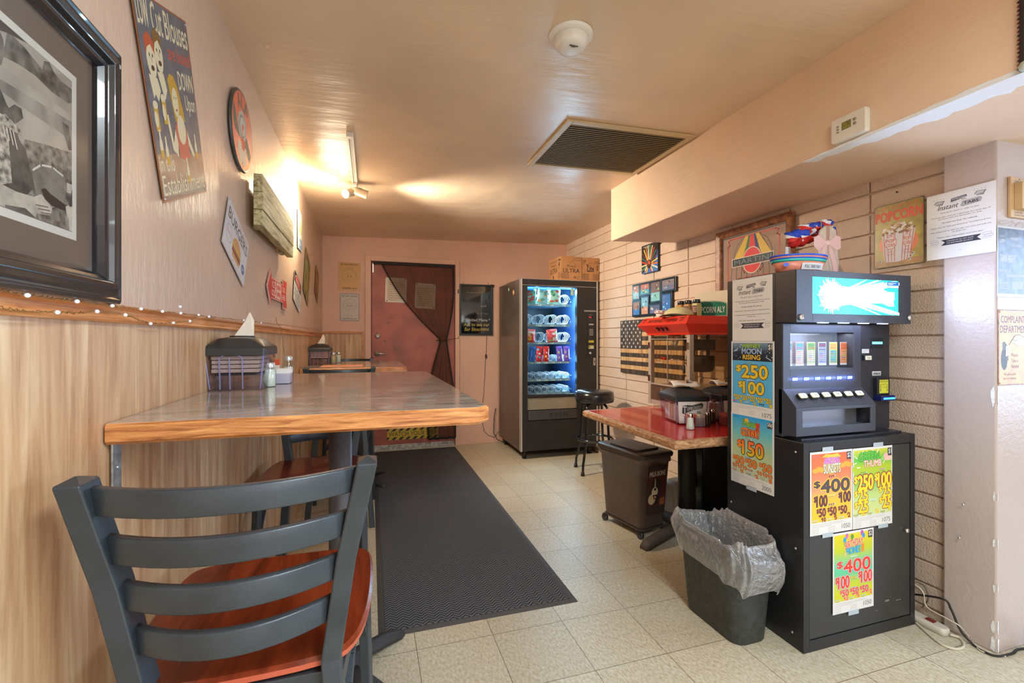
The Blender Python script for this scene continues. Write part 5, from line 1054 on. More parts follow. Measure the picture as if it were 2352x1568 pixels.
# canvas with feathers
a, b_ = pt(1480, 565, X=XR), pt(1517, 616, X=XR); w_ = a.y-b_.y; zt_, zb_ = 2.0+.03, 1.80
t = thing('feather_canvas', 'narrow canvas painted with bright feathers fanning over blue, under the soffit', 'painting', M=right_M((a.y+b_.y)/2, 1.905)); h_ = .245; w_ = .235
obj('canvas', MB().box(-w_/2, -h_/2, 0, w_/2, h_/2, .022), mat('canvas_edge', (40, 40, 44), .6), t, .002)
s = Sheet(t, .0222); s.rect(-w_/2, -h_/2, w_/2, h_/2, (44, 40, 40)); s.poly([(-w_/2, -h_/2), (w_/2, -h_/2), (w_/2, .06), (.07, -.05)], (60, 110, 196))
fc = [(196, 70, 50), (220, 196, 140), (90, 150, 120), (226, 214, 190), (206, 120, 60), (220, 190, 90), (110, 60, 50), (60, 110, 110)]
for k in range(22):
    a_ = math.radians(-150+300*k/21)+PI/2; L = .16 if abs(k-10) < 9 else .09; c_, s_ = math.cos(a_), math.sin(a_); ox_, oy_ = -.005, -.05
    tipx, tipy = ox_+L*c_*.8, oy_+L*s_; q = [(ox_+.02*c_-.006*s_, oy_+.02*s_+.006*c_), (tipx-.007*s_, tipy+.007*c_), (tipx+.006*c_, tipy+.008*s_), (tipx+.007*s_, tipy-.007*c_), (ox_+.02*c_+.006*s_, oy_+.02*s_-.006*c_)]
    q = [(min(max(x_, -w_/2), w_/2), min(max(y_, -h_/2), h_/2)) for x_, y_ in q]; s.poly(q, fc[k % 8])
s.ell(-.005, -.05, .032, .038, (60, 40, 36)); s.ell(-.005, -.045, .02, .025, (196, 90, 70)); s.ell(-.005, -.06, .010, .013, (30, 24, 24)); s.text('WILD', -.09, .095, .0, .112, (214, 206, 180)); s.done('feathers')
# framed mirror sign, mostly hidden by the ticket machine
my0_, my1_, mz0_, mz1_ = 2.585, 1.99, 1.40, 1.935
t = thing('balloon_mirror', 'wood framed bar mirror printed with a striped balloon and red disc', 'mirror', M=right_M((my0_+my1_)/2, (mz0_+mz1_)/2)); w_, h_ = my0_-my1_, mz1_-mz0_; M_FW = wood('frame_walnut', (90, 54, 30), (140, 90, 54), (168, 112, 70), 6, (5, 5, 5), .4, .1)
secs = []
for sx_, sy_ in ((-1, -1), (1, -1), (1, 1), (-1, 1), (-1, -1)): secs.append([(sx_*(w_/2-d_), sy_*(h_/2-d_), z) for d_, z in ((0, 0), (0, .03), (.010, .036), (.036, .028), (.044, .02), (.044, 0))])
obj('wooden_frame', MB().loft(secs, 0, False, False), M_FW, t, .001); obj('mirror_glass', MB().box(-w_/2+.03, -h_/2+.03, .004, w_/2-.03, h_/2-.03, .010), mat('mirror_pink', (206, 186, 172), .10, .55), t)
s = Sheet(t, .0102, .00015); q = w_/2-.052; s.frame(-q, -h_/2+.052, q, h_/2-.052, .007, (30, 28, 30)); RD = (190, 36, 34)
s.line([(-q+.045, -.18), (-q+.045, .155), (-q+.06, .165), (-q+.05, .19), (-q+.07, .20), (q-.07, .20), (q-.05, .19), (q-.06, .165), (q-.045, .155), (q-.045, -.18)], .007, RD)
def pan(k, t_): a_ = -1+2*k/8; return (a_*(.055+.13*math.sqrt(max(0, 1-(1-min(1, t_*1.1))**2)))*(1-.12*t_**3), .200-.40*t_)
for k in range(9): s.line([pan(k, j/10) for j in range(11)], .003, (50, 44, 44))
CB = {0: (206, 170, 50), 1: (206, 170, 50), 2: (40, 130, 60), 3: (206, 40, 40), 4: (206, 40, 40), 5: (30, 60, 130), 6: (206, 170, 50), 7: (206, 170, 50)}
for k in range(8):
    e_ = .42 if k in (3, 4) else (.50 if k in (2, 5) else .38); mid = e_+.07
    p0, p1, p2, p3 = pan(k, .0), pan(k+1, .0), pan(k+1, e_), pan(k, e_); m_ = ((p2[0]+p3[0])/2, pan(k, mid)[1])
    if k in (2, 5):
        for f0, f1 in ((.08, .44), (.56, .92)):
            s.poly([(p3[0]*(1-f0)+p2[0]*f0, p3[1]), (p3[0]*(1-f1)+p2[0]*f1, p2[1]), (p0[0]*(1-f1)+p1[0]*f1, p1[1]), (p0[0]*(1-f0)+p1[0]*f0, p0[1])][::1], CB[k])
    else: s.poly([p0, p3, m_, p2, p1], CB[k])
    s.line([p3, (m_[0], m_[1]-.004), p2], .006, (150, 40, 38))
s.ell(0, .040, .075, .085, (214, 196, 180), 30); s.ell(0, .040, .069, .079, (206, 34, 32), 30); s.rect(-.165, .012, .165, .069, (214, 196, 180)); s.rect(-.16, .017, .16, .064, (34, 34, 36)); s.text('MARTINI', -.145, .026, .145, .056, (90, 120, 126), .03)
s.text('& YOU & ME', -.11, -.085, .13, -.058, (190, 50, 40), .04); s.poly([(-q+.0, -.185), (-q+.10, -.185), (-q+.1, -.17), (-q, -.165)], (176, 140, 70)); s.done('balloon_print')
# popcorn sign
a, b_, c_, d_ = pt(2009, 476, X=XR-.006), pt(2124, 452, X=XR-.006), pt(2124, 600, X=XR-.006), pt(2010, 618, X=XR-.006)
w_, h_ = .204, .292
t = panel('popcorn_sign', 'olive tin sign with a striped popcorn box that says hot buttered popcorn', 'sign', right_M((a.y+b_.y)/2, (a.z+d_.z+b_.z+c_.z)/4, 0, .006), w_, h_, .0015, mat('tin_dark_edge', (70, 58, 54), .3), .006)
s = Sheet(t, .0017); s.poly(rr(w_-.006, h_-.006, .006, 3), mat('tin_popcorn_olive', (160, 142, 50), .3, var=.22, vscale=20)); s.rect(-w_/2+.006, -h_/2+.006, w_/2-.006, -.115, mat('tin_popcorn_brown', (156, 112, 62), .3, var=.2, vscale=20))
s.text('HOT BUTTERED', -.085, .118, .085, .134, (204, 110, 70), .03); s.text('POPCORN', -.096, .066, .097, .112, (224, 88, 66), .06, out=(190, 150, 110), ow=.03)
s.ell(-.0, -.04, .082, .06, mat('tin_glow', (214, 110, 60), .3)); s.poly([(-.070, .010), (.0, .022), (.070, .014), (.045, -.118), (.0, -.126), (-.058, -.122)], (222, 220, 226))
for x_ in (-.062, -.046, -.030, -.014, .004, .022, .036, .050, .063): s.line([(x_, .014), (x_*.80-.004, -.12)], .0028, (206, 96, 84))
s.poly([(-.006, .02), (.014, .02), (.008, -.125), (-.004, -.125)], (222, 220, 226)); s.ell(-.032, -.035, .026, .030, (214, 84, 70), 24); s.ell(-.032, -.035, .0245, .028, (226, 222, 222), 24); s.ell(.036, -.035, .017, .028, (214, 84, 70), 24); s.ell(.036, -.035, .0158, .026, (226, 222, 222), 24)
for x_, w2 in ((-.032, .020), (.036, .013)): s.text('POP', x_-w2, -.034, x_+w2, -.018, (214, 84, 60), .04); s.text('CORN', x_-w2, -.054, x_+w2, -.038, (214, 84, 60), .03); s.text('Fresh' if x_ < 0 else 'Hot', x_-w2*.8, -.003, x_+w2*.8, .008, (206, 120, 100), 0, .3)
for x_ in (-.032, .036): s.text('POPPED JUST', x_-.018, -.082, x_+.018, -.074, (206, 130, 120)); s.text('FOR YOU', x_-.016, -.094, x_+.016, -.086, (206, 130, 120))
rn = random.Random(3)
for k in range(76):
    x_ = rn.uniform(-.066, .068); y_ = .006+rn.uniform(0, 1)*(.044-.55*abs(x_)*abs(x_)*8); s.ell(x_, y_, .0065, .0055, [(226, 220, 210), (206, 180, 150), (232, 228, 226), (150, 110, 80)][k % 4 if k % 7 else 3], 8)
for x_, y_ in ((-.075, -.118), (.052, -.108), (.045, -.122), (.060, -.098)): s.ell(x_, y_, .008, .007, (206, 200, 190), 8); s.ell(x_-.002, y_+.001, .004, .003, (90, 80, 80), 6)
s.done()

# ---------------------------------------------------------------- red table
TT = .735
M_RED = mat('red_laminate', (196, 34, 30), .16, coat=.3, bump=.02, bscale=20); M_REDE = wood('worn_table_edge', (120, 80, 54), (180, 134, 96), (206, 170, 130), 10, (4, 4, 12), .55, .3)
t = thing('red_table', 'table with a red laminate top and worn wooden edge against the block wall', 'table', (1.83, 2.28, 0))
P = [(1.33-1.83, 1.765-2.28), (XR-.012-1.83, 1.765-2.28), (XR-.012-1.83, 2.84-2.28), (1.345-1.83, 2.745-2.28)]
def inset(P, d): 
    cx = sum(p_[0] for p_ in P)/4; cy = sum(p_[1] for p_ in P)/4; return [(x_-math.copysign(d, x_-cx), y_-math.copysign(d, y_-cy)) for x_, y_ in P]
mb = MB(); mb.loft([sec(inset(P, .008), TT-.042), sec(P, TT-.032), sec(P, TT-.012), sec(inset(P, .008), TT-.001)], 0); obj('wooden_edge', mb, M_REDE, t, .003)
mb = MB(); mb.loft([sec(inset(P, .032), TT-.002), sec(inset(P, .032), TT)], 0); obj('table_top', mb, M_RED, t)
cx, cy = 1.868-1.83, 2.362-2.28
obj('column', MB().cyl((cx, cy, .06), (cx, cy, TT-.05), .052, n=28), mat('column_black', (38, 36, 36), .45, bump=.2, bscale=250), t)
obj('top_plate', MB().box(cx-.2, cy-.2, TT-.05, cx+.2, cy+.2, TT-.042), M_CAST, t)
mb = MB(); mb.lathe([(.09, .05), (.085, .085), (.06, .10), (.054, .11)], 24, 0, Matrix.Translation((cx, cy, 0))); M_CASTB = mat('cast_base_brown', (72, 62, 56), .55, bump=.3, bscale=180)
for a_ in (math.radians(195), math.radians(285), math.radians(15), math.radians(105)):
    c_, s_ = math.cos(a_), math.sin(a_); secs = []
    for r_, w_, z0_, z1_ in ((.03, .08, .05, .095), (.14, .07, .045, .088), (.28, .062, .02, .068), (.36, .06, .0, .048), (.392, .045, .0, .02)):
        if a_ < 1: r_ *= .72
        secs.append([(cx+r_*c_-k*w_/2*s_, cy+r_*s_+k*w_/2*c_, z) for k, z in ((-1, z0_), (1, z0_), (1, z1_*.75), (.5, z1_), (-.5, z1_), (-1, z1_*.75))])
    mb.loft(secs, 0, True, True, True)
obj('cross_base', mb, M_CASTB, t)
# popcorn popper
PX, PY0, PY1 = 1.885, 2.355, 2.795; PD = .40; pz = TT
t = thing('popcorn_machine', 'red hooded countertop popcorn machine with glass sides on the red table', 'popcorn machine', (PX, (PY0+PY1)/2, pz)); hw = (PY1-PY0)/2
M_PRED = mat('popper_red', (226, 54, 36), .28, coat=.2); M_ALU = mat('popper_post', (206, 194, 180), .4, .5); M_PBRN = mat('popper_panel', (96, 74, 62), .35, .2, var=.2, vscale=8)
zg0, zg1 = .165, .500
for x_ in (0, PD-.03):
    for y_ in (-hw, hw-.03): obj('corner_post', MB().box(x_, y_, .02, x_+.03, y_+.03, zg1+.01), M_ALU, t, .001)
obj('base_cabinet', MB().box(.006, -hw+.006, .02, PD-.004, hw-.006, .155), M_ALU, t, .002)
mb = MB(); mb.box(.0, -hw+.03, .055, .008, hw-.03, .158); pn = obj('front_panel', mb, M_PBRN, t, .001)
s_e = obj('panel_print', MB().box(-.12, -.04, 0, .12, .04, .0004), M_PBRN, t); s_e.matrix_local = frame((-.0006, 0, .105), RIGHT); s = Sheet(s_e, .0005); s.text('Roosevelt', -.075, .004, .02, .030, (176, 150, 140), .02, .2, rot=-.1); s.text('POPPER CO', -.07, -.028, .025, -.006, (166, 142, 132), .02, .1, rot=-.1); s.done()
obj('drawer_window', MB().box(-.001, -hw+.16, .022, .007, -hw+.245, .05), mat('amber_window', (120, 50, 34), .2), t)
mb = MB(); mb.box(.004, -hw+.03, .158, .010, hw-.03, .168); mb.box(.004, .008, .168, .010, .012, zg1); mb.box(.002, -hw+.03, zg1-.03, .008, hw-.03, zg1-.026); obj('door_rail', mb, M_ALU, t)
M_PG = clear('popper_glass', (236, 228, 214), .04, .03); M_PGD = clear('popper_side_glass', (206, 184, 150), .05, .10)
for y0_, y1_ in ((-hw+.03, .008), (.012, hw-.03)): obj('glass_door', MB().add([(.006, y0_, .168), (.006, y1_, .168), (.006, y1_, zg1), (.006, y0_, zg1)], [(0, 1, 2, 3)]), M_PG, t)
obj('side_glass', MB().add([(.03, -hw+.004, .15), (PD-.03, -hw+.004, .15), (PD-.03, -hw+.004, zg1), (.03, -hw+.004, zg1)], [(0, 1, 2, 3)]), M_PGD, t)
obj('far_glass', MB().add([(.03, hw-.004, .15), (PD-.03, hw-.004, .15), (PD-.03, hw-.004, zg1), (.03, hw-.004, zg1)], [(0, 1, 2, 3)]), M_PG, t)
mb = MB(); W2, D2 = hw+.005, .0; O_ = .052
def hood(i, x): return [(-x-i, -hw-i), (PD, -hw-i), (PD, hw+i), (-x-i, hw+i)]
mb.loft([sec(hood(.004, 0), zg1), sec(hood(.004, .002), zg1+.012)], 0, True, False); mb.loft([sec(hood(.004, .002), zg1+.012), sec(hood(.045, .018), zg1+.066), sec(hood(.018, .0), zg1+.118)], 0, False, True); obj('red_hood', mb, M_PRED, t, .0008)
n_up = Vector((-.063+.018, 0, .052)).normalized()
e1 = obj('hood_print', MB().box(-.001, -.001, 0, .001, .001, .0002), M_PRED, t); e1.matrix_local = frame((-.0405-.0012, 0, zg1+.093), RIGHT, 0, Vector((.045, 0, .052))); s = Sheet(e1, .0012); KB = (66, 30, 22)
s.text('ROOSEVELT POPPER', -.155, -.012, .150, .014, KB, .03, .35)
for x_ in (-.205, .195): s.line([(x_+.014*math.cos(a), .002+.014*math.sin(a)) for a in [2*PI*k/12 for k in range(13)]], .0022, KB); s.line([(x_+.007*math.cos(a), -.001+.007*math.sin(a)) for a in [2*PI*k/8 for k in range(9)]], .002, KB); s.line([(x_-.03, .018), (x_+.03, .02)], .003, KB)
s.done()
for k in range(3):
    y_ = .0-.045*(k-.4)+.03; sw = obj('rocker_switch', MB().box(-.011, -.014, 0, .011, .014, .006), mat('switch_black', (26, 26, 30), .3), t, .001); sw.matrix_local = frame((-.040, y_, zg1+.040), RIGHT, 0, Vector((-.047, 0, .054))); obj('switch_lens', MB().box(-.007, -.006, .006, .007, .002, .009), mat('lens_red', (190, 50, 44), .2), sw)
for y_ in (-hw+.015, hw-.015):
    for z_ in (.20, .43): obj('hinge', MB().box(-.007, y_-.010, z_-.022, .0, y_+.010, z_+.022), M_CHROME, t, .002)
obj('door_knob', MB().lathe([(.008, 0), (.012, .006), (.011, .016), (0, .018)], 14, 0, Matrix.Translation((.0, -hw+.035, .165)) @ Matrix.Rotation(-PI/2, 4, 'Y')), M_CHROME, t)
M_KETT = mat('kettle_dark', (90, 84, 72), .3, .7, var=.3, vscale=20)
obj('kettle', MB().lathe([(.062, .255), (.082, .262), (.090, .30), (.090, .355), (.086, .362), (0, .366)], 30, 0, Matrix.Translation((.22, -.05, 0))), M_KETT, t)
obj('kettle_hanger', MB().box(.15, -.065, .35, .165, -.045, zg1).box(.27, -.065, .35, .285, -.045, zg1).box(.13, -.10, .40, .30, -.0, .47), M_KETT, t, .002)
mb = MB(); mb.tube([(.13, -.05, .33), (.06, .0, .335), (.035, .05, .338)], .004, 8); mb.tube([(.13, -.09, .33), (.09, -.12, .30), (.08, -.125, .26), (.10, -.10, .245)], .004, 8); obj('crank_arm', mb, M_CHROME, t)
obj('crank_grip', MB().cyl((.035, .05, .338), (.03, .115, .342), .010, .008, 12), mat('grip_red', (176, 30, 30), .3), t); obj('blue_grip', MB().cyl((.07, -.075, .30), (.072, -.078, .25), .008, .007, 10), mat('grip_blue', (60, 90, 120), .4), t)
obj('inner_lamp', MB().cyl((.10, .09, zg1), (.095, .07, zg1-.07), .022, .009, 14), M_WPL, t); obj('inner_lamp', MB().cyl((.10, .03, zg1), (.105, .055, zg1-.07), .022, .009, 14), M_WPL, t)
mb = MB(); mb.tube([(.30, -hw+.02, .22), (.28, -hw+.015, .19), (.25, -hw+.02, .195)], .003, 6); obj('wire_loop', mb, M_DKMET, t)
# things on the popper
HZ = pz+zg1+.118; PYc = (PY0+PY1)/2
def spice(label, x, y, c):
    t = thing('seasoning_jar', label, 'seasoning jar', (x, y, HZ), .2, 'seasoning jars on the popcorn machine'); sq = rr(.048, .048, .008, 3)
    obj('jar', MB().loft([sec(sq, 0), sec(sq, .088), sec(rr(.040, .040, .015, 3), .096)], 0), mat('jar_fill_%d' % c[0], c, .3), t); obj('cap', MB().lathe([(.023, .094), (.0235, .096), (.0235, .116), (.022, .120), (0, .120)], 24), mat('cap_black', (22, 24, 30), .25), t)
    e = obj('label_wrap', MB().box(-.021, -.030, 0, .021, .044, .0005), mat('label_maroon', (96, 34, 34), .5), t); e.matrix_local = frame((-.0245, 0, .036), RIGHT); s = Sheet(e, .0006); s.text('ZESTY', -.030, -.008, .034, .012, (214, 170, 120), .03, rot=PI/2); s.rect(-.021, -.03, .021, -.026, (214, 190, 120)); s.done()
spice('seasoning jar with a black cap, leftmost of the three on the popcorn machine', 2.075, 2.685, (176, 130, 70)); spice('seasoning jar in the middle of the three on the popcorn machine', 2.085, 2.62, (186, 140, 80)); spice('seasoning jar standing in front of the green sign, rightmost of three', 2.09, 2.542, (206, 196, 130))
t = thing('corn_sign', 'small green arched street-style sign standing on the popcorn machine', 'sign', M=frame((2.165, 2.50, HZ+.056), (.55, -.83, 0)))
A_ = [(-.11, -.055), (.11, -.055), (.11, .030)]+[(.11*math.cos(a), .030+.026*math.sin(a)) for a in [PI*k/12 for k in range(1, 12)]]+[(-.11, .030)]
obj('panel', MB().extr(A_, 0, .004), mat('sign_cream', (206, 200, 176), .4), t); s = Sheet(t, .0042); s.poly([(x_*.96, y_*.92) for x_, y_ in A_], (24, 30, 26)); s.poly([(x_*.945, y_*.89) for x_, y_ in A_], (206, 204, 184)); s.poly([(x_*.925, y_*.85) for x_, y_ in A_], (20, 110, 82)); W = (222, 220, 206)
s.text('POPCORN ALY', -.094, -.026, .092, .014, W, .02); s.done()
t = thing('white_carton', 'folded white cardboard flap standing behind the green sign', 'box', (2.185, 2.515, HZ), -.98); obj('flap', MB().extr([(-.12, 0), (.15, 0), (.165, .06), (.15, .178), (-.085, .172), (-.125, .11)], -.004, .004, 0, Matrix.Rotation(PI/2, 4, 'X')), mat('carton_cream', (222, 208, 180), .6), t, .002); obj('base_tray', MB().box(-.10, -.004, 0, .13, .03, .02), mat('carton_cream', (222, 208, 180), .6), t)
# cap, bowl
t = thing('baseball_cap', 'pale cap with yellow trim and a dark brim lying on the popcorn machine', 'cap', (PX+.070, PYc-.02, HZ+.004), .35)
obj('crown', MB().grid(lambda u, v: (.078*math.cos(2*PI*u)*math.cos(PI/2*v)**.7, .100*math.sin(2*PI*u)*math.cos(PI/2*v)**.7, .006+.055*math.sin(PI/2*v)), 28, 10), mat('cap_cream', (206, 196, 150), .8, bump=.2, bscale=300), t)
obj('brim', MB().grid(lambda u, v: (-.045-.085*v+.03*abs(2*u-1)**2, (u-.5)*.19*(1-.15*v), .010+.012*math.cos(PI*(u-.5))-.012*v), 12, 6), mat('brim_dark', (60, 44, 44), .6), t, solid=.003)
obj('trim_band', MB().tube([(.080*math.cos(a), .102*math.sin(a), .008) for a in [2*PI*k/30 for k in range(30)]], .003, 6, closed=True).tube([(.0, -.098+.196*k/14, .008+.056*math.sin(PI*k/14)**.8) for k in range(15)], .0025, 6), mat('cap_yellow', (206, 166, 60), .7), t)
t = thing('paper_tub', 'small white tub with red printed lid, left end of the popcorn machine top', 'tub', (PX+.06, PYc+.155, HZ)); obj('tub', MB().lathe([(.030, 0), (.036, .034)], 24), mat('tub_cream', (226, 212, 196), .6), t); obj('lid', MB().lathe([(.044, .034), (.046, .038), (.044, .052), (.036, .054), (0, .054)], 24), mat('lid_white', (232, 226, 222), .4), t)
mb = MB()
for k in range(10): a_ = 2*PI*k/10; mb.box(-.006, -.001, -.003, .006, .0005, .003, 0, Matrix.Translation((.0460*math.cos(a_), .0460*math.sin(a_), .045)) @ Matrix.Rotation(a_+PI/2, 4, 'Z'))
obj('printed_marks', mb, mat('print_red', (206, 60, 50), .5), t)
# dispensers and shakers on the red table
dispenser('near clear napkin dispenser with a Tumbleweed card on the red table', (1.715, 2.20, TT), -.22, 1.15, True, True)
dispenser('far napkin dispenser with a Tumbleweed card, partly hidden by the ticket machine', (1.985, 2.18, TT), -.12, 1.15, True, True)
c = pt(1591, 988, Z=TT); shaker('white salt shaker with a waisted glass body at the front of the red table', (c.x+.003, c.y+.022, TT), M_SALT, 1.12, True, level=.9, cap=M_CHROME)
c = pt(1633, 980, Z=TT); shaker('pepper shaker right of the pink and white sweetener caddy on the red table', (c.x, c.y+.03, TT), M_PEP, 1.0, True, nm='pepper_shaker', level=.75, cap=M_CHROME)
c = pt(1650, 975, Z=TT); shaker('pepper shaker farther back between the two sweetener caddies', (c.x, c.y+.05, TT), M_PEP, 1.05, True, nm='pepper_shaker', level=.75, cap=M_CHROME)
c = pt(1606, 982, Z=TT); PK = [(216, 204, 186), (226, 214, 196), (206, 190, 160), (214, 96, 86), (222, 120, 108)]
caddy('sweetener caddy with beige and pink packets behind the salt shaker', (c.x+.012, c.y+.045, TT), PI/2-.2, PK[:5], 1.1)
c = pt(1663, 975, Z=TT); caddy('sweetener caddy at the right, cut off by the ticket machine', (c.x+.03, c.y-.005, TT), PI/2-.1, PK, 1.1)

# ---------------------------------------------------------------- under the red table
# dog treat bin on casters
bx = thing('storage_bin', 'smoky plastic lidded bin on casters with dog biscuit print, under the red table', 'storage bin', (1.622, 2.567, 0), math.radians(11))
M_SMK = mat('smoked_plastic', (92, 74, 66), .28, alpha=.86, var=.15, vscale=4); M_LIDB = mat('bin_lid_brown', (66, 56, 50), .38, bump=.05, bscale=60)
BW, BL, BZ = .235, .380, .50
mb = MB(); mb.loft([sec(rr(BW*.86, BL*.88, .03, 5), .055), sec(rr(BW*.88, BL*.90, .035, 5), .065), sec(rr(BW*1.03, BL*1.05, .035, 5), BZ-.05), sec(rr(BW*1.10, BL*1.10, .035, 5), BZ-.045), sec(rr(BW*1.10, BL*1.10, .035, 5), BZ-.01)], 0, True, False, True); obj('body', mb, M_SMK, bx)
mb = MB(); mb.loft([sec(rr(BW*.80, BL*.84, .03, 5), .07), sec(rr(BW*.86, BL*.90, .03, 5), .30), sec(rr(BW*.2, BL*.2, .02, 5), .34)], 0, True, True, True); obj('biscuit_bags', mb, mat('bag_reddish', (120, 66, 52), .6, var=.6, vscale=9), bx)
mb = MB(); mb.loft([sec(rr(BW*1.17, BL*1.15, .04, 5), BZ-.012), sec(rr(BW*1.19, BL*1.17, .04, 5), BZ+.006), sec(rr(BW*1.15, BL*1.13, .04, 5), BZ+.016), sec(rr(BW*.98, BL*.96, .04, 5), BZ+.018)], 0, True, True, True); mb.loft([sec(rr(BW*.86, BL*.70, .03, 5), BZ+.018), sec(rr(BW*.84, BL*.68, .03, 5), BZ+.027)], 0, True, True, True); obj('lid', mb, M_LIDB, bx, .001)
mb = MB(); mb.loft([sec(rr(BW*.9, BL*.92, .02, 4), .045), sec(rr(BW*.9, BL*.92, .02, 4), .056)], 0); obj('base_tray', mb, M_LIDB, bx)
for sy_ in (-1, 1): obj('handle_lug', MB().box(-.04, sy_*(BL*.5)-.008, BZ-.09, .04, sy_*(BL*.5)+.008, BZ-.045), M_SMK, bx, .003)
for sx_ in (-1, 1):
    for sy_ in (-1, 1):
        cs = obj('caster', MB().cyl((sx_*BW*.42-.009, sy_*BL*.43, .022), (sx_*BW*.42+.009, sy_*BL*.43, .022), .022, n=20), mat('caster_wheel', (44, 46, 50), .4), bx); obj('caster_fork', MB().box(sx_*BW*.42-.012, sy_*BL*.43-.012, .03, sx_*BW*.42+.012, sy_*BL*.43+.012, .047), M_DKMET, cs)
e = obj('printed_front', MB().box(-.075, -.15, 0, .075, .15, .0006), mat('print_dark', (60, 44, 42), .4), bx); e.matrix_local = frame((.005, -.1905, .29), BACK, 0, Vector((0, -.074, 1)))
s = Sheet(e, .0008); s.rect(-.07, -.10, .07, .105, (86, 36, 34)); s.rect(-.06, .08, .07, .12, (90, 60, 50)); s.text('MILK-BONE', -.062, .085, .068, .115, (214, 206, 196), .03)
s.poly([(-.065, -.09), (-.06, -.0), (-.04, .06), (-.005, .08), (.03, .06), (.04, .0), (.02, -.09)], (50, 40, 38)); s.ell(-.036, -.055, .030, .034, (190, 166, 126), 14); s.ell(-.014, -.012, .026, .030, (206, 186, 150), 16); s.poly([(-.018, .02), (-.009, .02), (-.011, .07), (-.016, .07)], (206, 186, 150)); s.ell(-.012, .004, .010, .008, (30, 26, 26)); s.ell(-.032, .032, .005, .005, (26, 22, 22)); s.ell(.010, .034, .005, .005, (26, 22, 22)); s.poly([(-.03, -.03), (.008, -.03), (.0, -.058), (-.02, -.058)], (60, 30, 30)); s.ell(-.01, -.045, .009, .008, (196, 120, 110)); s.poly([(.03, -.06), (.07, -.05), (.07, -.10), (.03, -.10)], (150, 86, 50)); s.done('dog_print')
# black heater, white fan heater, dark tower
t = thing('space_heater', 'black tower heater with a tall slotted vent standing beside the ticket machine', 'heater', (2.195, 2.61, 0)); M_HT = mat('heater_black', (36, 34, 34), .35, bump=.05, bscale=80)
mb = MB(); mb.loft([sec(rr(.20, .26, .02, 4), 0), sec(rr(.20, .26, .02, 4), .50), sec(rr(.17, .22, .03, 4), .56)], 0, True, True, True); obj('housing', mb, M_HT, t)
mb = MB(); mb.box(-.112, -.05, .20, -.100, .03, .40); obj('vent_panel', mb, mat('vent_grey', (96, 92, 82), .4, .4), t, .002)
for k in range(3): obj('vent_slat', MB().box(-.115, -.04+.027*k, .205, -.111, -.03+.027*k, .395), mat('vent_light', (150, 146, 130), .4, .3), t)
mb = MB()
for k in range(5): mb.box(-.104, -.10+.04*k, .47, -.098, -.08+.04*k, .485)
obj('top_grille', mb, M_DARK, t)
t = thing('fan_heater', 'small white fan heater on the floor under the red table', 'heater', (1.962, 2.575, 0), .2)
mb = MB(); mb.loft([sec(rr(.19, .15, .03, 4), .02), sec(rr(.21, .17, .04, 4), .10), sec(rr(.19, .15, .05, 4), .24), sec(rr(.12, .08, .03, 4), .27)], 0, True, True, True); obj('housing', mb, mat('heater_white', (214, 204, 192), .4), t)
g = obj('front_grille', MB().extr(rr(.12, .13, .02, 3), 0, .004), M_DARK, t); g.matrix_local = frame((.02, -.086, .12), BACK)
mb = MB()
for k in range(9): mb.box(-.056, -.060+.0145*k, .004, .056, -.056+.0145*k, .007)
for k in range(7): mb.box(-.052+.017*k, -.06, .004, -.049+.017*k, .06, .006)
obj('grille_bars', mb, mat('heater_white', (214, 204, 192), .4), g); obj('foot', MB().box(-.08, -.06, 0, .08, .06, .02), M_DKMET, t)
# ---------------------------------------------------------------- ticket cabinet and dispenser
CX0, CX1, CY0, CY1, CZ = 1.580, 2.196, 1.330, 1.712, .805
M_CAB = mat('cabinet_black', (40, 40, 42), .33, .15, bump=.04, bscale=300, var=.1, vscale=5); M_CABD = mat('cabinet_door', (56, 56, 56), .36, .15, bump=.04, bscale=300, var=.08, vscale=4)
K = thing('ticket_cabinet', 'black metal floor cabinet under the ticket machine, with lottery posters taped on', 'cabinet', ((CX0+CX1)/2, CY0, 0)); kx, ky = (CX0+CX1)/2, CY0
obj('body', MB().box(CX0-kx, .004, 0, CX1-kx, CY1-ky, CZ), M_CAB, K, .002)
mb = MB()
for r_ in ((CX0-kx, 0, CX0-kx+.030, CZ), (CX1-kx-.026, 0, CX1-kx, CZ), (CX0-kx+.03, 0, CX1-kx-.026, .045), (CX0-kx+.03, CZ-.035, CX1-kx-.026, CZ)): mb.box(r_[0], -.004, r_[1], r_[2], .004, r_[3])
obj('face_frame', mb, M_CAB, K, .001)
dr_ = obj('door', MB().box(CX0-kx+.033, -.002, .048, CX1-kx-.029, .004, CZ-.038), M_CABD, K, .001)
p = pt(2078, 1216, Y=CY0)
obj('lock', MB().lathe([(.010, 0), (.010, .010), (.007, .013), (0, .013)], 16, 0, on_y(p.x-kx, -.002, p.z)), M_CHROME, dr_)
M_CHIP = mat('worn_sticker', (120, 116, 110), .5)
mb = MB()
for u, v, w_, h_ in ((2036, 1378, .022, .008), (2062, 1376, .03, .003), (2012, 1401, .016, .002)): c = pt(u, v, Y=CY0); mb.box(c.x-kx-w_/2, -.0028, c.z-h_/2, c.x-kx+w_/2, -.0018, c.z+h_/2)
obj('tape_scrap', mb, M_CHIP, dr_)
for y_, z_ in ((.03, .765), (.03, .39), (.045, .055), (.36, .46)): obj('rivet', MB().lathe([(.0045, 0), (.004, .0015), (0, .002)], 10, 0, Matrix.Translation((CX0-kx, y_, z_)) @ Matrix.Rotation(-PI/2, 4, 'Y')), M_STEEL, K)
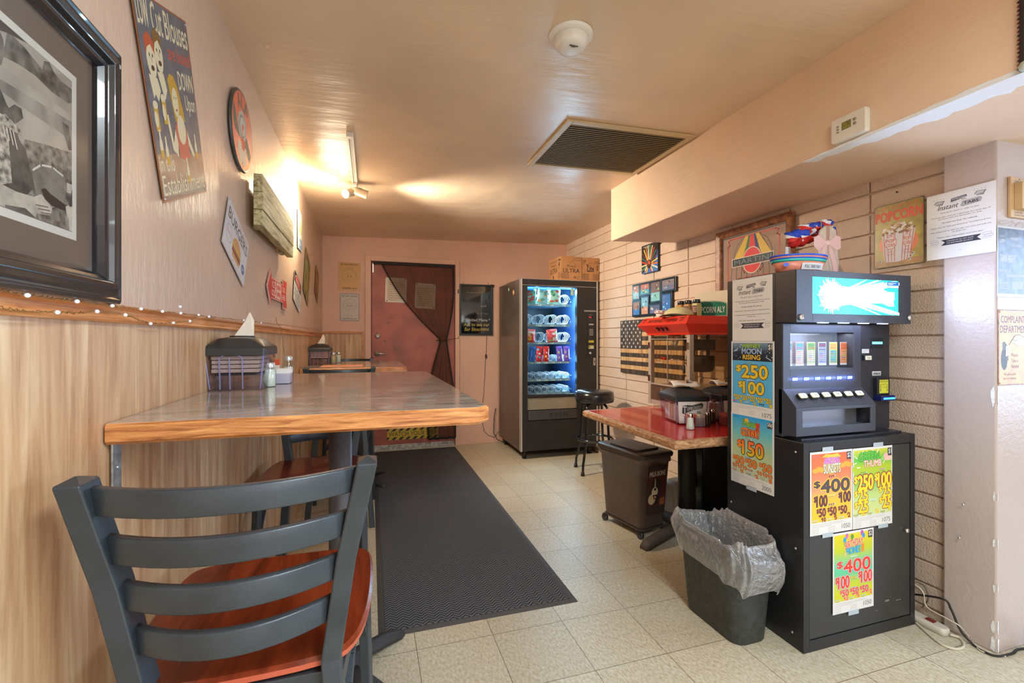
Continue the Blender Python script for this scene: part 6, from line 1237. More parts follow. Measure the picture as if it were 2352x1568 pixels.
# dispenser
D = thing('ticket_machine', 'black pull tab ticket machine with a glowing turquoise sign on top of the cabinet', 'ticket machine', (kx, ky, CZ))
DY = 1.417; M_DSP = mat('dispenser_black', (50, 52, 60), .34, .2, bump=.05, bscale=260); M_DSP2 = mat('dispenser_front', (66, 70, 82), .34, .2, bump=.05, bscale=260)
def DB(mb, x0, y0, z0, x1, y1, z1, m=0): return mb.box(x0-kx, y0-ky, z0-CZ, x1-kx, y1-ky, z1-CZ, m)
wx0, wx1, wz0, wz1 = 1.618, 1.968, 1.083, 1.232; BX1 = 2.190; PXR = 2.010
mb = MB(); DB(mb, CX0, DY+.10, .812, BX1, 1.705, 1.268); DB(mb, CX0, DY+.004, .812, wx0, DY+.10, 1.268); DB(mb, wx1, DY+.004, .812, BX1, DY+.10, 1.268); DB(mb, wx0, DY+.004, wz1, wx1, DY+.10, 1.268); DB(mb, wx0, DY+.004, .812, wx1, DY+.10, wz0)
DB(mb, CX0+.03, 1.36, .805, BX1-.02, 1.70, .813)
obj('body', mb, M_DSP, D, .001)
mb = MB(); DB(mb, CX0+.001, DY, 1.0, wx0, DY+.004, 1.266); DB(mb, wx1, DY, 1.0, PXR, DY+.004, 1.266); DB(mb, wx0, DY, wz1, wx1, DY+.004, 1.266); DB(mb, wx0, DY, 1.0, wx1, DY+.004, wz0); obj('front_plate', mb, M_DSP2, D, .0008)
mb = MB(); DB(mb, wx0, DY+.092, wz0, wx1, DY+.099, wz1); obj('window_backing', mb, mat('window_back', (96, 92, 92), .14, .6), D)
obj('window_glass', MB().add([(wx0-kx, DY-ky+.002, wz0-CZ), (wx1-kx, DY-ky+.002, wz0-CZ), (wx1-kx, DY-ky+.002, wz1-CZ), (wx0-kx, DY-ky+.002, wz1-CZ)], [(0, 1, 2, 3)]), clear('ticket_window', (240, 240, 244), .02, .01, 1, .3), D)
def dface(x, z, y): return frame((x-kx, y-ky, z-CZ), BACK)
tk = [((226, 92, 52), (96, 190, 220), (220, 226, 226)), ((226, 92, 52), (96, 190, 220), (220, 226, 226)), ((206, 216, 90), (120, 190, 80), (214, 224, 190)), ((200, 206, 220), (60, 70, 110), (170, 180, 206)), ((226, 206, 50), (230, 214, 60), (90, 190, 160)), ((232, 120, 50), (226, 140, 80), (224, 170, 100))]
names = ['orange bordered ticket strip, leftmost in the window', 'second orange bordered ticket strip in the window', 'lime green ticket strip in the window', 'navy and white ticket strip in the window', 'yellow ticket strip in the window', 'orange ticket strip at the right end of the window']
for k in range(6):
    x = wx0+.022+k*.0625; t = thing('ticket_strip', names[k]+' of the ticket machine', 'ticket', M=Matrix.Translation((kx, ky, CZ)) @ dface(x, 1.146, DY+.03), group='ticket strips in the machine window')
    obj('paper', MB().box(-.0225, -.052, 0, .0225, .046, .0006), mat('ticket_white', (230, 230, 230), .3), t); s = Sheet(t, .0007, .0001); a_, b_, c_ = tk[k]
    s.rect(-.022, -.044, .022, .044, a_); s.rect(-.019, -.042, .019, .042, b_); s.rect(-.018, -.042, .018, .012, c_); nm = ('Tropical', 'Tropical', 'GREEN', 'MOON', 'MONEY', 'ARIZONA')[k]
    s.text(nm, -.017, .028, .017, .038, (40, 120, 70) if k < 3 else (200, 50, 50), .04); s.text(('GETAWAY', 'GETAWAY', 'THUMB', 'RISING', 'BIRTHDAY', 'SUNSETS')[k], -.017, .016, .017, .026, (206, 60, 40) if k != 3 else (220, 220, 240), .05)
    for j in range(6):
        for q_ in range(3): s.ell(-.012+.007*q_, .006-.0085*j, .0028, .0026, ((60, 60, 200), (200, 40, 60), (210, 120, 150), (120, 160, 90))[(j+k) % 4], 7)
        s.line([(.010, .006-.0085*j), (.016, .006-.0085*j)], .002, (60, 60, 60))
    s.done()
area('window_strip_light', ((wx0+wx1)/2, DY+.04, wz1-.004), (0, 0, 0), .32, .02, .9, (.8, .88, 1))
# price displays
M_BLED = mat('blue_led', (150, 210, 255), .4, emit=(70, 130, 255), estr=22)
for k in range(6):
    x = 1.642+.0605*k; e = obj('price_display', MB().box(-.017, -.008, 0, .017, .008, .001), mat('display_dark', (20, 30, 70), .3, emit=(30, 60, 255), estr=.6), D); e.matrix_local = dface(x, 1.042, DY)
    s = Sheet(e, .0012); s.text(('050', '050', '100', '100', '200', '200')[k], -.013, -.0055, .013, .0055, M_BLED, .04, .1); s.done(tn='display_figures')
area('display_glow', (1.80, DY-.015, 1.041), (math.radians(-90), 0, 0), .34, .006, .12, (.25, .35, 1)); bpy.data.objects['display_glow'].rotation_euler = (math.radians(90), 0, 0)
# console: sloped button shelf and open tray
RX = 2.010; cy_ = 1.357
prof_ = [(DY, 1.003), (cy_, .937), (cy_, .824), (DY+.02, .824), (DY+.02, 1.003)]
def xsec(x, P): return [(x-kx, y-ky, z-CZ) for y, z in P]
mb = MB(); mb.loft([xsec(CX0, prof_), xsec(CX0+.006, prof_)]); mb.loft([xsec(RX-.006, prof_), xsec(RX, prof_)])
sl = [(DY, 1.003), (cy_, .937), (cy_+.004, .934), (DY+.004, 1.0)]; mb.loft([xsec(CX0+.006, sl), xsec(RX-.006, sl)])
tz0, tz1, tx0, tx1 = .858, .922, 1.612, 1.980
DB(mb, CX0+.006, cy_, tz1, RX-.006, cy_+.004, .936); DB(mb, CX0+.006, cy_, .824, RX-.006, cy_+.004, tz0); DB(mb, CX0+.006, cy_, tz0, tx0, cy_+.004, tz1); DB(mb, tx1, cy_, tz0, RX-.006, cy_+.004, tz1); DB(mb, CX0+.006, cy_+.004, .824, RX-.006, DY+.004, .828)
obj('console', mb, M_DSP2, D, .0006)
mb = MB(); DB(mb, tx0-.002, cy_+.004, .848, tx1+.002, DY+.003, .852, 0); DB(mb, tx0-.004, DY+.0005, .852, tx1+.004, DY+.0035, .934, 0); obj('ticket_tray', mb, mat('tray_steel', (150, 152, 162), .3, .7), D)
sd = (Vector((0, cy_, .937))-Vector((0, DY, 1.003))).normalized()
for k in range(6):
    x = 1.640+.0615*k; y = DY*.5+cy_*.5; z = .972; b_ = obj('push_button', MB().loft([sec(rr(.042, .026, .006, 3), 0), sec(rr(.042, .026, .006, 3), .010)], 0), mat('button_bezel', (40, 42, 40), .4), D, .001)
    b_.matrix_local = frame((x-kx, y-ky, z-CZ), (1, 0, 0), 0, -sd); obj('lit_cap', MB().loft([sec(rr(.037, .022, .005, 3), .010), sec(rr(.035, .020, .005, 3), .015)], 0), mat('button_cap', (226, 228, 196), .3, emit=(230, 230, 190), estr=.25), b_, .001)
    s = Sheet(b_, .0152); s.rect(-.010, -.007, .010, .007, (206, 214, 206)); s.text('BUY' if k == 3 else str(k+1), -.008, -.005, .008, .005, (130, 110, 60) if k else (90, 90, 150), .03, fit=k == 3); s.done()
# right column: coin entry, push sticker, bill acceptor
def dpart(name, w_, h_, th, m, x, z, y, bevel=0, r_=0, par=None):
    P = rr(w_, h_, r_, 3) if r_ else [(-w_/2, -h_/2), (w_/2, -h_/2), (w_/2, h_/2), (-w_/2, h_/2)]
    o = obj(name, MB().extr(P, 0, th), m, par or D, bevel); o.matrix_local = dface(x, z, y); return o
yc = DY+.004
e = dpart('coin_entry', .074, .044, .003, mat('entry_dark', (40, 44, 46), .2, .3), 2.112, 1.187, yc, .001); obj('entry_light', MB().box(-.032, -.004, .003, .028, .006, .0045), mat('cyan_light', (120, 220, 250), .3, emit=(80, 200, 250), estr=2.2), e)
e = dpart('instruction_label', .042, .018, .0006, mat('label_white', (216, 220, 226), .4), 2.043, 1.153, yc); s = Sheet(e, .0008); s.lines(-.018, .005, .017, 3, .005, (110, 110, 130), .0012, 2); s.done()
e = dpart('push_plate', .040, .022, .008, mat('button_black', (24, 24, 28), .3), 2.045, 1.124, yc, .001); obj('push_cap', MB().box(-.015, -.009, .008, .019, .009, .012), mat('cap_ivory', (222, 220, 206), .35), e, .001); s = Sheet(e, .0122); s.text('Push', -.006, -.004, .010, .004, (70, 70, 70)); s.done()
e = dpart('bill_label', .052, .018, .0006, mat('label_white', (216, 220, 226), .4), 2.110, 1.055, yc); s = Sheet(e, .0008); s.rect(-.022, -.006, .022, .004, (60, 60, 70)); s.text('BILLS HERE', -.020, -.004, .020, .002, (216, 220, 226)); s.done()
e = dpart('bill_acceptor', .075, .075, .018, mat('acceptor_black', (30, 32, 38), .3), 2.127, 1.000, yc, .002)
s = Sheet(e, .0182); s.rect(-.026, -.030, .028, .028, (206, 206, 60)); s.text('INSERT BILL HERE', -.024, .017, .026, .025, (70, 76, 30), .02); s.text('ACCEPTS', -.014, .004, .016, .012, (80, 86, 36)); s.text('1 5 10 20', -.014, -.008, .016, 0, (80, 86, 36))
for x_ in (-.019, .021): s.poly([(x_-.0015, .010), (x_+.0015, .010), (x_+.0015, -.015), (x_+.004, -.015), (x_, -.023), (x_-.004, -.015), (x_-.0015, -.015)], (80, 86, 36))
s.done(); b_ = dpart('bill_slot', .085, .024, .034, mat('slot_blue_black', (20, 30, 80), .2), 2.132, .950, yc, .003); obj('slot_light', MB().box(-.030, -.005, .034, .038, .003, .036), mat('slot_glow', (60, 120, 255), .3, emit=(30, 100, 255), estr=6), b_, .001)
dpart('side_lock', .014, .014, .010, M_CHROME, 2.035, .862, yc, .001, .006)
# header with the backlit sign
hy = 1.356; HX0, HX1, HZ0, HZ1 = CX0, 2.220, 1.270, 1.476
sx0, sx1, sz0, sz1 = 1.662, 2.146, 1.305, 1.451
mb = MB(); DB(mb, HX0, hy+.003, HZ0, HX1, 1.66, HZ1); obj('header_box', mb, M_DSP, D, .002)
mb = MB(); DB(mb, HX0, hy, HZ0, sx0, hy+.003, HZ1); DB(mb, sx1, hy, HZ0, HX1, hy+.003, HZ1); DB(mb, sx0, hy, HZ0, sx1, hy+.003, sz0); DB(mb, sx0, hy, sz1, sx1, hy+.003, HZ1); obj('header_face', mb, M_DSP2, D, .0008)
m = bpy.data.materials.new('backlit_turquoise'); m.use_nodes = True; n, l = nt(m); b = n['Principled BSDF']; b.inputs['Roughness'].default_value = .3; b.inputs['Base Color'].default_value = (.05, .2, .22, 1)
b.inputs['Emission Color'].default_value = (*lin((0, 226, 206)), 1); b.inputs['Emission Strength'].default_value = 1.15
scr = obj('backlit_sign', MB().box(-.242, -.073, 0, .242, .073, .001), m, D); scr.matrix_local = dface((sx0+sx1)/2, (sz0+sz1)/2, hy+.003)
W1 = mat('sign_glow_white', (255, 255, 255), .3, emit=(246, 246, 246), estr=1.15); W2 = mat('sign_glow_pale', (200, 255, 245), .3, emit=(150, 246, 226), estr=1.1)
s = Sheet(scr, .0012, .00008); rn = random.Random(6)
def ray(cx, cy, a, L, w0, w1, c): 
    c_, s_ = math.cos(a), math.sin(a); q = [(cx-w0*s_, cy+w0*c_), (cx+w0*s_, cy-w0*c_), (cx+L*c_+w1*s_, cy+L*s_-w1*c_), (cx+L*c_-w1*s_, cy+L*s_+w1*c_)]; s.poly([(min(max(x, -.242), .242), min(max(y, -.073), .073)) for x, y in q], c)
for k in range(34):
    a = 2*PI*k/34+rn.uniform(-.05, .05); ray(-.14, .0, a, rn.uniform(.058, .078) if abs(math.cos(a)) < .9 or math.cos(a) < 0 else .3, .010, .002, W2 if k % 2 else W1)
for a, L in ((.30, .36), (.42, .26), (.52, .20), (-.26, .34), (-.38, .26), (-.18, .38), (.16, .38)): ray(-.12, 0, a, L, .012, .006, W2 if L < .3 else W1)
s.ell(-.145, .0, .066, .054, W1, 26); s.poly([(-.14, .045), (-.02, .034), (.08, .022), (.12, .034), (.15, .034), (.17, .024), (.212, .024), (.214, -.005), (.206, -.012), (.212, -.035), (.18, -.036), (.14, -.024), (.05, -.026), (-.05, -.034), (-.14, -.045)], W1)
M_SCR_ = mat('sign_script', (0, 130, 170), .3, emit=(0, 120, 170), estr=.8); s.line([(-.192, -.006), (-.205, -.005), (-.212, -.011), (-.205, -.017), (-.196, -.014), (-.19, -.004), (-.19, .018)], .003, M_SCR_, text=True); s.line([(-.196, -.012), (-.182, -.020)], .003, M_SCR_, text=True)
s.rect(.170, .040, .238, .068, mat('plate_blue', (20, 90, 170), .3, emit=(20, 100, 190), estr=.6)); s.rect(.172, .042, .236, .052, W2); s.lines(.176, .062, .232, 2, .005, W1, .0014, 3); s.lines(.176, .050, .232, 2, .004, M_SCR_, .0010, 4); s.done('sign_print')
mb = MB(); 
for q in ((-.246, .073, .246, .0765), (-.246, -.0765, .246, -.073), (-.2455, -.073, -.242, .073), (.242, -.073, .2455, .073)): mb.box(q[0], q[1], .0, q[2], q[3], .0012)
obj('blue_edge', mb, mat('edge_blue', (20, 90, 255), .3, emit=(10, 90, 255), estr=1.2), scr)
for x, z in ((1.600, 1.290), (2.206, 1.296)): obj('cam_lock', MB().lathe([(.012, 0), (.012, .006), (.008, .010), (0, .010)], 16, 0, dface(x, z, hy)), M_CHROME, D)
area('sign_glow', (1.90, hy-.03, 1.378), (math.radians(-90), 0, 0), .46, .14, 4.0, (.5, .62, 1))
# LEDs under the header
for k in range(4): x = 1.68+.11*k; obj('underside_led', MB().box(x-kx, .008, HZ0-CZ-.003, x-kx+.045, .022, HZ0-CZ-.0002), mat('white_led', (230, 240, 255), .3, emit=(200, 215, 255), estr=4), D)
area('underlight', (1.86, 1.385, HZ0-.006), (0, 0, 0), .42, .03, .5, (.55, .65, 1))

# ---------------------------------------------------------------- posters
MAG = .0012
def poster(label, M, w_, h_, bg, curl=None, group='lottery ticket posters taped to the cabinet', tape=()):
    t = thing('lottery_poster', label, 'poster', M=M, group=group); obj('sheet', MB().box(-w_/2, -h_/2, 0, w_/2, h_/2, .0006), mat('poster_paper', (222, 222, 222), .35), t)
    for x_, y_ in tape: obj('tape', MB().box(x_-.028, y_-.009, .0005, x_+.028, y_+.009, .0009), mat('clear_tape', (176, 190, 200), .25), t)
    return t, Sheet(t, .0008, .00008)
def chips(s, x, y, c, n_=3, d=.0105, r_=.0038, arrow=True):
    for k in range(n_): s.ell(x+d*k, y, r_, r_*.95, c, 8)
    if arrow: s.poly([(x+d*n_-.004, y+.003), (x+d*n_+.002, y), (x+d*n_-.004, y-.003)], (180, 220, 245))
    s.line([(x+.004, y-.006), (x+d*2, y-.006)], .0012, (90, 100, 120))
def money(s, t, x0, y0, x1, y1, c, o, ob=.05, o2=None, o2b=.09, b=.08):
    # big dollar figure: small raised dollar sign plus digits
    n_ = len(t); dw = (x1-x0)*.20 if n_ > 2 else (x1-x0)*.28; h = y1-y0
    s.text('$', x0, y1-h*.58, x0+dw*.86, y1-h*.02, c, b, 0, o, ob, out2=o2, ow2=o2b); s.text(t, x0+dw, y0, x1, y1, c, b, 0, o, ob, out2=o2, ow2=o2b)
def footer(s, w_, y0, y1, num): 
    s.rect(-w_*.47, y0, w_*.47, y1, (222, 222, 220)); s.lines(-w_*.45, y1-.006, w_*.45, 3, .005, (150, 150, 150), .0009, 3)
    for k in range(6): s.line([(-w_*.45, y1-.022-.0045*k), (-w_*.30, y1-.022-.0045*k)], .0008, (160, 160, 160)); s.line([(-w_*.08, y1-.022-.0045*k), (w_*.08, y1-.022-.0045*k)], .0008, (160, 160, 160))
    s.text(num, w_*.24, y0+.008, w_*.44, y0+.026, (90, 90, 90), .0)
PW, PH = .222, .322
def fM(u0, v0, u1, v1, roll=0, off=.0): a = pt(u0, v0, Y=CY0); b_ = pt(u1, v1, Y=CY0); return frame(((a.x+b_.x)/2, CY0-.0052-off, (a.z+b_.z)/2), BACK, roll)
# Arizona Sunsets
t, s = poster('orange Arizona Sunsets four hundred dollar poster, upper left on the cabinet door', fM(1857, 1040, 1955, 1213, .0), PW, PH, None, tape=((-.02, .168), (-.02, -.166)))
s.rect(-.104, -.112, .104, .152, gradient('az_sky', ((0, (222, 196, 40)), (.30, (226, 190, 60)), (.48, (238, 150, 110)), (.75, (240, 122, 76)), (1, (240, 104, 60))), -.112, .152))
for x_, y_ in ((-.065, .088), (.078, .100)):
    for dx in (-.018, 0, .016): s.ell(x_+dx, y_+(.006 if dx == 0 else 0), .018, .009, (238, 170, 60), 14)
s.ell(0, .105, .046, .036, (244, 190, 60), 18); s.poly([(-.052, .138), (-.03, .150), (0, .146), (.03, .150), (.05, .135)], (246, 196, 70))
s.text('ARIZONA', -.040, .112, .042, .134, (206, 90, 190), .06, out=(226, 210, 240), ow=.04, out2=(90, 60, 160), ow2=.07); s.text('SUNSETS', -.042, .074, .046, .110, (236, 230, 200), .05, out=(70, 60, 90), ow=.04)
s.rect(.080, .122, .104, .152, (50, 52, 56)); s.text('$2', .084, .127, .101, .148, (226, 226, 226), .03); s.text('Gaming', -.1, .138, -.062, .146, (120, 130, 150), 0, .2); chips(s, -.012, .062, (110, 60, 50))
money(s, '400', -.092, -.0, .094, .048, (74, 74, 76), (232, 60, 50), .03, (238, 232, 40), .08); money(s, '100', -.092, -.052, -.024, -.010, (84, 60, 60), (226, 70, 50), .03, (238, 226, 40), .07); money(s, '100', .036, -.046, .100, -.006, (84, 60, 60), (226, 70, 50), .03, (238, 226, 40), .07); chips(s, -.014, -.012, (230, 220, 90)); chips(s, -.012, -.048, (120, 80, 150))
for x_ in (-.078, -.022, .034): money(s, '50', x_, -.091+.004*(x_+.07)*8*.2, x_+.046, -.060, (96, 60, 60), (222, 80, 60), .03)
money(s, '10', -.054, -.112, -.032, -.096, (120, 50, 60), (226, 90, 60), .03); money(s, '5', .012, -.110, .026, -.093, (120, 50, 60), (226, 90, 60), .03); money(s, '2', .082, -.108, .098, -.090, (120, 50, 60), (226, 90, 60), .03)
for x_ in (-.098, -.024, .038): chips(s, x_, -.104, (200, 206, 214), 3, .009, .003)
footer(s, PW, -.157, -.113, '1050'); s.done()
# Green Thumb
t, s = poster('green Green Thumb two hundred fifty dollar poster, upper right on the cabinet door', fM(1955, 1031, 2046, 1198, 0, .0003), PW, PH, None, tape=((.03, .168), (.058, -.165)))
s.rect(-.106, -.112, .106, .152, gradient('thumb_bg', ((0, (206, 216, 150)), (.3, (190, 214, 130)), (.55, (120, 190, 60)), (.70, (190, 206, 40)), (.85, (90, 190, 60)), (1, (206, 206, 60))), -.112, .152))
for x_ in (-.09, -.05, -.01, .03, .07): s.ell(x_, .076, .026, .014, (176, 200, 40), 14)
for x_, y_, a_ in ((-.06, .142, .6), (.0, .147, -.4), (-.095, .125, -.7), (.028, .145, 1.1), (-.1, .1, .3), (-.08, .083, 0), (.062, .098, .9)): c_, s_ = math.cos(a_)*.008, math.sin(a_)*.008; s.line([(x_-c_, y_-s_), (x_+c_, y_+s_)], .004, (226, 230, 206))
s.text('GREEN', -.078, .104, .034, .138, (90, 200, 60), .06, out=(30, 110, 40), ow=.05, arc=.006); s.text('THUMB', -.052, .082, .046, .108, (240, 226, 206), .05, out=(206, 60, 80), ow=.05); s.poly([(.056, .112), (.078, .130), (.104, .128), (.104, .102), (.074, .100)], (236, 190, 180)); s.poly([(.042, .108), (.060, .13), (.072, .12), (.056, .102)], (140, 206, 110)); s.ell(.07, .122, .010, .012, (232, 180, 176))
s.rect(.084, .120, .106, .152, (46, 50, 50)); s.text('$1', .088, .126, .103, .148, (226, 226, 226), .03); chips(s, -.066, .062, (120, 150, 90)); chips(s, .040, .068, (190, 140, 190))
YC, RC, BC = (232, 220, 30), (214, 60, 60), (110, 40, 70)
money(s, '250', -.104, -.008, .0, .050, YC, RC, .03, BC, .07); money(s, '100', .010, -.002, .104, .052, YC, RC, .03, BC, .07); money(s, '25', -.102, -.052, -.030, -.010, YC, RC, .03, BC, .06); money(s, '25', -.102, -.099, -.028, -.055, YC, RC, .03, BC, .06); money(s, '25', .034, -.046, .104, -.004, YC, RC, .03, BC, .06); money(s, '25', .036, -.092, .104, -.048, YC, RC, .03, BC, .06); chips(s, -.012, -.052, (200, 220, 240))
money(s, '5', -.064, -.112, -.045, -.097, YC, RC, .03); money(s, '2', .012, -.108, .032, -.092, YC, RC, .03); money(s, '1', .086, -.104, .100, -.088, YC, RC, .03)
for x_ in (-.104, -.028, .046): chips(s, x_, -.106, (120, 130, 70), 3, .009, .003)
footer(s, PW, -.157, -.113, '1075'); s.done()
# Birthday Money
t, s = poster('yellow-green Birthday Money poster, lowest on the cabinet door', fM(1909, 1214, 2003, 1399, -.0, .0006), PW, .318, None, tape=((.0, -.166),))
s.rect(-.104, -.112, .104, .150, gradient('birthday_bg', ((0, (214, 206, 30)), (.25, (190, 206, 40)), (.42, (90, 200, 150)), (.55, (110, 206, 150)), (.75, (190, 204, 40)), (1, (226, 206, 20))), -.112, .150))
for x_, y_, c_ in ((-.048, .128, (60, 160, 220)), (-.036, .142, (200, 110, 190)), (-.024, .134, (226, 190, 60)), (-.044, .112, (60, 170, 110)), (.036, .138, (226, 200, 60)), (.046, .146, (190, 90, 190)), (.054, .134, (60, 150, 226)), (-.008, .136, (90, 150, 60))): s.ell(x_, y_, .0085, .011, c_, 12)
s.text('BIRTHDAY', -.046, .094, .052, .122, (222, 96, 56), .05, 0, (236, 210, 200), .04, rot=.12, arc=.004); s.text('MONEY', -.038, .070, .040, .096, (70, 190, 226), .05, 0, (40, 100, 160), .04, rot=.05); s.poly([(.042, .07), (.056, .07), (.058, .102), (.044, .102)], (232, 140, 50)); s.ell(-.046, .072, .009, .011, (206, 196, 120), 10)
s.rect(.080, .122, .104, .152, (60, 60, 56)); s.text('$2', .084, .127, .101, .148, (226, 226, 226), .03); chips(s, -.012, .058, (206, 216, 240)); R1, W_, D1 = (240, 66, 50), (232, 236, 240), (60, 110, 130)
money(s, '400', -.090, -.004, .092, .046, R1, W_, .035, D1, .06); money(s, '100', -.098, -.062, -.024, -.014, R1, W_, .035, D1, .06); money(s, '100', .026, -.054, .100, -.008, R1, W_, .035, D1, .06); chips(s, -.012, -.026, (236, 160, 40)); chips(s, -.012, -.066, (190, 180, 220))
for x_ in (-.074, -.020, .034): money(s, '50', x_, -.094, x_+.046, -.068, R1, W_, .03, D1, .06)
money(s, '10', -.054, -.112, -.030, -.097, R1, W_, .03); money(s, '5', .014, -.108, .030, -.093, R1, W_, .03); money(s, '2', .084, -.104, .100, -.088, R1, W_, .03)
for x_ in (-.098, -.024, .040): chips(s, x_, -.105, (150, 200, 220), 3, .009, .003)
footer(s, PW, -.155, -.113, '1050'); s.done()
# side posters
def sM(z, y=1.572, off=.0016, roll=0): return frame((CX0-off, y, z), RIGHT, roll)
SG = 'sheets taped to the aisle side of the ticket machine'
t, s = poster('blue Tropical Getaway one hundred fifty dollar poster, lowest on the machine side', sM(.717, 1.572, .0026), .232, .314, None, group=SG, tape=((0, -.160),))
s.rect(-.108, -.108, .108, .150, gradient('tropic_bg', ((0, (190, 200, 170)), (.4, (176, 196, 150)), (.7, (110, 190, 196)), (1, (40, 160, 226))), -.108, .150))
s.ell(-.026, .128, .012, .013, (240, 180, 60), 14); s.text('Tropical', -.052, .098, .026, .132, (150, 206, 60), .03, .3, (40, 90, 50), .04); s.poly([(.022, .088), (.040, .092), (.046, .128), (.024, .128)], (206, 70, 50)); s.text('GETAWAY', -.056, .062, .044, .096, (240, 130, 50), .06, 0, (110, 30, 30), .04); s.text('Gaming', -.1, .136, -.07, .144, (30, 90, 130))
s.rect(.082, .116, .108, .142, (70, 60, 60)); s.text('50\u00a2', .084, .120, .106, .140, (232, 228, 226), .04); OR, YG, KX = (238, 110, 50), (70, 40, 30), (40, 24, 24)
chips(s, -.03, .050, (220, 130, 60)); money(s, '150', -.078, -.020, .062, .040, gradient('num_grad', ((0, (216, 196, 30)), (.5, (236, 150, 50)), (1, (240, 100, 56))), -.02, .04), (50, 30, 30), .05); chips(s, -.03, -.032, (90, 150, 220))
for x_ in (-.104, -.034, .042): money(s, '50', x_, -.068, x_+.062, -.036, (236, 130, 50), (50, 30, 30), .05)
for x_ in (-.106, -.078, -.050): money(s, '10', x_, -.088, x_+.024, -.072, (232, 120, 50), (60, 40, 30), .04)
for x_ in (.030, .058, .084): money(s, '10', x_, -.090, x_+.024, -.074, (232, 120, 50), (60, 40, 30), .04)
chips(s, -.018, -.082, (190, 60, 50)); money(s, '5', -.062, -.106, -.044, -.092, (232, 120, 50), (60, 40, 30), .04); money(s, '2', .018, -.108, .036, -.094, (232, 120, 50), (60, 40, 30), .04); money(s, '1', .090, -.108, .104, -.094, (232, 120, 50), (60, 40, 30), .04)
for x_, c_ in ((-.104, (220, 110, 80)), (-.024, (110, 90, 150)), (.050, (140, 170, 130))): chips(s, x_, -.100, c_, 3, .009, .003)
footer(s, .232, -.154, -.110, '2000'); s.done()
t, s = poster('blue Money Moon Rising poster, middle sheet on the machine side', sM(1.030, 1.571, .0021), .232, .330, None, group=SG)
s.rect(-.108, -.112, .108, .080, (86, 176, 226)); s.rect(-.108, .080, .108, .158, gradient('night_bg', ((0, (20, 28, 42)), (.5, (30, 50, 70)), (1, (120, 150, 176))), .080, .158)); rn = random.Random(8)
for k in range(30): s.ell(rn.uniform(-.104, .104), rn.uniform(.084, .152), .0015+.001*(k % 3 == 0), .0015+.001*(k % 3 == 0), (226, 232, 240), 6)
s.line([(-.102, .120), (-.08, .126)], .003, (200, 216, 236)); s.line([(.075, .098), (.10, .086)], .003, (200, 216, 236))
s.text('MONEY', -.050, .134, .048, .152, (170, 206, 60), .06, 0, (40, 80, 40), .04, arc=.003); s.text('MOON', -.054, .110, .052, .134, (170, 196, 226), .06, 0, (40, 60, 100), .05); s.text('RISING', -.048, .086, .046, .106, (232, 196, 60), .06, 0, (90, 60, 30), .04)
s.rect(.084, .124, .107, .156, (70, 62, 60)); s.text('$1', .087, .128, .105, .152, (232, 228, 224), .03); YL, DKO = (232, 196, 50), (60, 40, 20)
chips(s, -.02, .070, (150, 160, 90)); money(s, '250', -.088, .006, .082, .060, YL, DKO, .05, b=.09); chips(s, -.02, -.004, (210, 206, 214)); money(s, '100', -.074, -.062, .064, -.012, YL, DKO, .05, b=.09); chips(s, -.02, -.069, (206, 206, 214))
for k in range(5): money(s, '20', -.102+.0415*k, -.094, -.102+.0415*k+.036, -.074, YL, DKO, .05)
money(s, '5', -.068, -.111, -.052, -.097, YL, DKO, .05); money(s, '2', .006, -.111, .024, -.097, YL, DKO, .05); money(s, '1', .090, -.111, .104, -.097, YL, DKO, .05)
for x_, c_ in ((-.104, (220, 50, 60)), (-.036, (190, 190, 200)), (.044, (30, 30, 34))): chips(s, x_, -.102, c_, 3, .009, .0034, False)
footer(s, .232, -.162, -.113, '1075'); s.done()
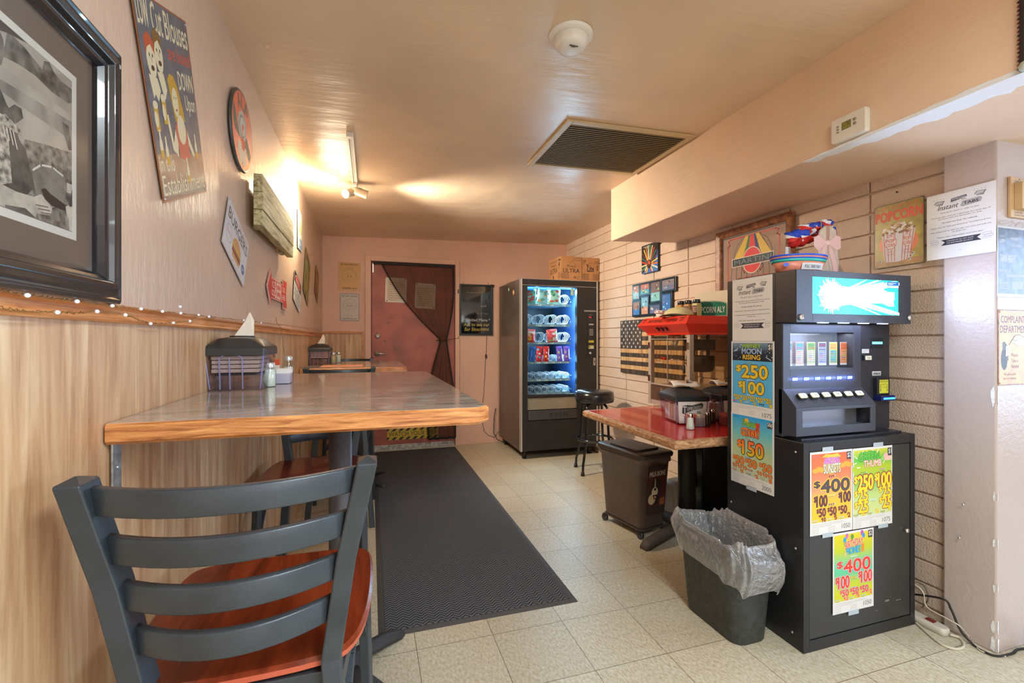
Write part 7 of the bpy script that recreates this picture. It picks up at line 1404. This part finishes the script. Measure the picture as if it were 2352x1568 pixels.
# the instant tabs rules, twice
def rules(label, M, w_, h_, group):
    t = thing('rules_sheet', label, 'notice', M=M, group=group); obj('sheet', MB().box(-w_/2, -h_/2, 0, w_/2, h_/2, .0006), mat('rules_paper', (226, 224, 222), .4), t); s = Sheet(t, .0008, .00008); q = w_/2; INK = (60, 58, 62); K0 = (30, 30, 34)
    for x_, y_, f in ((-q*.60, h_*.36, .3), (q*.58, h_*.385, .15)):
        s.poly([(x_-q*.17, y_-h_*.012), (x_-q*.10, y_+h_*.028), (x_+q*.17, y_+h_*.020), (x_+q*.10, y_-h_*.030)], (110, 110, 114)); s.poly([(x_-q*.14, y_-h_*.010), (x_-q*.08, y_+h_*.020), (x_+q*.13, y_+h_*.014), (x_+q*.08, y_-h_*.020)], (190, 190, 192)); s.line([(x_-q*.1, y_-h_*.03), (x_+q*.1, y_-h_*.036)], .0022, K0)
        for j in range(4): s.line([(x_-q*.15+q*.1*j, y_+h_*.045), (x_-q*.17+q*.1*j, y_+h_*.055)], .001, K0)
    s.poly([(-q*.26, h_*.335), (-q*.24, h_*.39), (q*.20, h_*.405), (q*.22, h_*.375), (-q*.08, h_*.345)], (90, 92, 100)); s.text('TUMBLEWEED', -q*.22, h_*.362, q*.18, h_*.388, (206, 208, 212), .02, rot=.03); s.text('INN', q*.06, h_*.338, q*.18, h_*.356, K0, .04); s.line([(-q*.26, h_*.322), (q*.26, h_*.326)], .0006, (150, 150, 156))
    s.text('Instant', -q*.66, h_*.245, -q*.02, h_*.315, K0, 0, .35); s.poly([(q*.02, h_*.25), (q*.08, h_*.315), (q*.58, h_*.33), (q*.64, h_*.30), (q*.6, h_*.255), (q*.10, h_*.235)], (168, 168, 172)); s.text('TABS', q*.12, h_*.262, q*.54, h_*.300, K0, .05)
    for y_, tx_, f in ((.195, 'Must be 21 years or older to play.', .56), (.135, 'Winning tabs must be redeemed the same day of', .86), (.105, 'purchase with the bartender on duty.', .64), (.045, 'All sales are final. No refunds.', .52), (-.02, 'Valid only for tabs purchased at Tumbleweed Inn.', .88), (-.085, 'Any tampered or altered tabs are void and will not', .88), (-.115, 'be paid out.', .20), (-.175, 'Please play responsibly and have fun!', .66)): s.text(tx_, -q*f, h_*(y_-.009), q*f, h_*(y_+.012), INK)
    s.poly([(-q*.55, -h_*.215), (q*.62, -h_*.215), (q*.50, -h_*.255), (q*.62, -h_*.30), (-q*.55, -h_*.30), (-q*.43, -h_*.255)], (54, 56, 70)); s.text('CONGRATS! ALL PAY OUTS', -q*.38, -h_*.25, q*.40, -h_*.232, (222, 222, 226), .02); s.text('THE BARTENDER ON DUTY', -q*.38, -h_*.282, q*.38, -h_*.264, (222, 222, 226), .02)
    for x_ in (-q*.76, q*.78): s.frame(x_-q*.12, -h_*.235, x_+q*.10, -h_*.205, .0008, (150, 150, 160)); s.frame(x_-q*.08, -h_*.265, x_+q*.14, -h_*.238, .0008, (160, 160, 170)); s.frame(x_-q*.12, -h_*.29, x_+q*.08, -h_*.268, .0008, (170, 170, 178))
    s.text('tabs', -q*.02, -h_*.40, q*.08, -h_*.39, (150, 150, 160)); s.done(); return t
rules('white Instant Tabs rules sheet at the top of the ticket machine side', sM(1.334, 1.573, .0016, .0), .216, .276, 'instant tabs rules sheets')
a, b_, c_, d_ = [pt(u, v, X=XP-.008) for u, v in ((2129, 450), (2288, 414), (2292, 580), (2133, 598))]
rules('white Instant Tabs rules sheet on the pier edge beside the popcorn sign', frame((XP-.008, (a.y+b_.y)/2, (a.z+b_.z+c_.z+d_.z)/4), RIGHT, .0), abs(a.y-b_.y), .272, 'instant tabs rules sheets')
# side panel joining cabinet and header that the sheets are taped on
obj('side_panel', MB().box(CX0-kx-.0012, .122, -.0, CX0-kx, .382, .665), M_CAB, D)

# ---------------------------------------------------------------- on top of the header
HT = HZ1
c = pt(1765, 600, X=CX0+.0)
t = thing('plastic_basket', 'pink coloured striped basket labelled pull tabs only on the ticket machine', 'basket', (1.722, 1.47, HT), math.radians(-4))
q = [(math.cos(a)*.125, math.sin(a)*.085) for a in [2*PI*k/36 for k in range(36)]]
M_BSK = [mat('basket_coral', (226, 140, 116), .35), mat('basket_blue', (40, 90, 220), .3), mat('basket_teal', (60, 190, 180), .3)]
mb = MB()
lv = [(0, .72, 0), (.045, .90, 0), (.0451, .905, 2), (.056, .95, 2), (.0561, .955, 1), (.061, .97, 1), (.0611, .97, 0), (.067, .98, 0), (.0671, .985, 1), (.074, 1.0, 1)]
for (z0_, k0_, m0), (z1_, k1_, m1) in zip(lv, lv[1:]): mb.loft([[(x*k0_, y*k0_, z0_) for x, y in q], [(x*k1_, y*k1_, z1_) for x, y in q]], m1, z0_ == 0, False, True)
obj('bowl', mb, M_BSK, t, solid=.0016)
e = obj('paper_label', MB().grid(lambda u, v: (-.050+.105*u, -.085*math.sqrt(1-((-.050+.105*u)/.125)**2)*(.78+.09*v)-.0022, .012+.026*v), 10, 2), mat('label_white', (216, 220, 226), .4), t)
Vt, Ft = text_geo('PULL TABS ONLY', .0, 0); xs = [p_[0] for p_ in Vt]; ys = [p_[1] for p_ in Vt]; mx_ = max(xs)
mb = MB()
def bl(p_): 
    x_ = -.038+.078*(p_[0]-min(xs))/(mx_-min(xs)); v = .25+.45*(p_[1]-min(ys))/(max(ys)-min(ys)); return (x_, -.085*math.sqrt(1-(x_/.125)**2)*(.78+.09*v)-.0034, .012+.026*v)
mb.add([bl(p_) for p_ in Vt], Ft); obj('lettering', mb, ink((70, 70, 76)), e)
obj('oval_print', MB().add([(-.150*math.cos(a0)*.86, -.085*math.sin(a0)*.86-.0, .022) for a0 in (0,)] and [(-.102+.009*math.cos(a), -.042-.0055*math.cos(a), .032+.008*math.sin(a)) for a in [2*PI*k/12 for k in range(12)]], [tuple(range(12))]), M_BSK[1], t)
# cut-out boots with a bow standing on the header
m_boot = mat('boot_print', (206, 190, 178), .5, var=.08, vscale=20); BK = frame((1.925, 1.50, HT+.0), BACK, 0)
t = thing('boot_cutout', 'flat cut-out of cowboy boots tied with a pink bow standing on the ticket machine', 'decoration', M=BK)
bt = [(-.06, 0), (.03, 0), (.045, .0), (.12, .0), (.17, .0), (.10, .02), (.072, .06), (.062, .11), (.058, .19), (.05, .215), (.02, .232), (-.015, .228), (-.045, .205), (-.055, .17), (-.052, .08)]
obj('board', MB().extr(bt, -.004, 0), m_boot, t, .0008); s = Sheet(t, .0002); BR = (150, 116, 100); s.line([(-.052, .16), (-.045, .2), (-.015, .226), (.02, .23), (.05, .213), (.058, .18), (.064, .10), (.075, .058), (.10, .022)], .0022, BR)
s.poly([(-.008, .226), (.014, .229), (.012, .165), (-.008, .165)], (176, 140, 124)); s.line([(.002, .16), (.004, .08), (.018, .005)], .002, BR); s.poly([(.062, .02), (.068, .062), (.10, .02), (.17, .001), (.062, .001)], (150, 124, 112)); s.poly([(-.04, .004), (.02, .004), (.012, .02), (-.036, .028)], (150, 124, 112))
for x_, y_ in ((-.022, .11), (.04, .11), (-.025, .07), (.035, .15)): s.line([(x_, y_), (x_+.008, y_+.02), (x_+.002, y_+.04)], .0016, (186, 160, 140))
PKB, PKL = (226, 190, 190), (210, 150, 150)
for q_ in ([(-.004, .158), (-.05, .185), (-.078, .172), (-.080, .135), (-.055, .115), (-.006, .148)], [(.008, .158), (.05, .190), (.078, .185), (.080, .135), (.055, .122), (.01, .148)], [(-.006, .150), (-.03, .13), (-.055, .06), (-.056, .0), (-.045, .0), (-.02, .07), (.0, .145)], [(.008, .148), (.035, .12), (.06, .06), (.062, .0), (.04, .0), (.03, .05), (.01, .11)]): s.poly(q_, PKB); s.line(q_, .0016, PKL, True)
s.ell(.002, .153, .012, .009, (236, 206, 206), 14); s.done()
obj('easel_foot', MB().box(-.02, 0, -.045, .02, .003, -.004), m_boot, t)
# red, white and blue rosettes
t = thing('ribbon_garland', 'ruffled red, white and blue ribbon garland above the basket', 'garland', (1.885, 1.585, HT+.19)); M_RWB = [mat('ribbon_red', (214, 46, 40), .6), mat('ribbon_white', (232, 230, 232), .6), mat('ribbon_blue', (30, 70, 190), .6)]
for k, (dx, dz, rx, rz_, tw) in enumerate(((-.100, -.020, .038, .036, .4), (-.050, -.008, .052, .036, .0), (-.022, .028, .045, .026, 1.2), (.025, .034, .040, .030, .9), (.055, .008, .040, .030, .4), (.085, .048, .036, .034, 1.5), (.105, .020, .020, .034, .2))):
    def f(u, v, dx=dx, dz=dz, rx=rx, rz_=rz_, tw=tw):
        a = 2*PI*u; w_ = 1+.10*math.sin(a*9+k)*v; r_ = v; return (dx+rx*r_*w_*math.cos(a), -.03-.030*math.sqrt(max(0, 1-v*v))+.006*math.sin(a*13+v*9)+.012*math.sin(3*a+tw), dz+rz_*r_*w_*math.sin(a))
    mb = MB(); nu, nv = 40, 8; mb.grid(f, nu, nv); mb.m = [int((((i % nu)/nu*3+tw+(i//nu)*.07) * (1)) + .0) % 3 for i in range(len(mb.f))]
    mb.m = [(0, 1, 2)[int(3*((math.sin(2*PI*((i % nu)/nu)+tw)+1)/2*.999))] for i in range(len(mb.f))]
    obj('ribbon_puff', mb, M_RWB, t, solid=.001)
mb = MB()
for x0_, x1_ in ((.0, .028), (.085, .118)): mb.tube([(x0_, -.066, -.035), ((x0_+x1_)/2, -.075, .01), (x1_, -.066, .065)], .0015, 5)
obj('raffia_tie', mb, mat('raffia', (214, 176, 110), .7), t)
obj('hanging_loop', MB().tube([(.02, .0, .055), (.03, .02, .075), (.02, .0, .0), (.02, -.03, .03)], .0015, 5), M_RWB[1], t)
t = thing('grey_tag', 'small grey and white tag hanging left of the boots', 'tag', (1.755, 1.55, HT)); obj('card', MB().box(-.013, -.003, .075, .013, .003, .135, 0).box(.0, -.0034, .0755, .0134, .0034, .134, 1), [mat('tag_white', (206, 206, 210), .4), mat('tag_grey', (140, 126, 120), .5)], t, .002); obj('stem', MB().cyl((.004, 0, 0), (.004, 0, .076), .0025, n=8), M_WPL, t); obj('round_base', MB().lathe([(.018, 0), (.018, .003), (0, .004)], 16, 0, Matrix.Translation((.004, 0, 0))), M_WPL, t)

# ---------------------------------------------------------------- pier wall signs on the right edge
def pier_M(x, z, roll=0, off=.001): return frame((x, YP-off, z), BACK, roll)
t = thing('joke_plaque', 'tan plaque with a red button face mounted high at the right edge', 'plaque', M=pier_M(2.43, 1.752)); M_TAN = mat('plaque_tan', (206, 174, 130), .5)
obj('board', MB().box(-.082, -.078, 0, .10, .078, .010), M_TAN, t, .002); obj('block', MB().box(-.062, -.050, .010, .08, .052, .034), M_TAN, t, .002); s = Sheet(t, .0342); s.rect(-.036, -.046, .07, .048, (226, 214, 190)); s.ell(.004, .026, .020, .020, (206, 56, 50), 20); s.ell(-.003, .029, .005, .005, (240, 230, 220), 8); s.ell(.012, .029, .005, .005, (240, 230, 220), 8); s.line([(-.004, .016), (.004, .012), (.012, .016)], .002, (240, 220, 210))
s.line([(-.014, .0), (.03, .004), (.044, -.004), (.036, -.032), (-.016, -.034), (-.02, -.01)], .002, (130, 140, 60), True); s.line([(-.008, -.004), (-.01, -.03)], .003, (206, 100, 96)); s.line([(.006, -.004), (.005, -.03)], .003, (206, 100, 96)); s.line([(.02, -.004), (.02, -.03)], .003, (206, 100, 96)); s.line([(.03, .0), (.05, .004), (.044, -.03), (.01, -.042)], .002, (120, 110, 96)); s.done('cartoon_print')
s = Sheet(t, .0102); s.text('COMPLAINT', -.060, .058, -.01, .064, (110, 90, 70)); s.text('DEPARTMENT', -.062, .052-.0005, -.005, .057, (110, 90, 70)); s.text('PLEASE PRESS', -.06, -.062, -.01, -.056, (110, 90, 70)); s.text('THE BUTTON', -.062, -.072, .0, -.066, (110, 90, 70)); s.ell(-.03, .070, .003, .003, (60, 50, 46), 8); s.done()
t = thing('trivia_poster', 'dark bluish trivia night poster behind a clear cover on the pier wall', 'poster', M=pier_M(2.385, 1.503)); w_, h_ = .20, .272
obj('sheet', MB().box(-w_/2, -h_/2, 0, w_/2, h_/2, .001), mat('poster_white', (214, 216, 214), .3), t); s = Sheet(t, .0012); s.rect(-w_/2+.005, -h_/2+.012, w_/2, h_/2-.008, mat('trivia_photo', (96, 110, 134), .3, var=.55, vscale=34)); W = (214, 216, 220)
s.text('TRIVIA NIGHT', -w_/2+.016, -.002, .012, .026, W, .03); s.text('JOIN THE FUN!', -w_/2+.014, -.046, -.018, -.030, W, .02); s.text('6-8PM', -w_/2+.014, .070, -.056, .086, W, .03); s.text('THURSDAY', -w_/2+.014, .092, -.058, .100, W); s.text('PRIZES', -.02, .085, .03, .095, W, .02); s.text('FOOD & DRINK', -.022, .060, .05, .070, W, .02); s.frame(-w_/2+.014, -.105, -.04, -.082, .002, W); s.text('FREE ENTRY', -w_/2+.018, -.101, -.044, -.087, W, .02); s.rect(-.01, -.105, .06, -.075, (180, 186, 190)); s.line([(-.04, -.055), (.06, -.052)], .012, (176, 184, 190)); s.done()
obj('clear_cover', MB().box(-w_/2-.003, -h_/2-.004, .003, w_/2, h_/2+.024, .0035), clear('poster_cover', (250, 250, 250), .0, .05, 1, .10), t)
for x_ in (-w_/2+.012, .03): obj('screw', MB().lathe([(.0035, .0035), (.003, .005), (0, .0055)], 8, 0, Matrix.Translation((x_, h_/2+.012, 0))), M_STEEL, t)
t = panel('complaint_sign', 'orange rusty complaint department tin sign with a grenade, on the pier wall', 'sign', pier_M(2.395, 1.172), .21, .292, .0015, mat('tin_rust', (150, 96, 60), .4, var=.4, vscale=60), .006)
s = Sheet(t, .0017); s.poly(rr(.202, .284, .006, 3), mat('tin_orange', (222, 156, 50), .35, var=.12, vscale=16)); PU = (96, 50, 60)
s.text('COMPLAINT', -.090, .095, .060, .122, PU, .02); s.text('DEPARTMENT', -.094, .057, .085, .084, PU, .02)
s.ell(-.070, -.045, .020, .042, (66, 62, 60), 20); s.poly([(-.080, -.01), (-.058, -.008), (-.056, .01), (-.066, .022), (-.080, .02)], (84, 90, 92)); s.line([(-.058, .012), (-.048, -.01), (-.046, -.05)], .004, (90, 96, 98))
for k in range(5): s.line([(-.087, -.018-.014*k), (-.053, -.018-.014*k)], .0012, (40, 38, 38))
s.poly([(-.062, -.035), (-.040, -.030), (-.038, .008), (-.060, .006)], (214, 212, 206)); s.line([(-.05, -.002), (-.048, -.028)], .0015, (90, 60, 60)); s.poly([(-.040, .01), (-.020, .030), (-.004, .046), (.02, .050), (.05, .04), (.05, .01), (.02, .004), (.0, .012), (-.018, .02), (-.034, .004)], (206, 210, 212)); s.line([(-.02, .03), (.0, .024), (.012, .03)], .0016, (90, 80, 90)); s.line([(-.04, .01), (-.02, .03), (-.004, .046), (.02, .05), (.05, .04)], .0016, (90, 70, 80))
for y_, w2, t_ in ((-.030, .04, 'Please'), (-.052, .04, 'Take a'), (-.074, .048, 'Number')): s.text(t_, -.026, y_-.006, -.026+w2, y_+.008, PU, .02)
s.text('We will be with', -.072, -.108, .0, -.098, PU, .02); s.text('you in a minute.', -.076, -.126, .004, -.115, PU, .02); s.done()
# beaded frame hanging on the soffit at the top right corner
zc_ = pt(2345, 165, X=XB-.01)
t = thing('beaded_frame', 'dark frame with a red beaded edge hanging on the soffit at the top right corner', 'picture frame', M=frame((XB-.002, pt(2343, 100, X=XB-.01).y-.10, zc_.z+.16), RIGHT)); a_ = .10
mb = MB(); 
for q_ in ((-a_, -.16, -a_+.012, .16), (a_-.012, -.16, a_, .16), (-a_, -.16, a_, -.148), (-a_, .148, a_, .16)): mb.box(q_[0], q_[1], 0, q_[2], q_[3], .014)
obj('frame', mb, mat('frame_dark', (40, 34, 32), .5), t, .002); obj('backing', MB().box(-a_+.01, -.15, 0, a_-.01, .15, .006), mat('backing_buff', (196, 160, 130), .6), t)
for k in range(26): obj('bead', MB().lathe([(0, -.0042), (.0042, 0), (0, .0042)], 8, 0, Matrix.Translation((-a_-.003, -.15+.012*k, .008))), mat('bead_red', (150, 56, 40), .3) if k % 2 else mat('bead_dark', (86, 40, 34), .3), t)
obj('corner_ornament', MB().lathe([(.016, 0), (.013, .008), (0, .012)], 14, 0, Matrix.Translation((-a_+.014, -.15, .012))), mat('ornament_pearl', (190, 196, 180), .3), t)
# nails in the pier and block wall
for lab, u, v, X_ in (('bent steel nail sticking out low on the pier edge', 2216, 1155, XP), ('small rusty nail in the pier below the bent nail', 2207, 1231, XP), ('black nail in the block wall above the popcorn sign', 2064, 441, XR-.002)):
    p = pt(u, v, X=X_); o = obj('nail', MB().cyl((0, 0, 0), (-.018, -.004, -.003), .0016, n=8).lathe([(.004, 0), (.004, .0015), (0, .002)], 10, 0, Matrix.Translation((-.018, -.004, -.003)) @ Matrix.Rotation(-PI/2, 4, 'Y')), M_STEEL if 'bent' in lab else M_DKMET); o.location = p; tag(o, lab, 'nail', 'nails in the right wall')
# chipped plaster on the pier corner
rn = random.Random(12); mb = MB()
for z_, w_, h_ in ((.985, .014, .045), (.10, .012, .03), (.035, .016, .035), (.42, .008, .02), (.60, .006, .02), (.25, .007, .02)):
    q = [(XP-.0012, YP+.004+w_*(.5+.5*math.cos(a))*rn.uniform(.7, 1.2), z_+h_*math.sin(a)*rn.uniform(.6, 1.1)) for a in [2*PI*k/9 for k in range(9)]]; mb.add(q, [tuple(range(9))])
    q = [(XP+.003+w_*.7*(.5+.5*math.cos(a))*rn.uniform(.7, 1.2), YP-.0012, z_+h_*math.sin(a)*rn.uniform(.6, 1.1)) for a in [2*PI*k/9 for k in range(9)]]; mb.add(q, [tuple(range(9))])
struct('trim_5', mb, MATS['bare_plaster'])

# ---------------------------------------------------------------- waste basket with liner
W0 = thing('waste_basket', 'dark grey waste basket with a clear liner bag, in front of the ticket cabinet', 'waste basket', (1.443, 1.585, 0), math.radians(1))
M_WB = mat('basket_grey', (56, 60, 60), .5, bump=.15, bscale=120, var=.25, vscale=40)
mb = MB(); mb.loft([sec(rr(.155, .300, .045, 7), .0), sec(rr(.162, .308, .048, 7), .006), sec(rr(.214, .356, .055, 7), .365), sec(rr(.218, .360, .058, 7), .370), sec(rr(.218, .360, .058, 7), .380)], 0, True, False, True); obj('bin', mb, M_WB, W0, solid=-.002)
m = bpy.data.materials.new('clear_bag_film'); m.use_nodes = True; n, l = nt(m); n.remove(n['Principled BSDF'])
tr = n.new('ShaderNodeBsdfTransparent'); tr.inputs[0].default_value = (.93, .94, .96, 1); df = n.new('ShaderNodeBsdfDiffuse'); df.inputs[0].default_value = (.78, .78, .80, 1); gl = n.new('ShaderNodeBsdfGlossy'); gl.inputs[0].default_value = (1, 1, 1, 1); gl.inputs['Roughness'].default_value = .12
lw = n.new('ShaderNodeLayerWeight'); lw.inputs[0].default_value = .5; mr = n.new('ShaderNodeMapRange'); mr.inputs[3].default_value = .17; mr.inputs[4].default_value = .62; l.new(lw.outputs['Facing'], mr.inputs[0])
m1 = n.new('ShaderNodeMixShader'); m1.inputs[0].default_value = .45; l.new(df.outputs[0], m1.inputs[1]); l.new(gl.outputs[0], m1.inputs[2]); m2_ = n.new('ShaderNodeMixShader'); l.new(mr.outputs[0], m2_.inputs[0]); l.new(tr.outputs[0], m2_.inputs[1]); l.new(m1.outputs[0], m2_.inputs[2]); l.new(m2_.outputs[0], n['Material Output'].inputs[0])
tc = n.new('ShaderNodeTexCoord'); q = n.new('ShaderNodeTexNoise'); q.inputs['Scale'].default_value = 22; q.inputs['Detail'].default_value = 4; q.inputs['Distortion'].default_value = 2; l.new(tc.outputs['Object'], q.inputs['Vector']); bp = n.new('ShaderNodeBump'); bp.inputs['Strength'].default_value = 1; bp.inputs['Distance'].default_value = .012; l.new(q.outputs['Fac'], bp.inputs['Height'])
for s_ in (df, gl): l.new(bp.outputs[0], s_.inputs['Normal'])
ring = rr(1, 1, .24, 12); ring = ring[:]; NR = len(ring)
def bag(u, v):
    # v: 0 hem outside .. .45 rim .. 1 deep inside
    k = u*NR; i = int(k) % NR; f_ = k-int(k); x, y = ring[i][0]*(1-f_)+ring[(i+1) % NR][0]*f_, ring[i][1]*(1-f_)+ring[(i+1) % NR][1]*f_
    a = 2*PI*u; wr = .010*noise.noise(Vector((math.cos(a)*3.2, math.sin(a)*3.2, v*5)))*2.2+.004*math.sin(a*11+6*math.sin(a*3))*(.4+v)+.0015*math.sin(a*31+v*7)
    if v < .45: t_ = v/.45; w_, d_ = .240+.018*math.sin(PI*t_), .385+.05*math.sin(PI*t_); z = .235-.035*math.sin(a+2.4)+(.395-.235)*t_**.8+.010*math.sin(a*7)*(1-t_)
    elif v < .55: t_ = (v-.45)/.1; w_, d_ = .240-.03*t_, .385-.02*t_; z = .395+.012*math.sin(PI*t_)+.006*math.sin(a*5+1)
    else: t_ = (v-.55)/.45; w_, d_ = .210-.09*t_, .365-.12*t_; z = .395-.30*t_
    z += .010*math.sin(a*3+1)*min(1, v*2)*(1 if v < .6 else .3)
    return (x*(w_+wr*1.4), y*(d_+wr*1.6), z+wr*.9)
mb = MB(); nu, nv = 150, 34; mb.grid(bag, nu, nv); obj('liner_bag', mb, m, W0)

# ---------------------------------------------------------------- power strip and cords by the cabinet
M_PSW = mat('power_strip_white', (206, 200, 188), .4); M_CB = mat('cord_black', (28, 26, 26), .5); M_CW = mat('cord_beige', (206, 198, 178), .5)
dirv = (pt(2185, 1452, Z=0)-pt(2105, 1415, Z=0)); 
A0 = Vector((2.262, 1.455, .0)); A1 = Vector((2.262, 1.225, .0)); d_ = (A1-A0).normalized(); cn = (A0+A1)/2
t = thing('power_strip', 'off-white power strip with plugs on the floor between cabinet and pier', 'power strip', (cn.x-.03, cn.y+.02, 0), math.atan2(d_.y, d_.x)); L = .13
obj('housing', MB().loft([sec(rr(L*2, .048, .018, 5), 0), sec(rr(L*2, .048, .018, 5), .024), sec(rr(L*2-.01, .040, .015, 5), .030)], 0, True, True, True), M_PSW, t)
obj('switch', MB().box(L-.075, -.010, .030, L-.045, .010, .036), mat('switch_red', (120, 30, 34), .3), t, .001)
for x_ in (-.09, -.05): obj('outlet', MB().box(x_-.012, -.012, .030, x_+.012, .012, .0315), mat('outlet_grey', (170, 164, 154), .5), t)
t = thing('power_adapter', 'black plug-in power adapter with a label standing in the power strip', 'power adapter', (cn.x-.03, cn.y+.055, .031), math.atan2(d_.y, d_.x)); obj('body', MB().loft([sec(rr(.05, .046, .006, 3), .0), sec(rr(.048, .044, .006, 3), .085)], 0), M_CB, t, .002)
e = obj('rating_label', MB().box(-.018, -.022, 0, .018, .012, .0005), mat('label_grey', (176, 176, 180), .4), t); e.matrix_local = frame((0, -.0236, .03), (1, 0, 0)); s = Sheet(e, .0006); s.lines(-.015, .006, .014, 4, .006, (120, 120, 120), .001, 3); s.done()
t = thing('power_adapter', 'second grey-tipped plug adapter leaning behind the first on the power strip', 'power adapter', (cn.x-.045, cn.y+.125, .031), math.atan2(d_.y, d_.x)); obj('body', MB().loft([sec(rr(.04, .040, .006, 3), 0), sec(rr(.034, .034, .006, 3), .12)], 0), M_CB, t, .002); obj('tip', MB().cyl((0, 0, .12), (.004, 0, .15), .012, .008, 12), mat('plug_grey', (150, 150, 146), .4), t)
def cord(label, P, r_, m, jit=.001, seed=1):
    P = [Vector(p_) for p_ in P]; O = P[0].copy(); t = thing('extension_cord', label, 'cord', tuple(O), 0, 'cords on the floor by the pier')
    # Catmull-Rom
    Q = []; PP = [P[0]]+P+[P[-1]]
    for i in range(1, len(PP)-2):
        for k in range(10):
            s_ = k/10; a, b_, c_, d2 = PP[i-1], PP[i], PP[i+1], PP[i+2]; Q.append(.5*((2*b_)+(c_-a)*s_+(2*a-5*b_+4*c_-d2)*s_*s_+(3*b_-a-3*c_+d2)*s_**3)-O)
    Q.append(P[-1]-O); obj('cord', MB().tube(Q, r_, 8), m, t); return t
def g(u, v, z=.005): p_ = pt(u, v, Z=z); return (p_.x, p_.y, z)
cord('thick beige cord looping back from the power strip end', [(cn.x-.028, cn.y-.115, .012), g(2205, 1465), g(2214, 1482), g(2200, 1490), g(2170, 1483), g(2145, 1466), g(2122, 1446), g(2104, 1430)], .0048, M_CW)
cord('black cord arching from the adapter and running along the pier base', [(cn.x-.03, cn.y+.03, .10), tuple(pt(2165, 1375, X=2.24)), tuple(pt(2185, 1400, X=2.25)), tuple(pt(2205, 1445, X=2.25)), g(2235, 1480), g(2262, 1497), g(2292, 1506), g(2325, 1500), g(2352, 1489), (2.6, 1.02, .005)], .0042, M_CB)
cord('thin beige cord running beside the black cord to the pier', [(cn.x-.02, cn.y+.155, .16), tuple(pt(2112, 1350, X=2.23)), tuple(pt(2128, 1392, X=2.24)), tuple(pt(2175, 1420, X=2.24)), tuple(pt(2205, 1438, X=2.25)), g(2230, 1468), g(2250, 1492), g(2280, 1502), g(2310, 1507, .004)], .0024, M_CW)
cord('thin grey cord looped against the block wall behind the adapters', [tuple(pt(2103, 1335, X=2.28)), tuple(pt(2112, 1338, X=2.285)), tuple(pt(2125, 1348, X=2.285)), tuple(pt(2132, 1375, X=2.28)), tuple(pt(2118, 1395, X=2.275))], .003, mat('cord_grey', (110, 96, 84), .5))
# wheel of something parked past the pier
t = obj('caster_wheel', MB().cyl((2.44, 1.02, .045), (2.47, 1.02, .045), .045, n=24), M_CB, None, .004); tag(t, 'edge of a black caster wheel at the bottom right corner of the view', 'wheel')
